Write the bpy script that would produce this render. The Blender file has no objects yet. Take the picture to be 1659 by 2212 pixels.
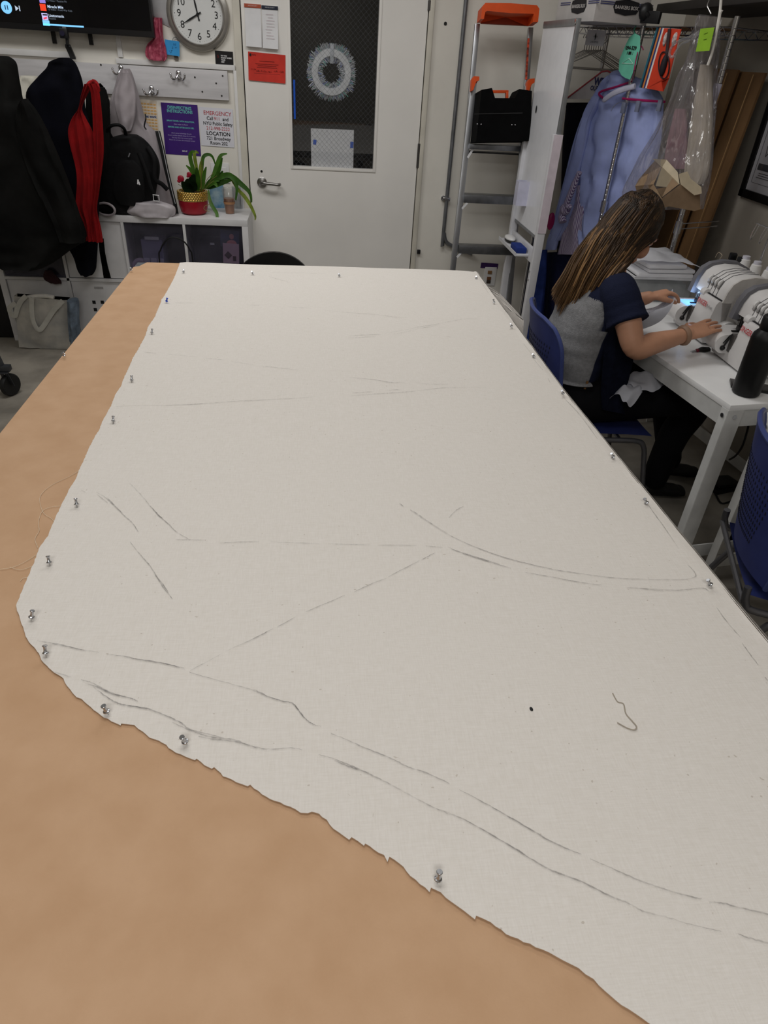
import bpy, bmesh, math, random
from mathutils import Vector, Matrix, noise
random.seed(7)
SC = bpy.context.scene
COL = SC.collection
V = Vector
# ------------------------------------------------------------------ camera model (pose solved from the photo's vanishing points)
FPX, CAMH = 1453.0, 1.69
YAW, PITCH, ROLL = math.radians(7.232), math.radians(34.363), math.radians(3.697)
_f = V((math.sin(YAW)*math.cos(PITCH), math.cos(YAW)*math.cos(PITCH), -math.sin(PITCH)))
_r = V((math.cos(YAW), -math.sin(YAW), 0)); _u = _r.cross(_f)
RT = _r*math.cos(ROLL) + _u*math.sin(ROLL)
UP = -_r*math.sin(ROLL) + _u*math.cos(ROLL)
CAM = V((0, 0, CAMH))
def ray(x, y): return RT*((x-829.5)/FPX) - UP*((y-1106)/FPX) + _f
# measured photo points put on the real plane they belong to
def PY(x, y, Y): d = ray(x, y); return CAM + d*(Y/d.y)
def PZ(x, y, Z): d = ray(x, y); return CAM + d*((Z-CAMH)/d.z)
def PX(x, y, X): d = ray(x, y); return CAM + d*(X/d.x)
D = 4.85      # back wall
TZ = 0.92     # cutting table top
XR = 2.25     # right wall
SZ = 0.76     # sewing table top
# ------------------------------------------------------------------ materials
def lin(c):
    o = []
    for v in c[:3]:
        v = v/255.0
        o.append(v/12.92 if v <= 0.04045 else ((v+0.055)/1.055)**2.4)
    return (*o, 1.0)
MATS = {}
def mat(name, c, rough=.6, metal=0.0, var=.05, scale=18.0, bump=0.0, bscale=None, spec=.4, emit=0.0, alpha=1.0, sheen=0.0, stretch=None, c2=None, coat=0.0, trans=0.0):
    if name in MATS: return MATS[name]
    m = bpy.data.materials.new(name); m.use_nodes = True; MATS[name] = m
    nt = m.node_tree; N = nt.nodes; L = nt.links
    b = N['Principled BSDF']
    tc = N.new('ShaderNodeTexCoord'); mp = N.new('ShaderNodeMapping')
    if stretch: mp.inputs['Scale'].default_value = stretch
    L.new(tc.outputs['Object'], mp.inputs[0])
    nz = N.new('ShaderNodeTexNoise'); nz.inputs['Scale'].default_value = scale; nz.inputs['Detail'].default_value = 4
    L.new(mp.outputs[0], nz.inputs['Vector'])
    cr = N.new('ShaderNodeValToRGB')
    a = lin(c)
    lo = lin(c2) if c2 else tuple(max(0, x*(1-2.2*var)) for x in a[:3])+(1,)
    hi = a if c2 else tuple(min(1, x*(1+1.2*var)) for x in a[:3])+(1,)
    cr.color_ramp.elements[0].position = .32; cr.color_ramp.elements[0].color = lo
    cr.color_ramp.elements[1].position = .68; cr.color_ramp.elements[1].color = hi
    L.new(nz.outputs['Fac'], cr.inputs[0]); L.new(cr.outputs[0], b.inputs['Base Color'])
    b.inputs['Roughness'].default_value = rough; b.inputs['Metallic'].default_value = metal
    b.inputs['Specular IOR Level'].default_value = spec
    if sheen: b.inputs['Sheen Weight'].default_value = sheen
    if coat: b.inputs['Coat Weight'].default_value = coat
    if trans: b.inputs['Transmission Weight'].default_value = trans
    if alpha < 1: b.inputs['Alpha'].default_value = alpha
    if emit:
        L.new(cr.outputs[0], b.inputs['Emission Color']); b.inputs['Emission Strength'].default_value = emit
    if bump:
        n2 = N.new('ShaderNodeTexNoise'); n2.inputs['Scale'].default_value = bscale or scale*4; n2.inputs['Detail'].default_value = 5
        L.new(mp.outputs[0], n2.inputs['Vector'])
        bp = N.new('ShaderNodeBump'); bp.inputs['Strength'].default_value = bump; bp.inputs['Distance'].default_value = .004
        L.new(n2.outputs['Fac'], bp.inputs['Height']); L.new(bp.outputs[0], b.inputs['Normal'])
    return m
def film(name, c, gloss=.12, tint=.85, rough=.08, fres=1.45, body=.0, bump=0.0):
    """thin clear sheet: mostly see-through, a little gloss and milky body"""
    if name in MATS: return MATS[name]
    m = bpy.data.materials.new(name); m.use_nodes = True; MATS[name] = m
    nt = m.node_tree; N = nt.nodes; L = nt.links; N.clear()
    out = N.new('ShaderNodeOutputMaterial'); tr = N.new('ShaderNodeBsdfTransparent'); gl = N.new('ShaderNodeBsdfGlossy'); df = N.new('ShaderNodeBsdfDiffuse')
    k = lin(c); tr.inputs[0].default_value = tuple(x**.25*tint for x in k[:3])+(1,)
    df.inputs[0].default_value = k
    gl.inputs['Roughness'].default_value = rough
    tc = N.new('ShaderNodeTexCoord'); nz = N.new('ShaderNodeTexNoise'); nz.inputs['Scale'].default_value = 9; nz.inputs['Detail'].default_value = 3
    L.new(tc.outputs['Object'], nz.inputs['Vector'])
    ma = N.new('ShaderNodeMath'); ma.operation = 'MULTIPLY'; ma.inputs[1].default_value = 2*body; L.new(nz.outputs['Fac'], ma.inputs[0])
    m1 = N.new('ShaderNodeMixShader'); L.new(ma.outputs[0], m1.inputs[0]); L.new(tr.outputs[0], m1.inputs[1]); L.new(df.outputs[0], m1.inputs[2])
    fr = N.new("ShaderNodeLayerWeight"); fr.inputs[0].default_value = .18; fq = N.new("ShaderNodeMath"); fq.operation = "MULTIPLY"; fq.inputs[1].default_value = .3; L.new(fr.outputs["Facing"], fq.inputs[0])
    mx = N.new('ShaderNodeMath'); mx.operation = 'ADD'; mx.inputs[1].default_value = gloss; L.new(fq.outputs[0], mx.inputs[0])
    if bump:
        mp = N.new('ShaderNodeMapping'); mp.inputs['Scale'].default_value = (1, 1, .22); L.new(tc.outputs['Object'], mp.inputs[0])
        n2 = N.new('ShaderNodeTexNoise'); n2.inputs['Scale'].default_value = 26; n2.inputs['Detail'].default_value = 2; L.new(mp.outputs[0], n2.inputs['Vector'])
        bp = N.new('ShaderNodeBump'); bp.inputs['Strength'].default_value = bump; bp.inputs['Distance'].default_value = .02; L.new(n2.outputs[0], bp.inputs['Height']); L.new(bp.outputs[0], gl.inputs['Normal']); L.new(bp.outputs[0], df.inputs['Normal'])
    m2 = N.new('ShaderNodeMixShader'); L.new(mx.outputs[0], m2.inputs[0]); L.new(m1.outputs[0], m2.inputs[1]); L.new(gl.outputs[0], m2.inputs[2])
    L.new(m2.outputs[0], out.inputs[0]); return m
def glow(name, c, s):
    m = mat(name, c, emit=s, var=.02); return m
# ------------------------------------------------------------------ objects
WM = {}
def props(o, label=None, cat=None, group=None, kind=None):
    if label: o['label'] = label
    if cat: o['category'] = cat
    if group: o['group'] = group
    if kind: o['kind'] = kind
def thing(name, label, cat, loc=(0, 0, 0), rot=0.0, group=None):
    o = bpy.data.objects.new(name, None); COL.objects.link(o)
    o.empty_display_size = .05
    o.location = loc
    if isinstance(rot, Matrix):
        o.rotation_euler = rot.to_euler(); R = rot.to_4x4()
    else:
        o.rotation_euler = (0, 0, rot); R = Matrix.Rotation(rot, 4, 'Z')
    WM[o] = Matrix.Translation(V(loc)) @ R
    props(o, label, cat, group); return o
class MB:
    def __init__(s): s.bm = bmesh.new(); s.mi = 0
    def _n(s, n0):
        s.bm.faces.ensure_lookup_table()
        for f in s.bm.faces[n0:]: f.material_index = s.mi
    def box(s, c, size, rot=None, bev=0.0):
        n0 = len(s.bm.faces)
        M = Matrix.Translation(V(c)) @ (rot.to_4x4() if rot is not None else Matrix()) @ Matrix.Diagonal((*size, 1))
        g = bmesh.ops.create_cube(s.bm, size=1, matrix=M)
        if bev:
            ed = list({e for v in g['verts'] for e in v.link_edges})
            bmesh.ops.bevel(s.bm, geom=ed, offset=bev, segments=2, affect='EDGES', profile=.6)
        s._n(n0); return s
    def box2(s, lo, hi, bev=0.0):
        lo, hi = V(lo), V(hi); d = hi-lo
        return s.box((lo+hi)/2, (abs(d.x), abs(d.y), abs(d.z)), None, bev)
    def bar(s, p, q, w, h=None, up=(0, 0, 1), bev=0.0):
        p, q = V(p), V(q); d = q-p; L = d.length; z = d.normalized(); x = V(up).cross(z)
        if x.length < 1e-4: x = V((1, 0, 0)).cross(z)
        x.normalize(); y = z.cross(x)
        R = Matrix((x, y, z)).transposed()
        return s.box((p+q)/2, (w, h or w, L), R, bev)
    def tube(s, pts, r, n=10, cap=True, flat=1.0, up=None, closed=False):
        n0 = len(s.bm.faces)
        pts = [V(p) for p in pts]; k = len(pts)
        rs = r if isinstance(r, (list, tuple)) else [r]*k
        rings = []; px = None
        for i, p in enumerate(pts):
            a = pts[(i-1) % k] if closed else pts[max(i-1, 0)]
            b = pts[(i+1) % k] if closed else pts[min(i+1, k-1)]
            t = (b-a); t = t.normalized() if t.length > 1e-9 else V((0, 0, 1))
            if up is not None:
                x = V(up).cross(t)
                if x.length < 1e-3: x = px or V((1, 0, 0)).cross(t)
            elif px is None:
                x = t.orthogonal()
            else:
                x = px - t*px.dot(t)
            x.normalize(); px = x; y = t.cross(x)
            ra = rs[i]; ra, rb = ra if isinstance(ra, tuple) else (ra, ra*flat)
            rings.append([s.bm.verts.new(p + x*(ra*math.cos(2*math.pi*j/n)) + y*(rb*math.sin(2*math.pi*j/n))) for j in range(n)])
        rg = range(k if closed else k-1)
        for i in rg:
            A, B = rings[i], rings[(i+1) % k]
            for j in range(n): s.bm.faces.new((A[j], A[(j+1) % n], B[(j+1) % n], B[j]))
        if cap and not closed:
            s.bm.faces.new(rings[0][::-1]); s.bm.faces.new(rings[-1])
        s._n(n0); return s
    def cyl(s, p, q, r, r2=None, n=20): return s.tube([p, q], [r, r if r2 is None else r2], n)
    def lathe(s, prof, M=None, n=24, cap=True):
        n0 = len(s.bm.faces); M = M or Matrix()
        rings = []
        for r, z in prof:
            rings.append([s.bm.verts.new(M @ V((max(r, 1e-5)*math.cos(2*math.pi*j/n), max(r, 1e-5)*math.sin(2*math.pi*j/n), z))) for j in range(n)])
        for A, B in zip(rings, rings[1:]):
            for j in range(n): s.bm.faces.new((A[j], A[(j+1) % n], B[(j+1) % n], B[j]))
        if cap: s.bm.faces.new(rings[0][::-1]); s.bm.faces.new(rings[-1])
        s._n(n0); return s
    def ball(s, c, r, sc=(1, 1, 1), n=14, R=None):
        n0 = len(s.bm.faces)
        M = Matrix.Translation(V(c)) @ (R.to_4x4() if R is not None else Matrix()) @ Matrix.Diagonal((r*sc[0], r*sc[1], r*sc[2], 1))
        bmesh.ops.create_uvsphere(s.bm, u_segments=n, v_segments=max(6, n*2//3), radius=1, matrix=M); s._n(n0); return s
    def prism(s, poly, M, depth):
        """2-D outline (M's local XY) extruded along M's local +Z"""
        n0 = len(s.bm.faces)
        a = [s.bm.verts.new(M @ V((x, y, 0))) for x, y in poly]; b = [s.bm.verts.new(M @ V((x, y, depth))) for x, y in poly]
        k = len(poly); fs = [s.bm.faces.new(a[::-1]), s.bm.faces.new(b)]
        for i in range(k): s.bm.faces.new((a[i], a[(i+1) % k], b[(i+1) % k], b[i]))
        bmesh.ops.triangulate(s.bm, faces=fs); s._n(n0); return s
    def grid(s, rows, close=False):
        n0 = len(s.bm.faces)
        R = [[s.bm.verts.new(V(p)) for p in r] for r in rows]
        for A, B in zip(R, R[1:]):
            k = len(A)
            for j in range(k if close else k-1): s.bm.faces.new((A[j], A[(j+1) % k], B[(j+1) % k], B[j]))
        s._n(n0); return s
    def poly(s, pts):
        n0 = len(s.bm.faces); s.bm.faces.new([s.bm.verts.new(V(p)) for p in pts]); s._n(n0); return s
    def ribbon(s, pts, w, nrm=(0, 0, 1)):
        n0 = len(s.bm.faces); pts = [V(p) for p in pts]; pr = None
        for i, p in enumerate(pts):
            t = pts[min(i+1, len(pts)-1)]-pts[max(i-1, 0)]; x = V(nrm).cross(t); x.normalize()
            ww = w[i] if isinstance(w, list) else w
            q = (s.bm.verts.new(p+x*ww/2), s.bm.verts.new(p-x*ww/2))
            if pr: s.bm.faces.new((pr[0], pr[1], q[1], q[0]))
            pr = q
        s._n(n0); return s
def _mesh(name, mb, mats, Minv=None, smooth=38):
    bm = mb.bm
    if Minv is not None: bmesh.ops.transform(bm, matrix=Minv, verts=bm.verts)
    bmesh.ops.recalc_face_normals(bm, faces=bm.faces)
    if smooth:
        a = math.radians(smooth)
        for f in bm.faces: f.smooth = True
        for e in bm.edges:
            if len(e.link_faces) == 2 and e.calc_face_angle(0) > a: e.smooth = False
    me = bpy.data.meshes.new(name); bm.to_mesh(me); bm.free()
    for m in (mats if isinstance(mats, (list, tuple)) else [mats]): me.materials.append(m)
    return me
def part(name, mb, mats, parent, label=None, local=False, smooth=38):
    M = WM[parent]
    me = mb if isinstance(mb, bpy.types.Mesh) else _mesh(name, mb, mats, None if local else M.inverted(), smooth)
    o = bpy.data.objects.new(name, me); COL.objects.link(o); o.parent = parent; WM[o] = M
    if label: o['label'] = label
    return o
def single(name, mb, mats, label, cat, group=None, smooth=38, kind=None):
    """a thing of one mesh, origin at its base"""
    vs = [v.co for v in mb.bm.verts]
    lo = V((min(v.x for v in vs), min(v.y for v in vs), min(v.z for v in vs))); hi = V((max(v.x for v in vs), max(v.y for v in vs), max(v.z for v in vs)))
    c = V(((lo.x+hi.x)/2, (lo.y+hi.y)/2, lo.z)); M = Matrix.Translation(c)
    o = bpy.data.objects.new(name, _mesh(name, mb, mats, M.inverted(), smooth)); COL.objects.link(o); o.location = c; WM[o] = M
    props(o, label, cat, group, kind); return o
def struct(name, mb, mats, smooth=38): return single(name, mb, mats, None, None, None, smooth, 'structure')
def dup(root, loc, rot=None, label=None, group=None):
    r = root.copy(); COL.objects.link(r); r.location = loc
    if isinstance(rot, Matrix): r.rotation_euler = rot.to_euler(); R = rot.to_4x4()
    elif rot is not None: r.rotation_euler = (0, 0, rot); R = Matrix.Rotation(rot, 4, 'Z')
    else: R = root.rotation_euler.to_matrix().to_4x4()
    WM[r] = Matrix.Translation(V(loc)) @ R
    if label: r['label'] = label
    if group: r['group'] = group
    for ch in list(root.children):
        c = ch.copy(); COL.objects.link(c); c.parent = r; WM[c] = WM[r]
        for g in ch.children:
            d = g.copy(); COL.objects.link(d); d.parent = c; WM[d] = WM[r]
    return r
def eval_mesh(name, mb, mats, mods, Minv=None, smooth=True):
    """bake modifiers: mods is a list of (type, {attrs})"""
    me = bpy.data.meshes.new(name); bmesh.ops.recalc_face_normals(mb.bm, faces=mb.bm.faces); mb.bm.to_mesh(me); mb.bm.free()
    o = bpy.data.objects.new('tmp', me); COL.objects.link(o)
    for t, kw in mods:
        md = o.modifiers.new(t, t)
        for k, v in kw.items(): setattr(md, k, v)
    dg = bpy.context.evaluated_depsgraph_get(); dg.update()
    out = bpy.data.meshes.new_from_object(o.evaluated_get(dg)); out.name = name
    bpy.data.objects.remove(o)
    if Minv is not None: out.transform(Minv)
    if smooth:
        for p in out.polygons: p.use_smooth = True
    out.materials.clear()
    for m in (mats if isinstance(mats, (list, tuple)) else [mats]): out.materials.append(m)
    return out
def text(parent, body, size, M, m, name='lettering', align='CENTER', bold=0.0, sx=1.0, space=1.0, italic=0.0):
    """printed writing: text plane = M's local XY"""
    cu = bpy.data.curves.new('t', 'FONT'); cu.body = body; cu.size = size; cu.align_x = align; cu.align_y = 'CENTER'
    cu.offset = bold; cu.space_line = space; cu.shear = italic; cu.resolution_u = 3
    o = bpy.data.objects.new('t', cu); COL.objects.link(o)
    dg = bpy.context.evaluated_depsgraph_get(); dg.update()
    me = bpy.data.meshes.new_from_object(o.evaluated_get(dg)); bpy.data.objects.remove(o)
    me.transform(WM[parent].inverted() @ M @ Matrix.Diagonal((sx, 1, 1, 1)))
    me.materials.clear(); me.materials.append(m); me.name = name
    q = bpy.data.objects.new(name, me); COL.objects.link(q); q.parent = parent; WM[q] = WM[parent]; return q
def frame(o, x, y):
    """text / sheet frame at o with in-plane x and y directions"""
    x = V(x).normalized(); y = V(y); y = (y - x*y.dot(x)).normalized(); z = x.cross(y)
    return Matrix.Translation(V(o)) @ Matrix((x, y, z)).transposed().to_4x4()
def quadM(tl, tr, bl):
    """frame of a rectangle from three corners, origin in its middle; returns matrix, width, height"""
    tl, tr, bl = V(tl), V(tr), V(bl); c = (tr+bl)/2
    return frame(c, tr-tl, tl-bl), (tr-tl).length, (tl-bl).length
def card(name, tl, tr, bl, m, label, cat, th=.002, group=None, curl=0.0):
    """thin sheet on a wall from three measured corners"""
    M, w, h = quadM(tl, tr, bl)
    t = thing(name, label, cat, M.translation, M.to_3x3(), group)
    b = MB()
    n = 8; rows = []
    for i in range(n+1):
        y = h/2-h*i/n; z = th + curl*(i/n)**2
        rows.append([M @ V((-w/2+w*j/4, y, z)) for j in range(5)])
    b.grid(rows)
    b.grid([[p - M.to_3x3() @ V((0, 0, th)) for p in r] for r in rows])
    part('sheet', b, m, t)
    return t, M, w, h
def lerp(a, b, t): return a + (b-a)*t
def smooth_path(pts, n=6):
    pts = [V(p) for p in pts]; out = []
    for i in range(len(pts)-1):
        p0, p1, p2, p3 = pts[max(i-1, 0)], pts[i], pts[i+1], pts[min(i+2, len(pts)-1)]
        for k in range(n):
            t = k/n
            out.append(.5*((2*p1)+(p2-p0)*t+(2*p0-5*p1+4*p2-p3)*t*t+(3*p1-p0-3*p2+p3)*t**3))
    out.append(pts[-1]); return out
def drape(mb, rows, Yc, depth, folds=5, amp=.012, n=40, seed=0, sub=4):
    """hanging cloth body: rows = (left px, right px, py) measured on plane y=Yc; closed soft cross-sections with folds"""
    rr = []
    pts = [(PY(a, y, Yc), PY(b, y, Yc)) for a, b, y in rows]
    A = smooth_path([p[0] for p in pts], sub); B = smooth_path([p[1] for p in pts], sub)
    k = len(A)
    for i in range(k):
        a, b = A[i], B[i]; c = (a+b)/2; w = (b-a).length/2
        dz = depth if not callable(depth) else depth(i/(k-1))
        row = []
        for j in range(n):
            t = 2*math.pi*j/n
            ca, sa = math.cos(t), math.sin(t)
            f = amp*math.sin(folds*t + 2.5*noise.noise(V((i*.12, seed, 0))) + seed)*min(1, i/(k*.25)+.2) + amp*.8*noise.noise(V((ca*2, i*.25+seed, sa*2)))
            row.append(V((c.x + ca*abs(ca)**-.25*w if abs(ca) > .02 else c.x, Yc + sa*(dz/2) - f*abs(sa), c.z)))
        rr.append(row)
    mb.grid(rr, close=True)
    mb.bm.faces.new([mb.bm.verts.new(p) for p in rr[0]]); mb.bm.faces.new([mb.bm.verts.new(p) for p in rr[-1]])
    return mb
# ================================================================== materials used widely
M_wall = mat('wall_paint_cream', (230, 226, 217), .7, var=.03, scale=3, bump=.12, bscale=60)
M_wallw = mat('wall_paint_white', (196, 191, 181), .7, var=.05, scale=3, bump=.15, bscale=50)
M_door = mat('door_paint', (236, 233, 228), .5, var=.025, scale=2.2, bump=.05, bscale=40)
M_trim = mat('trim_paint', (212, 207, 194), .5, var=.06, scale=6)
M_white = mat('white_enamel', (222, 222, 224), .4, var=.02)
M_whitep = mat('white_plastic', (228, 227, 226), .35, var=.015)
M_chrome = mat('chrome', (205, 205, 208), .18, 1.0, var=.03)
M_alu = mat('brushed_aluminium', (178, 180, 184), .35, 1.0, var=.06, scale=30, stretch=(1, 1, .08))
M_black = mat('black_plastic', (20, 20, 22), .45, var=.1)
M_blackf = mat('black_fabric', (13, 13, 15), .9, var=.25, scale=8, bump=.3, bscale=120, spec=.1)
M_ink = mat('black_ink', (22, 22, 24), .7)
M_paper = mat('white_paper', (226, 226, 228), .8, var=.02)
M_tape = mat('blue_tape', (22, 88, 200), .7, var=.06)
# ================================================================== room shell
b = MB().box2((-3.2, -2.6, -.05), (XR+.1, D+.05, 0))
M_floor = mat('concrete_floor', (142, 136, 126), .55, var=.16, scale=5, bump=.1, bscale=40)
struct('floor', b, M_floor)
DL, DR = PY(541, 400, D).x, PY(897, 400, D).x   # door leaf edges
DT = 2.15
wl = MB().box2((-3.2, D, 0), (DL-.012, D+.14, 3.0)).box2((DR+.012, D, 0), (XR+.1, D+.14, 3.0)).box2((DL-.012, D, DT+.01), (DR+.012, D+.14, 3.0))
struct('wall_back', wl, M_wall)
struct('wall_right', MB().box2((XR, -2.6, 0), (XR+.1, D, 3.0)), mat('wall_right_shaded', (168, 161, 150), .7, var=.05, scale=3, bump=.15, bscale=50))  # darker copy of the wall paint, corner shade put into its colour
struct('wall_left', MB().box2((-3.3, -2.6, 0), (-3.2, D, 3.0)), M_wallw)
struct('wall_front', MB().box2((-3.2, -2.7, 0), (XR, -2.6, 3.0)), M_wallw)
struct('ceiling', MB().box2((-3.3, -2.7, 3.0), (XR+.1, D+.14, 3.06)), mat('ceiling_paint', (220, 218, 212), .8))
# corridor seen through the door glass
M_dark = mat('corridor_darkness', (30, 30, 32), .6)  # the corridor's darkness is put into this near-black colour
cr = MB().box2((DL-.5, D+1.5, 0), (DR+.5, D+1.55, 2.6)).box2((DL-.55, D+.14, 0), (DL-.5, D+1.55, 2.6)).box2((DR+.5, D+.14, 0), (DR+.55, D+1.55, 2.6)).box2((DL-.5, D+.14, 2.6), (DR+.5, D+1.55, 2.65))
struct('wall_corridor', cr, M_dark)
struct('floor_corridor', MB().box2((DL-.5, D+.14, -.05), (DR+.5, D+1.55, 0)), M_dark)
# ================================================================== door
door = thing('door_1', None, None, ((DL+DR)/2, D, 0)); door['kind'] = 'structure'
wx0, wx1 = PY(633, 340, D).x, PY(806, 350, D).x
wz0 = PY(720, 362, D).z; wz1 = wz0+.98
f0, f1 = D-.01, D+.035
lf = MB()
lf.box2((DL, f0, .01), (wx0, f1, DT)).box2((wx1, f0, .01), (DR, f1, DT)).box2((wx0, f0, .01), (wx1, f1, wz0)).box2((wx0, f0, wz1), (wx1, f1, DT))
part('door_leaf', lf, M_door, door)
wt = MB(); t_ = .016
wt.box2((wx0-t_, f0-.006, wz0-t_), (wx0, f0+.004, wz1+t_), .002).box2((wx1, f0-.006, wz0-t_), (wx1+t_, f0+.004, wz1+t_), .002).box2((wx0, f0-.006, wz0-t_), (wx1, f0+.004, wz0), .002).box2((wx0, f0-.006, wz1), (wx1, f0+.004, wz1+t_), .002)
wf = part('window_trim', wt, M_door, door)
M_glass = film('door_glass', (236, 238, 240), gloss=.03, tint=1.0, rough=.02)
part('glass_pane', MB().box2((wx0, D+.010, wz0), (wx1, D+.014, wz1)), M_glass, door)
wm = MB(); ww, hh = wx1-wx0, wz1-wz0; sp = .030
k = -hh
while k < ww:
    for sgn in (1, -1):
        x0 = max(0, k); x1 = min(ww, k+hh)
        if x1 > x0:
            za, zb = x0-k, x1-k
            if sgn < 0: za, zb = hh-za, hh-zb
            wm.bar((wx0+x0, D+.009, wz0+za), (wx0+x1, D+.009, wz0+zb), .0009)
    k += sp
part('wire_mesh', wm, mat('glass_wire', (96, 98, 102), .5, .0), door, label='diamond wire mesh cast in the glass')
hp = PY(566, 394, D-.02)
h = MB().lathe([(0, 0), (.031, 0), (.031, .009), (.026, .012), (.012, .014), (.011, .045), (0, .045)], Matrix.Translation((hp.x, f0, hp.z)) @ Matrix.Rotation(math.pi/2, 4, 'X'), 28)
h.tube(smooth_path([(hp.x, f0-.04, hp.z), (hp.x+.02, f0-.05, hp.z+.001), (hp.x+.06, f0-.05, hp.z-.001), (hp.x+.10, f0-.05, hp.z-.004), (hp.x+.112, f0-.042, hp.z-.005), (hp.x+.113, f0-.02, hp.z-.005)]), .0095, 12)
hd = part('lever_handle', h, mat('satin_steel', (150, 148, 146), .3, 1, var=.05), door, label='satin steel lever handle on a round rose')
kp = PY(565, 370, D-.01)
part('keyhole', MB().cyl((kp.x, f0+.002, kp.z), (kp.x, f0-.002, kp.z), .007, n=16), M_black, door)
for a, c_ in (((918, 0), (915, 22)), ((900, 310), (898, 362))):
    p, q = PY(*a, D-.012), PY(*c_, D-.012)
    part('hinge', MB().cyl((DR+.004, D-.016, max(p.z, q.z)), (DR+.004, D-.016, min(p.z, q.z)), .009, n=12), mat('hinge_steel', (95, 93, 92), .4, .8), door)
# frame of the door
fw = .040
tr_ = MB().box2((DL-.006-fw, D-.022, 0), (DL-.006, D+.03, DT+.07), .003).box2((DR+.006, D-.022, 0), (DR+.006+fw*.75, D+.03, DT+.07), .003).box2((DL-.006-fw, D-.022, DT+.008), (DR+.006+fw, D+.03, DT+.07), .003)
struct('trim_1', tr_, M_trim)
gp = MB().box2((DL-.006, D+.02, 0), (DL, D+.03, DT)).box2((DR, D+.02, 0), (DR+.006, D+.03, DT))
struct('door_gap_shade', gp, M_ink)  # black strips set in the gaps beside the leaf, shade as colour
# items on / behind the door
def zflat(o, x=(1, 0, 0)): return frame(o, x, (0, 0, 1))
wc = PY(716, 157, D+.05)
wr = thing('tinsel_wreath', 'white ring wreath wrapped in silver tinsel hanging behind the door glass', 'wreath', (wc.x, D+.05, wc.z))
rg = MB()
ro_ = .125; rows = []
for i in range(40):
    a = 2*math.pi*i/40
    rows.append([V((wc.x+math.cos(a)*r_, D+.05+y_, wc.z+math.sin(a)*r_)) for r_, y_ in ((.078, 0), (.084, -.014), (.118, -.014), (.124, 0), (.118, .012), (.084, .012))])
rows.append(rows[0]); rg.grid(rows, close=True)
part('ring', rg, mat('white_foam', (225, 226, 228), .7), wr)
ts = MB()
for i in range(1500):
    a = random.uniform(0, 2*math.pi); s_ = random.choice((1, 1, -1)); r0 = .121 if s_ > 0 else .081
    b_ = V((wc.x+math.cos(a)*r0, D+.05+random.uniform(-.012, .02), wc.z+math.sin(a)*r0))
    dr = V((math.cos(a+random.uniform(-.7, .7))*s_, random.uniform(-.6, .6), math.sin(a+random.uniform(-.7, .7))*s_))*random.uniform(.014, .032)
    sd = dr.orthogonal().normalized()*.0015; ts.mi = random.choice((0, 0, 0, 0, 0, 0, 0, 0, 1, 2))
    ts.poly([b_-sd, b_+sd, b_+dr+sd, b_+dr-sd])
part('tinsel', ts, [mat('tinsel_silver', (224, 226, 230), .3, .15), mat('tinsel_green', (120, 215, 195), .3, .15), mat('tinsel_blue', (150, 165, 235), .3, .15)], wr, smooth=0)
st = PY(717, 115, D+.03)
part('hanging_strap', MB().box((st.x, D+.032, st.z-.002), (.022, .004, .10), None, .002), mat('clear_tape', (196, 200, 206), .3), wr, label='pale strap over the top of the ring')
t, M, w, h = card('taped_paper', PY(672, 277, D+.02), PY(765, 281, D+.02), PY(672, 363, D+.02), M_paper, 'blank white paper taped behind the bottom of the door glass', 'paper')
for a, hgt in (((680, 307), .028), ((760, 313), .036)):
    p = PY(*a, D+.018)
    part('tape_piece', MB().box((p.x, D+.0175, p.z), (.020, .001, hgt), Matrix.Rotation(random.uniform(-.15, .15), 3, 'Y')), M_tape, t, label='blue tape')
p, q = PY(633, 172, D-.012), PY(637, 257, D-.012)
single('tape_strip', MB().box(((p.x+q.x)/2+.003, f0+.002, (p.z+q.z)/2), (.011, .001, abs(p.z-q.z))), M_tape, 'narrow blue tape strip along the left edge of the door glass', 'tape')
def notepad(x0, x1, y0, yb, y1, hc, label):
    tl, tr, bl = PY(x0, y0, f0), PY(x1, y0+3, f0), PY(x0+4, y1, f0)
    M, w, h = quadM(tl, tr, bl); t = thing('notepad', label, 'notepad', M.translation, M.to_3x3(), 'pads hung on the door')
    hb = h*(yb-y0)/(y1-y0)
    part('paper_block', MB().grid([[M @ V((-w/2+w*j/4, h/2-h*i/8, .004+.018*(i/8)**2)) for j in range(5)] for i in range(9)]).box(M @ V((0, 0, .003)), (w, .004, h), None), M_paper, t)
    part('binding_strip', MB().box(M @ V((0, h/2-hb/2, .006)), (w*1.04, .006, hb), None, .001), hc, t)
    text(t, 'N E C E S S A R Y', hb*.4, M @ Matrix.Translation((0, h/2-hb/2, .0095)), M_paper, sx=1.0)
    return t, M, w, h
notepad(528, 563, 7, 15, 100, mat('rust_card', (176, 84, 58), .7), 'tear-off notepad with a rust binding, left of two on the door')
t, M, w, h = notepad(565, 599, 11, 19, 104, mat('navy_card', (36, 40, 58), .7), 'tear-off notepad with a navy binding, right of two on the door')
mk = MB()
for k in range(9):
    yy = h/2-h*(.2+.07*k); xx = random.uniform(-w*.3, -w*.1)
    mk.box(M @ V((xx+w*.15, yy, .008+.018*(.2+.07*k)**2)), (random.uniform(.3, .6)*w, .0004, .0012))
part('handwriting', mk, mat('pink_pen', (190, 160, 170), .8), t)
t, M, w, h = card('red_notice', PY(535, 111, f0), PY(616, 119, f0), PY(538, 173, f0), mat('red_card', (206, 52, 38), .7), 'red printed notice card on the door below the notepads', 'notice', curl=.006)
part('logo_square', MB().box(M @ V((-w*.44, h*.40, .0045)), (w*.05, .001, w*.06)), M_ink, t)
text(t, 'NYU', h*.08, M @ Matrix.Translation((-w*.345, h*.40, .004)), M_ink)
bl_ = MB()
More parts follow.
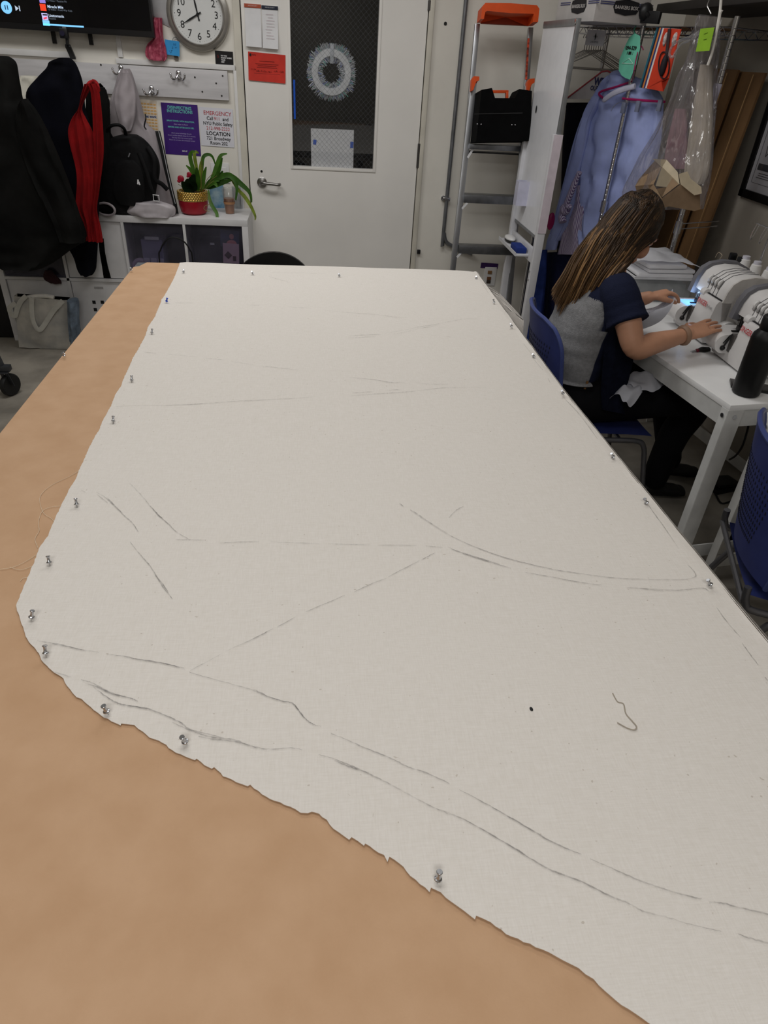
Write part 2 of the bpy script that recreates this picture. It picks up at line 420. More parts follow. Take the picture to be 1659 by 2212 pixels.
for k, (ww_, yy) in enumerate(((.4, .22), (.62, .12), (.5, .06), (.55, -.0), (.7, -.22), (.8, -.30), (.8, -.36))):
    bl_.box(M @ V((0, h*yy, .005)), (w*ww_, .0006, h*.012))
part('fine_print', bl_, mat('dark_red_print', (130, 28, 24), .7), t)
hw = MB(); rr_ = random.Random(4)
for cx_, wd_ in ((-.36, .12), (-.24, .08), (-.08, .12), (.06, .10), (.26, .14), (.40, .08)):
    for k in range(5):
        x_ = w*(cx_-.5*wd_+wd_*k/4); y_ = -h*.10-(.04*h if cx_ < .2 and cx_ > -.3 else 0)
        hw.bar(M @ V((x_, y_-rr_.uniform(.01, .035)*h, .0075)), M @ V((x_+w*.012*rr_.uniform(-1, 2), y_+rr_.uniform(.01, .05)*h, .0065)), .0018, .0006)
part('handwriting', hw, mat('pen_dark', (70, 20, 20), .7), t)
# small fixtures right of the door
p = PY(962, 51, D); single('wall_hole_plug', MB().cyl((p.x, D, p.z), (p.x, D-.004, p.z), .009, n=14), M_black, 'small round black plug in the wall right of the door', 'plug')
p = PY(904, 543, D); single('wall_stop', MB().box((p.x, D-.01, p.z), (.022, .02, .026), None, .003), M_black, 'small square black block low on the wall by the door frame', 'door stop')
# conduit
cx = PY(965, 430, D-.02).x
pts = [(cx, D-.022, 2.9), (cx, D-.022, PY(965, 470, D).z)]
e = PY(985, 531, D-.022); g = PY(968, 500, D-.022)
pts += [(cx+.004, D-.022, g.z), (cx+.03, D-.022, e.z+.02), (e.x+.03, D-.022, e.z-.02), (e.x+.12, D-.022, e.z-.05)]
cd = thing('wall_conduit', 'grey metal conduit pipe running down the wall beside the ladder', 'pipe', (cx, D, pts[-1][2]))
part('pipe', MB().tube(smooth_path(pts, 5), .0125, 14), mat('galvanised', (128, 130, 134), .4, .7, var=.1), cd)
p = PY(963, 428, D)
part('pipe_clamp', MB().cyl((p.x-.018, D, p.z), (p.x-.018, D-.012, p.z), .016, n=18).box((p.x, D-.03, p.z), (.05, .012, .02), None, .003), M_chrome, cd)
# outlet with purple sticker
p = PY(1058, 597, D)
ot = thing('wall_outlet', 'white wall outlet low on the wall under a purple sticker', 'outlet', (p.x, D, p.z))
part('cover_plate', MB().box((p.x, D-.003, p.z), (.085, .006, .13), None, .003), M_whitep, ot)
for dz, c_ in ((.03, (150, 110, 70)), (-.012, (120, 80, 50)), (-.036, (60, 50, 45))): part('jack', MB().box((p.x-.006, D-.008, p.z+dz), (.03, .006, .022), None, .002), mat('jack%d' % c_[0], c_, .5), ot)
p = PY(1057, 574, D)
single('purple_sticker', MB().box((p.x, D-.001, p.z), (.125, .002, .036), Matrix.Rotation(.03, 3, 'Y')), mat('purple_print', (62, 34, 92), .5), 'narrow purple sticker on the wall above the outlet', 'sticker')
# ================================================================== cutting table
TX0, TX1 = PZ(0, 935, TZ).x, PZ(1215, 850, TZ).x
TY1 = PZ(690, 577, TZ).y; TY0 = -.02
def RXf(y): return TX1+.009+.034*max(0, min(1.4, (1.72-y)/1.0))
tb = thing('cutting_table', 'large padded cutting table filling the foreground under kraft paper and muslin', 'table', ((TX0+TX1)/2, (TY0+TY1)/2, 0))
part('tabletop', MB().prism([(TX0, TY0), (RXf(TY0)-.006, TY0), (RXf(.72)-.006, .72), (TX1, 1.72), (TX1, TY1), (TX0, TY1)], Matrix.Translation((0, 0, TZ-.05)), .0465), mat('table_cover_grey', (92, 96, 102), .8, var=.2, scale=60), tb)
for x in (TX0+.08, TX1-.08):
    for y in (TY0+.1, TY1-.12):
        part('leg', MB().box2((x-.035, y-.035, 0), (x+.035, y+.035, TZ-.05), .003), M_alu, tb)
part('lower_shelf', MB().box2((TX0+.06, TY0+.1, .2), (TX1-.06, TY1-.12, .225)), mat('shelf_grey', (70, 70, 74), .6), tb)
# kraft paper
M_kraft = mat('kraft_paper', (200, 163, 129), .75, var=.035, scale=14, bump=.08, bscale=300, c2=(192, 154, 119))
pp = [PZ(0, 935, TZ), PZ(287, 582, TZ), PZ(310, 571, TZ), PZ(388, 571, TZ)]
kx = TX1-.03
kp_ = MB(); kz = TZ
c0 = PZ(284, 588, TZ); c1 = PZ(312, 573.5, TZ)
TY1p = TY1-.004
kp_.prism([(TX0, TY0), (kx, TY0), (kx, TY1p), (c1.x, TY1p), (c1.x-.012, TY1p-.035), (TX0+.02, TY1p-.06), (TX0, TY1p-.075)], Matrix.Translation((0, 0, TZ-.0035)), .0025)
kraft = single('kraft_paper_sheet', kp_, M_kraft, 'brown kraft paper covering the table beneath the white muslin', 'paper')
# ------------------------------------------------------------------ muslin
EDGE = [(388.7,569),(387,574.5),(376,603),(361,630.5),(352.5,645),(349,648),(348,654),(334.5,686.6),(320,708),(314.6,726),(296.5,760.7),(287.4,775),(276.6,800.5),(269.3,815),(260.3,838.5),(249.5,853),(240.4,878),(224,907),(215,929),(202.4,950.6),(191.6,972),(188.3,980),(172.5,1014.8),(164.6,1037),(150.3,1059),(136,1087.6),(118.7,1124),(104.4,1160),(87,1184),(72.8,1220.5),(60,1250.6),(47.5,1280.6),(34.8,1310.7),(42.7,1337.6),(50.6,1356.6),(55.4,1377),(68,1394.6),(85.4,1413.5),(90.2,1427.8),(101.3,1440.4),(117,1454.7),(137.7,1467.3),(144,1483),(156.6,1499),(166,1507.8),(177,1511.6),(196,1529),(218,1548),(240.5,1559),(261,1568.6),(263.3,1563.9),(289.6,1568.6),(308.5,1582.8),(322.8,1594.6),(351.3,1606),(379.7,1627.8),(421,1643),(424,1641.6),(442,1655),(458,1662.6),(461.7,1660),(482.6,1678),(510,1692),(536,1701),(539.6,1698),(558,1712),(583.6,1727.6),(625.9,1745),(649.7,1757),(666,1760),(673.6,1756),(688.3,1760.6),(704.8,1773.9),(719.5,1793),(754.4,1816.8),(759.2,1811),(785.6,1829),(788.5,1825),(827.8,1849.9),(837,1864.6),(841.4,1852.4),(862.7,1866.4),(886.6,1894),(927.7,1930),(930.7,1919.7),(950.9,1930.7),(974.7,1952.7),(1025.8,1988.8),(1028,1979.7),(1060,1994),(1092,2021),(1156,2048),(1215.6,2076.7),(1247.7,2095),(1279.7,2119),(1304.9,2142),(1325.4,2162.7),(1357,2183),(1398.6,2212),(1450,2246),(1530,2290)]
ed = [PZ(x, y, TZ) for x, y in EDGE]
poly = []
for a, c_ in zip(ed, ed[1:]):       # frayed edge
    L = (c_-a).length; n_ = max(1, int(L/.006))
    for i in range(n_):
        q = lerp(a, c_, i/n_); nn = (c_-a).normalized()
        q += V((-nn.y, nn.x, 0))*random.uniform(-.0007, .0009); poly.append(q)
poly.append(ed[-1]); yr = ed[-1].y; poly.append(V((RXf(yr)-.01, yr-.02, TZ)))
n_ = 70
for i in range(n_+1): poly.append(V((RXf(lerp(yr, TY1+.002, i/n_)), lerp(yr, TY1+.002, i/n_), TZ)))
for i in range(1, 50): poly.append(V((lerp(TX1, ed[0].x, i/50), TY1+.002 + .003*math.sin(i*.3), TZ)))
bm = bmesh.new(); bm.faces.new([bm.verts.new((p.x, p.y, 0)) for p in poly])
def cut(ax, vals):
    for v_ in vals:
        no = V((1, 0, 0)) if ax == 0 else V((0, 1, 0)); co = no*v_
        bmesh.ops.bisect_plane(bm, geom=bm.verts[:]+bm.edges[:]+bm.faces[:], plane_co=co, plane_no=no, dist=1e-5)
cut(0, [lerp(TX0, TX1, i/28) for i in range(0, 28)]+[TX1-.012, TX1-.004, TX1+.004, TX1+.015, TX1+.028])
cut(1, [lerp(.1, TY1, i/50) for i in range(50)])
bmesh.ops.triangulate(bm, faces=[f for f in bm.faces if len(f.verts) > 4])
PINY = []
def cloth_z(x, y):
    z = .0022 + .0012*(noise.noise(V((x*2.2, y*2.2, 3)))+.4)
    d = RXf(y)-x                                    # diagonal drag lines toward the pins on the right edge
    if d < .7: z += .0032*math.exp(-d/.28)*math.sin(14*(y*1.0 - d*.35)+2*noise.noise(V((x*3, y*3, 0))))
    return z
for v in bm.verts:
    x, y = v.co.x, v.co.y
    v.co.z = TZ + cloth_z(x, y)
    if x > RXf(y)-.006: v.co.z = TZ+.002+.0015*noise.noise(V((0, y*9, 1)))
# drape over the right edge and back edge
mb = MB(); mb.bm = bm
rows = []
for i in range(n_+1):
    y = lerp(yr, TY1, i/n_); RX = RXf(y); z0 = TZ+.002+.0015*noise.noise(V((0, y*9, 1)))
    w_ = .0015*noise.noise(V((y*6, 2, 0)))
    rows.append([V((RX-.003, y, z0)), V((RX+.005+w_, y, z0-.001)), V((RX+.010+w_, y, z0-.008)), V((RX+.010+w_, y, z0-.035)), V((RX+.006, y, z0-.075-.01*noise.noise(V((y*4, 0, 5)))))])
mb.grid(rows)
rows = []
for i in range(40):
    x = lerp(ed[0].x, TX1, i/39)
    rows.append([V((x, TY1-.001, TZ+.002)), V((x, TY1+.006, TZ)), V((x, TY1+.007, TZ-.05))])
mb.grid(rows)
# loose flap sticking out at the far right corner
fl = [(1046, 613), (1080, 634), (1112, 668), (1131, 690), (1131, 706), (1129, 728)]
inn = [(1042, 616), (1062, 645), (1085, 678), (1103, 702), (1112, 715), (1126, 731)]
rows = []
for a, c_ in zip(fl, inn):
    q = PZ(*c_, TZ-.012); q.x += .004; o_ = PZ(*a, TZ-.040)
    rows.append([lerp(q, o_, t/6)+V((0, 0, -.006*math.sin(math.pi*t/6))) for t in range(7)])
mb.grid(rows)
# muslin material: plain weave, slubs
def muslin():
    m = bpy.data.materials.new('muslin'); m.use_nodes = True; nt = m.node_tree; N = nt.nodes; L = nt.links; bs = N['Principled BSDF']
    tc = N.new('ShaderNodeTexCoord')
    def nz(scale, st, det=3):
        mp = N.new('ShaderNodeMapping'); mp.inputs['Scale'].default_value = st; L.new(tc.outputs['Object'], mp.inputs[0])
        n = N.new('ShaderNodeTexNoise'); n.inputs['Scale'].default_value = scale; n.inputs['Detail'].default_value = det; L.new(mp.outputs[0], n.inputs['Vector']); return n
    a = nz(520, (1, .10, 1)); c = nz(520, (.10, 1, 1)); d = nz(3, (1, 1, 1)); e = nz(900, (1, 1, 1), 1)
    mx = N.new('ShaderNodeMath'); mx.operation = 'ADD'; L.new(a.outputs[0], mx.inputs[0]); L.new(c.outputs[0], mx.inputs[1])
    m2 = N.new('ShaderNodeMath'); m2.operation = 'MULTIPLY_ADD'; m2.inputs[1].default_value = .5; L.new(mx.outputs[0], m2.inputs[0]); 
    m3 = N.new('ShaderNodeMath'); m3.operation = 'MULTIPLY'; m3.inputs[1].default_value = .0; L.new(d.outputs[0], m3.inputs[0]); L.new(m3.outputs[0], m2.inputs[2])
    rp = N.new('ShaderNodeValToRGB'); rp.color_ramp.elements[0].position = .3; rp.color_ramp.elements[0].color = lin((220, 214, 206)); rp.color_ramp.elements[1].position = .7; rp.color_ramp.elements[1].color = lin((230, 225, 219))
    L.new(m2.outputs[0], rp.inputs[0])
    sp = N.new('ShaderNodeValToRGB'); sp.color_ramp.elements[0].position = .84; sp.color_ramp.elements[0].color = (1, 1, 1, 1); sp.color_ramp.elements[1].position = .88; sp.color_ramp.elements[1].color = (.45, .38, .3, 1)
    s2 = nz(170, (1, 1, 1), 0); L.new(s2.outputs[0], sp.inputs[0])
    mm = N.new('ShaderNodeMixRGB'); mm.blend_type = 'MULTIPLY'; mm.inputs[0].default_value = .4; L.new(rp.outputs[0], mm.inputs[1]); L.new(sp.outputs[0], mm.inputs[2])
    L.new(mm.outputs[0], bs.inputs['Base Color']); bs.inputs['Roughness'].default_value = .9; bs.inputs['Specular IOR Level'].default_value = .15
    bp = N.new('ShaderNodeBump'); bp.inputs['Strength'].default_value = .25; bp.inputs['Distance'].default_value = .001; L.new(mx.outputs[0], bp.inputs['Height'])
    w = nz(5, (1, 1, 1), 4); b2 = N.new('ShaderNodeBump'); b2.inputs['Strength'].default_value = .25; b2.inputs['Distance'].default_value = .012; L.new(w.outputs[0], b2.inputs['Height']); L.new(bp.outputs[0], b2.inputs['Normal'])
    L.new(b2.outputs[0], bs.inputs['Normal']); return m
M_muslin = muslin()
bmesh.ops.solidify(mb.bm, geom=mb.bm.faces[:], thickness=.0008)
cloth = single('muslin_fabric', mb, M_muslin, 'large piece of cream muslin with torn edges and pencil lines pinned on the table', 'fabric', smooth=60)
# ------------------------------------------------------------------ pencil lines drawn on the muslin
LINES = [
 (0,980,3.16,[[(885,210),(985,315),(1035,380),(1110,455),(1160,500),(1205,545),(1300,600)],[(1035,375),(1085,435),(1110,450)],[(1200,598),(1410,602)],[(1500,622),(1580,617),(1770,612)],[(660,275),(720,310),(790,375),(850,435),(910,490),(945,545)],[(735,312),(790,370),(840,420)],[(665,290),(740,350)],[(555,258),(590,278)],
  [(890,615),(950,690),(1030,785),(1080,865),(1120,930),(1180,1005)],[(1060,840),(1110,900),(1160,975)],[(255,1287),(300,1297),(430,1318),(530,1345),(680,1368)],[(360,1310),(480,1332),(590,1358)],[(730,1382),(850,1395),(940,1415),(1060,1432),(1200,1462),(1260,1478)],[(900,1408),(1000,1425),(1150,1450),(1230,1475)],
  [(555,1555),(640,1580),(740,1635),(830,1665),(905,1685),(945,1703)],[(585,1580),(680,1610),(760,1650),(840,1668)],[(635,1600),(720,1665),(800,1712),(870,1730),(1000,1750),(1110,1790),(1230,1845),(1300,1895),(1420,1925),(1580,1965)],[(870,1727),(1005,1755)],[(1180,1845),(1300,1905)],[(370,1500),(430,1520),(490,1537)]]),
 (0,0,1,[[(585,1174),(690,1178)],[(710,1178.5),(800,1180)],[(815,1181),(900,1182)],[(919,1183),(955,1186)],[(412,1452),(480,1416)],[(490,1410),(545,1385),(590,1362)],[(600,1358),(640,1336)],[(660,1326),(745,1290)],[(765,1283),(800,1266),(835,1253)],[(838,1250),(905,1215)],[(910,1213),(938,1198)]]),
 (400,1400,2.723,[[(25,152),(150,188),(310,232),(410,262),(490,297),(570,322),(630,335),(670,380),(710,430),(760,462),(800,472)],[(400,250),(480,292)],[(640,340),(690,410)],[(855,512),(960,555),(1060,600),(1200,655),(1310,710),(1420,745),(1550,805)],[(0,478),(40,495),(140,530),(280,548),(350,572),(420,595),(500,605),(620,598),(690,610)],[(80,530),(180,548),(290,560),(430,600)],[(785,638),(880,665),(990,710),(1110,765),(1230,825),(1350,892),(1480,958),(1634,1018)],[(880,672),(960,708),(1080,745)]]),
 (900,1600,2.186,[[(0,145),(70,172),(155,212)],[(200,240),(300,292),(480,395),(620,478),(720,525),(775,545)],[(815,567),(930,617),(1050,670),(1200,722),(1310,752),(1340,755)],[(1375,772),(1440,778),(1520,800),(1659,832),(1800,862)],[(10,288),(90,328),(190,365),(330,440),(480,530),(620,615),(760,668),(900,738),(1000,780),(1070,817),(1180,845),(1300,882),(1430,910)],[(1510,922),(1560,942),(1659,970),(1750,1000)]]),
 (150,560,2.765,[[(440,562),(520,570)],[(590,575),(760,592)],[(810,598),(930,610)],[(970,620),(1100,637)],[(1145,645),(1370,670)],[(280,888),(400,882),(640,878),(870,865),(1000,855),(1300,840),(1480,828)],[(630,268),(750,268)],[(1060,280),(1140,282)],[(1300,290),(1440,300)],[(626,355),(642,356)],[(1190,108),(1310,143)],[(1200,85),(1530,92)]]),
 (700,560,2.765,[[(140,478),(310,468)],[(150,465),(240,460),(340,455)],[(360,450),(480,432),(560,412),(660,395),(760,375),(850,362),(930,365)],[(410,458),(500,440),(580,420),(700,395)],[(0,310),(150,325),(300,335),(420,350),(490,355)],[(155,712),(300,725),(400,742),(480,740)],[(540,745),(650,752),(740,752)],[(150,825),(250,815),(400,805),(500,798),(580,790),(700,775),(820,773),(965,770)],[(170,805),(290,798)],[(375,788),(450,785)],[(725,472),(765,475)],[(450,1470),(475,1488)],[(515,1508),(560,1535),(640,1590),(740,1650)],[(745,1555),(790,1510),(830,1490)],[(945,160),(1015,245)],[(1190,505),(1240,580)],[(1250,610),(1310,680)],[(1335,720),(1350,745)],[(1425,820),(1500,910),(1560,990),(1630,1090)]]),
 (800,1040,1.931,[[(165,127),(240,178),(330,232),(430,278),(540,318),(640,345),(760,372),(880,390),(1000,405),(1150,413),(1300,415),(1345,408)],[(325,282),(380,305),(470,335),(585,368)],[(340,290),(440,322),(540,352)],[(645,385),(760,405),(870,425),(965,437)],[(1068,447),(1120,450),(1220,460)],[(1120,448),(1270,458),(1380,450),(1410,462)],[(1320,355),(1345,380),(1355,400),(1345,408)],[(1155,105),(1210,185),(1285,295)],[(1443,528),(1490,590),(1545,655)],[(1550,678),(1580,725),(1615,775)],[(1640,825),(1659,850)]])]
def pencil_mat():
    m = bpy.data.materials.new('graphite'); m.use_nodes = True; nt = m.node_tree; N = nt.nodes; L = nt.links; bs = N['Principled BSDF']
    bs.inputs['Base Color'].default_value = lin((124, 121, 120)); bs.inputs['Roughness'].default_value = .7
    tc = N.new('ShaderNodeTexCoord'); nz = N.new('ShaderNodeTexNoise'); nz.inputs['Scale'].default_value = 110; nz.inputs['Detail'].default_value = 3; L.new(tc.outputs['Object'], nz.inputs['Vector'])
    n2 = N.new('ShaderNodeTexNoise'); n2.inputs['Scale'].default_value = 9; L.new(tc.outputs['Object'], n2.inputs['Vector'])
    mu = N.new('ShaderNodeMath'); mu.operation = 'MULTIPLY'; L.new(nz.outputs[0], mu.inputs[0]); L.new(n2.outputs[0], mu.inputs[1])
    mr = N.new('ShaderNodeMapRange'); mr.inputs['From Min'].default_value = .14; mr.inputs['From Max'].default_value = .38; mr.inputs['To Min'].default_value = .1; mr.inputs['To Max'].default_value = .62; L.new(mu.outputs[0], mr.inputs['Value'])
    L.new(mr.outputs[0], bs.inputs['Alpha']); return m
M_pencil = pencil_mat()
for ox, oy, s_, ls in LINES:
    for l in ls:
        w3 = [PZ(ox+x/s_, oy+y/s_, TZ) for x, y in l]
        pts = []
        for q in smooth_path(w3, 8):
            pts.append(V((min(q.x, RXf(q.y)-.004)+random.uniform(-.0004, .0004), q.y+random.uniform(-.0004, .0004), TZ+cloth_z(q.x, q.y)+.0016)))
        k = len(pts); base = .0017 if len(l) > 2 else .0013
        part('pencil_line', MB().ribbon(pts, [base*min(1, .35+2.5*min(i, k-1-i)/k)*random.uniform(.8, 1.25) for i in range(k)]), M_pencil, cloth, smooth=0)
p = PZ(800+670/1.931, 1040+955/1.931, TZ); part('dark_speck', MB().ball((p.x, p.y, p.z+.003), .0026, (1, 1.5, .4), 8), M_ink, cloth)
M_thread = mat('cotton_thread', (232, 214, 186), .8)
def thread(pl_, z=TZ, r=.0004):
    return MB().tube(smooth_path([PZ(x, y, z)+V((0, 0, .001)) for x, y in pl_], 5), r, 5)
for pl_ in ([(172,1017),(150,1030),(115,1047),(95,1062),(86,1078),(90,1100),(97,1112),(110,1120),(118,1128)],[(136,1094),(112,1096),(92,1105),(83,1130),(85,1147),(76,1165),(82,1184)],[(78,1200),(50,1217),(25,1227),(-10,1232)],[(70,1224),(45,1232),(22,1226)],[(62,1248),(50,1250),(44,1256)]):
    part('loose_thread', thread(pl_), M_thread, cloth)
part('loose_thread', thread([(800+x/1.931,1040+y/1.931) for x, y in ((1010,885),(1030,920),(1055,930),(1065,970),(1090,1000),(1110,1025),(1100,1038),(1070,1030),(1030,1008))], TZ+.003, .0009), mat('grey_thread', (170, 160, 146), .8), cloth)
part('loose_thread', MB().tube(smooth_path([PZ(1565, 1283, TZ)+V((0, 0, -.01)), PZ(1578, 1290, TZ-.01), PZ(1590, 1304, TZ-.03), PZ(1578, 1301, TZ-.03)], 6), .0005, 5), M_thread, cloth)
# ------------------------------------------------------------------ push pins
M_pin = mat('pin_aluminium', (190, 192, 196), .28, 1.0, var=.05)
def make_pin(label, m, loc, R):
    t = thing('push_pin', label, 'push pin', loc, R, 'push pins round the fabric')
    pr = [(0, .0060), (.0042, .0060), (.0048, .0068), (.0044, .0078), (.0030, .0086), (.0024, .0110), (.0024, .0150), (.0030, .0166), (.0037, .0172), (.0037, .0184), (.0032, .0188), (0, .0188)]
    part('grip', MB().lathe(pr, None, 18), m, t, local=True)
    part('needle', MB().cyl((0, 0, -.002), (0, 0, .0062), .0006, n=6), M_pin, t, local=True)
    return t
PINS = [(163.6,1078.7,166.8,1097.7,'fifth push pin down the muslin\'s left edge, at the level of the long loose threads'),(104,1203.7,108,1224,'sixth push pin down the muslin\'s left edge, above its leftmost point'),(70,1323,67.4,1341.7,'push pin at the muslin\'s leftmost point'),(97,1397.7,100,1420.8,'push pin just below the muslin\'s leftmost point'),(225.3,1529,234,1544,'push pin on the lower torn edge, leaning left, second below the leftmost point'),(394.6,1595.5,403.5,1608,'push pin on the lower torn edge with its bright head leaning left'),(948.6,1888.4,944.2,1908.6,'nearest push pin, alone beside the notched lower torn edge'),
 (281,580,284.5,585.3,'push pin at the far left corner of the kraft paper'),(397.4,583.9,395.9,589.7,'push pin at the muslin\'s far left corner'),(542.4,587.1,547.8,593.3,'push pin in the muslin\'s far edge in front of the black chair'),(731.2,591.8,734.1,598,'push pin in the muslin\'s far edge in front of the door'),(329.7,709,327.6,723.5,'push pin on the left edge next after the blue one'),(285.3,807.7,284.9,826.9,'third push pin down the muslin\'s left edge'),(245.5,897,244.4,916.2,'fourth push pin down the muslin\'s left edge, by the long straight pencil line'),
 (1027.3,598,1029.5,603.4,'push pin at the muslin\'s far right corner'),(1066,648.6,1068.2,657,'push pin on the right edge by the top of the loose flap'),(1102.9,700.3,1106.1,708.3,'push pin on the right edge beside the middle of the loose flap'),(1150.3,765.4,1154.6,774.1,'push pin on the right edge beside the blue chair back'),(1213.6,844.6,1217.2,853.7,'push pin on the right edge beside the seated woman\'s hips'),(1320.7,980.5,1326.4,991.6,'push pin on the right edge level with the blue chair leg'),(1392,1078,1399,1091.7,'push pin on the right edge level with the black shoe'),(1528.6,1253.4,1537,1268.5,'nearest push pin on the right edge, below the white table leg'),
 (134.5,762.5,140.5,770,'push pin at the left edge of the kraft paper above the tote bag')]
proto = None
def pin_pose(hx, hy, tx, ty):
    a = PZ(tx, ty, TZ+.002); d = PZ(hx, hy, TZ+.017)-a; d.z = .015
    if d.xy.length > .013: d.xy = d.xy.normalized()*.013
    d.normalize()
    tip = V((max(min(a.x, RXf(a.y)-.006), TX0+.004), min(a.y, TY1-.004), TZ+.003))
    return tip, d.to_track_quat('Z', 'Y').to_matrix()
for hx, hy, tx, ty, lb in PINS:
    tip, R = pin_pose(hx, hy, tx, ty)
    if proto is None: proto = make_pin(lb, M_pin, tip, R)
    else: dup(proto, tip, R, lb)
tip, R = pin_pose(360.9, 646, 359, 654.8)
make_pin('bright blue push pin on the muslin\'s left edge', mat('blue_pin_plastic', (20, 70, 190), .3), tip, R)
# ================================================================== left part of the back wall
yF = D-.39                                   # front of the cube shelf
def wallbox(x0, y0, x1, y1, th, Y=D):
    """box on the back wall between two measured corners"""
    p, q = PY(x0, y0, Y-th), PY(x1, y1, Y-th)
    return (min(p.x, q.x), Y-th, min(p.z, q.z)), (max(p.x, q.x), Y, max(p.z, q.z))
# cable raceways
def raceway(pts, wdt, label):
    t = thing('cable_raceway', label, 'raceway', PY(*pts[0], D), 0, 'white cable raceways on the wall')
    for a, c_ in zip(pts, pts[1:]):
        p, q = PY(*a, D-.012), PY(*c_, D-.012)
        if abs(p.x-q.x) > abs(p.z-q.z): q.z = p.z
        else: q.x = p.x
        part('channel', MB().bar((p.x, D-.009, p.z), (q.x, D-.009, q.z), .018, wdt, up=(0, 1, 0) if False else (0, 0, 1) if abs(p.x-q.x) > abs(p.z-q.z) else (1, 0, 0), bev=.002) if False else MB().box2((min(p.x, q.x)-wdt/2, D-.018, min(p.z, q.z)-wdt/2), (max(p.x, q.x)+wdt/2, D, max(p.z, q.z)+wdt/2), .002), M_whitep, t)
    for a in pts[1:-1]:
        p = PY(*a, D-.012); part('elbow', MB().box((p.x, D-.010, p.z), (wdt*1.7, .022, wdt*1.7), None, .004), M_whitep, t)
    return t
raceway([(0, 110), (145, 123)], .03, 'white horizontal cable raceway above the coats, under the television')
raceway([(252, 60), (262, 118)], .026, 'white vertical cable raceway below the television, left of the pink bag')
raceway([(256, 131.5), (503, 149)], .026, 'white horizontal cable raceway along the top of the coat hook board')
raceway([(509, 158), (530, 455)], .026, 'white vertical cable raceway beside the door frame, right of the signs')
# coat hook board
lo, hi = wallbox(165, 122, 495, 219, .022); lo0 = PY(-60, 112, D-.022)
bd = thing('coat_hook_board', 'long white painted board with chrome coat hooks, screwed to the wall', 'hook board', ((lo[0]+hi[0])/2, D, lo[2]))
M_board = mat('board_paint', (208, 206, 208), .55, var=.06, scale=12, stretch=(.3, 1, 3), bump=.12, bscale=30)
zb, zt = PY(400, 212, D-.022).z, PY(300, 142, D-.022).z
part('board', MB().box2((lo0.x, D-.022, zb), (hi[0], D-.001, zt), .003), M_board, bd)
def make_hook(label, px):
    p = PY(*px, D-.025); t = thing('coat_hook', label, 'coat hook', (p.x, D-.022, p.z), 0, 'chrome coat hooks')
    b = MB().ball((0, -.006, .012), .015, (1, .6, 1.1), 14).ball((0, -.004, -.012), .011, (1, .6, 1.4), 12)
    for s in (-1, 1):
        b.tube(smooth_path([(0, -.008, .008), (s*.012, -.018, -.010), (s*.024, -.03, -.020), (s*.036, -.036, -.012), (s*.041, -.037, .004)], 5), [.0055]*20+[.0045], 9); b.ball((s*.041, -.037, .006), .0065, n=10)
    part('prongs', b, M_chrome, t, local=True); return t
hk = make_hook('chrome double coat hook carrying the grey jacket', (262, 152))
for px, lb in (((386, 163), 'empty chrome double coat hook, upper right of the board'), ((328, 196), 'empty chrome double coat hook, lower of the two empty ones'), ((209, 187), 'chrome double coat hook partly hidden by the red scarf')):
    p = PY(*px, D-.025); dup(hk, (p.x, D-.022, p.z), 0, lb)
sc = MB()
for px in ((218, 140), (421, 167), (467, 180), (481, 164), (437, 198), (479, 207)):
    p = PY(*px, D-.022); part('screw', MB().cyl((p.x, D-.021, p.z), (p.x, D-.0235, p.z), .005, n=10), mat('screw_dark', (60, 58, 56), .5, .5), bd)
# ------------------------------------------------------------------ television
yT = D-.10
c = PY(334, 82, yT); tl_ = c.x-1.30
tv = thing('television', 'wall mounted flat television showing a music player, top left corner', 'television', ((c.x+tl_)/2, D-.02, c.z))
part('bezel', MB().box2((tl_, yT, c.z), (c.x, yT+.05, c.z+.76), .004).box2((tl_+.3, yT+.05, c.z+.15), (c.x-.3, D-.01, c.z+.5)), mat('tv_bezel', (24, 24, 27), .35), tv)
part('screen', MB().box2((tl_+.012, yT-.002, c.z+.03), (c.x-.012, yT, c.z+.75)), mat('tv_screen', (5, 5, 9), .12, var=.1), tv)
ys = yT-.0035
def scr(x, y): return PY(x, y, ys)
M_sc = glow('screen_blue', (120, 190, 235), .9); M_scw = glow('screen_white', (190, 205, 225), .55); M_scd = glow('screen_dim', (120, 130, 145), .25)
p = scr(14, 16); part('pause_button', MB().cyl((p.x, ys, p.z), (p.x, ys-.001, p.z), .028, n=28), M_sc, tv)
part('pause_bars', MB().box((p.x-.006, ys-.0016, p.z), (.005, .001, .020)).box((p.x+.006, ys-.0016, p.z), (.005, .001, .020)), mat('pause_ink', (60, 110, 150), .6), tv)
p = scr(38, 18); nb = MB(); nb.prism([(-.012, -.012), (.006, 0), (-.012, .012)], frame((p.x, ys, p.z), (1, 0, 0), (0, 0, 1)), .001); nb.box((p.x+.010, ys, p.z), (.005, .001, .024)); part('next_button', nb, M_scw, tv)
for a, m_ in (((91, -1), glow('album_violet', (150, 130, 220), .6)), ((93, 16), glow('album_red', (225, 60, 30), .8)), ((97, 36), glow('album_pale', (190, 185, 235), .8))):
    q = scr(*a); part('album_cover', MB().box((q.x, ys, q.z), (.031, .001, .031)), m_, tv)
q = scr(97, 32); part('album_art', MB().box((q.x, ys-.001, q.z), (.024, .001, .006)), M_ink, tv)
q = scr(98, 39); part('album_art', MB().box((q.x, ys-.001, q.z), (.020, .001, .008), Matrix.Rotation(-.3, 3, 'Y')), glow('album_pink', (225, 70, 90), .8), tv)
def wtext(o, body, x, y, size, m, Y, align='LEFT', bold=0, **k):
    q = PY(x, y, Y); text(o, body, size, frame(q, (1, 0, 0), (0, 0, 1)), m, align=align, bold=bold, **k)
wtext(tv, 'Miracle Mile', 102, 14.0, .017, M_scw, ys-.001, bold=.0004); wtext(tv, '12 Video • Cold War Kids', 103, 20.3, .012, M_scd, ys-.001)
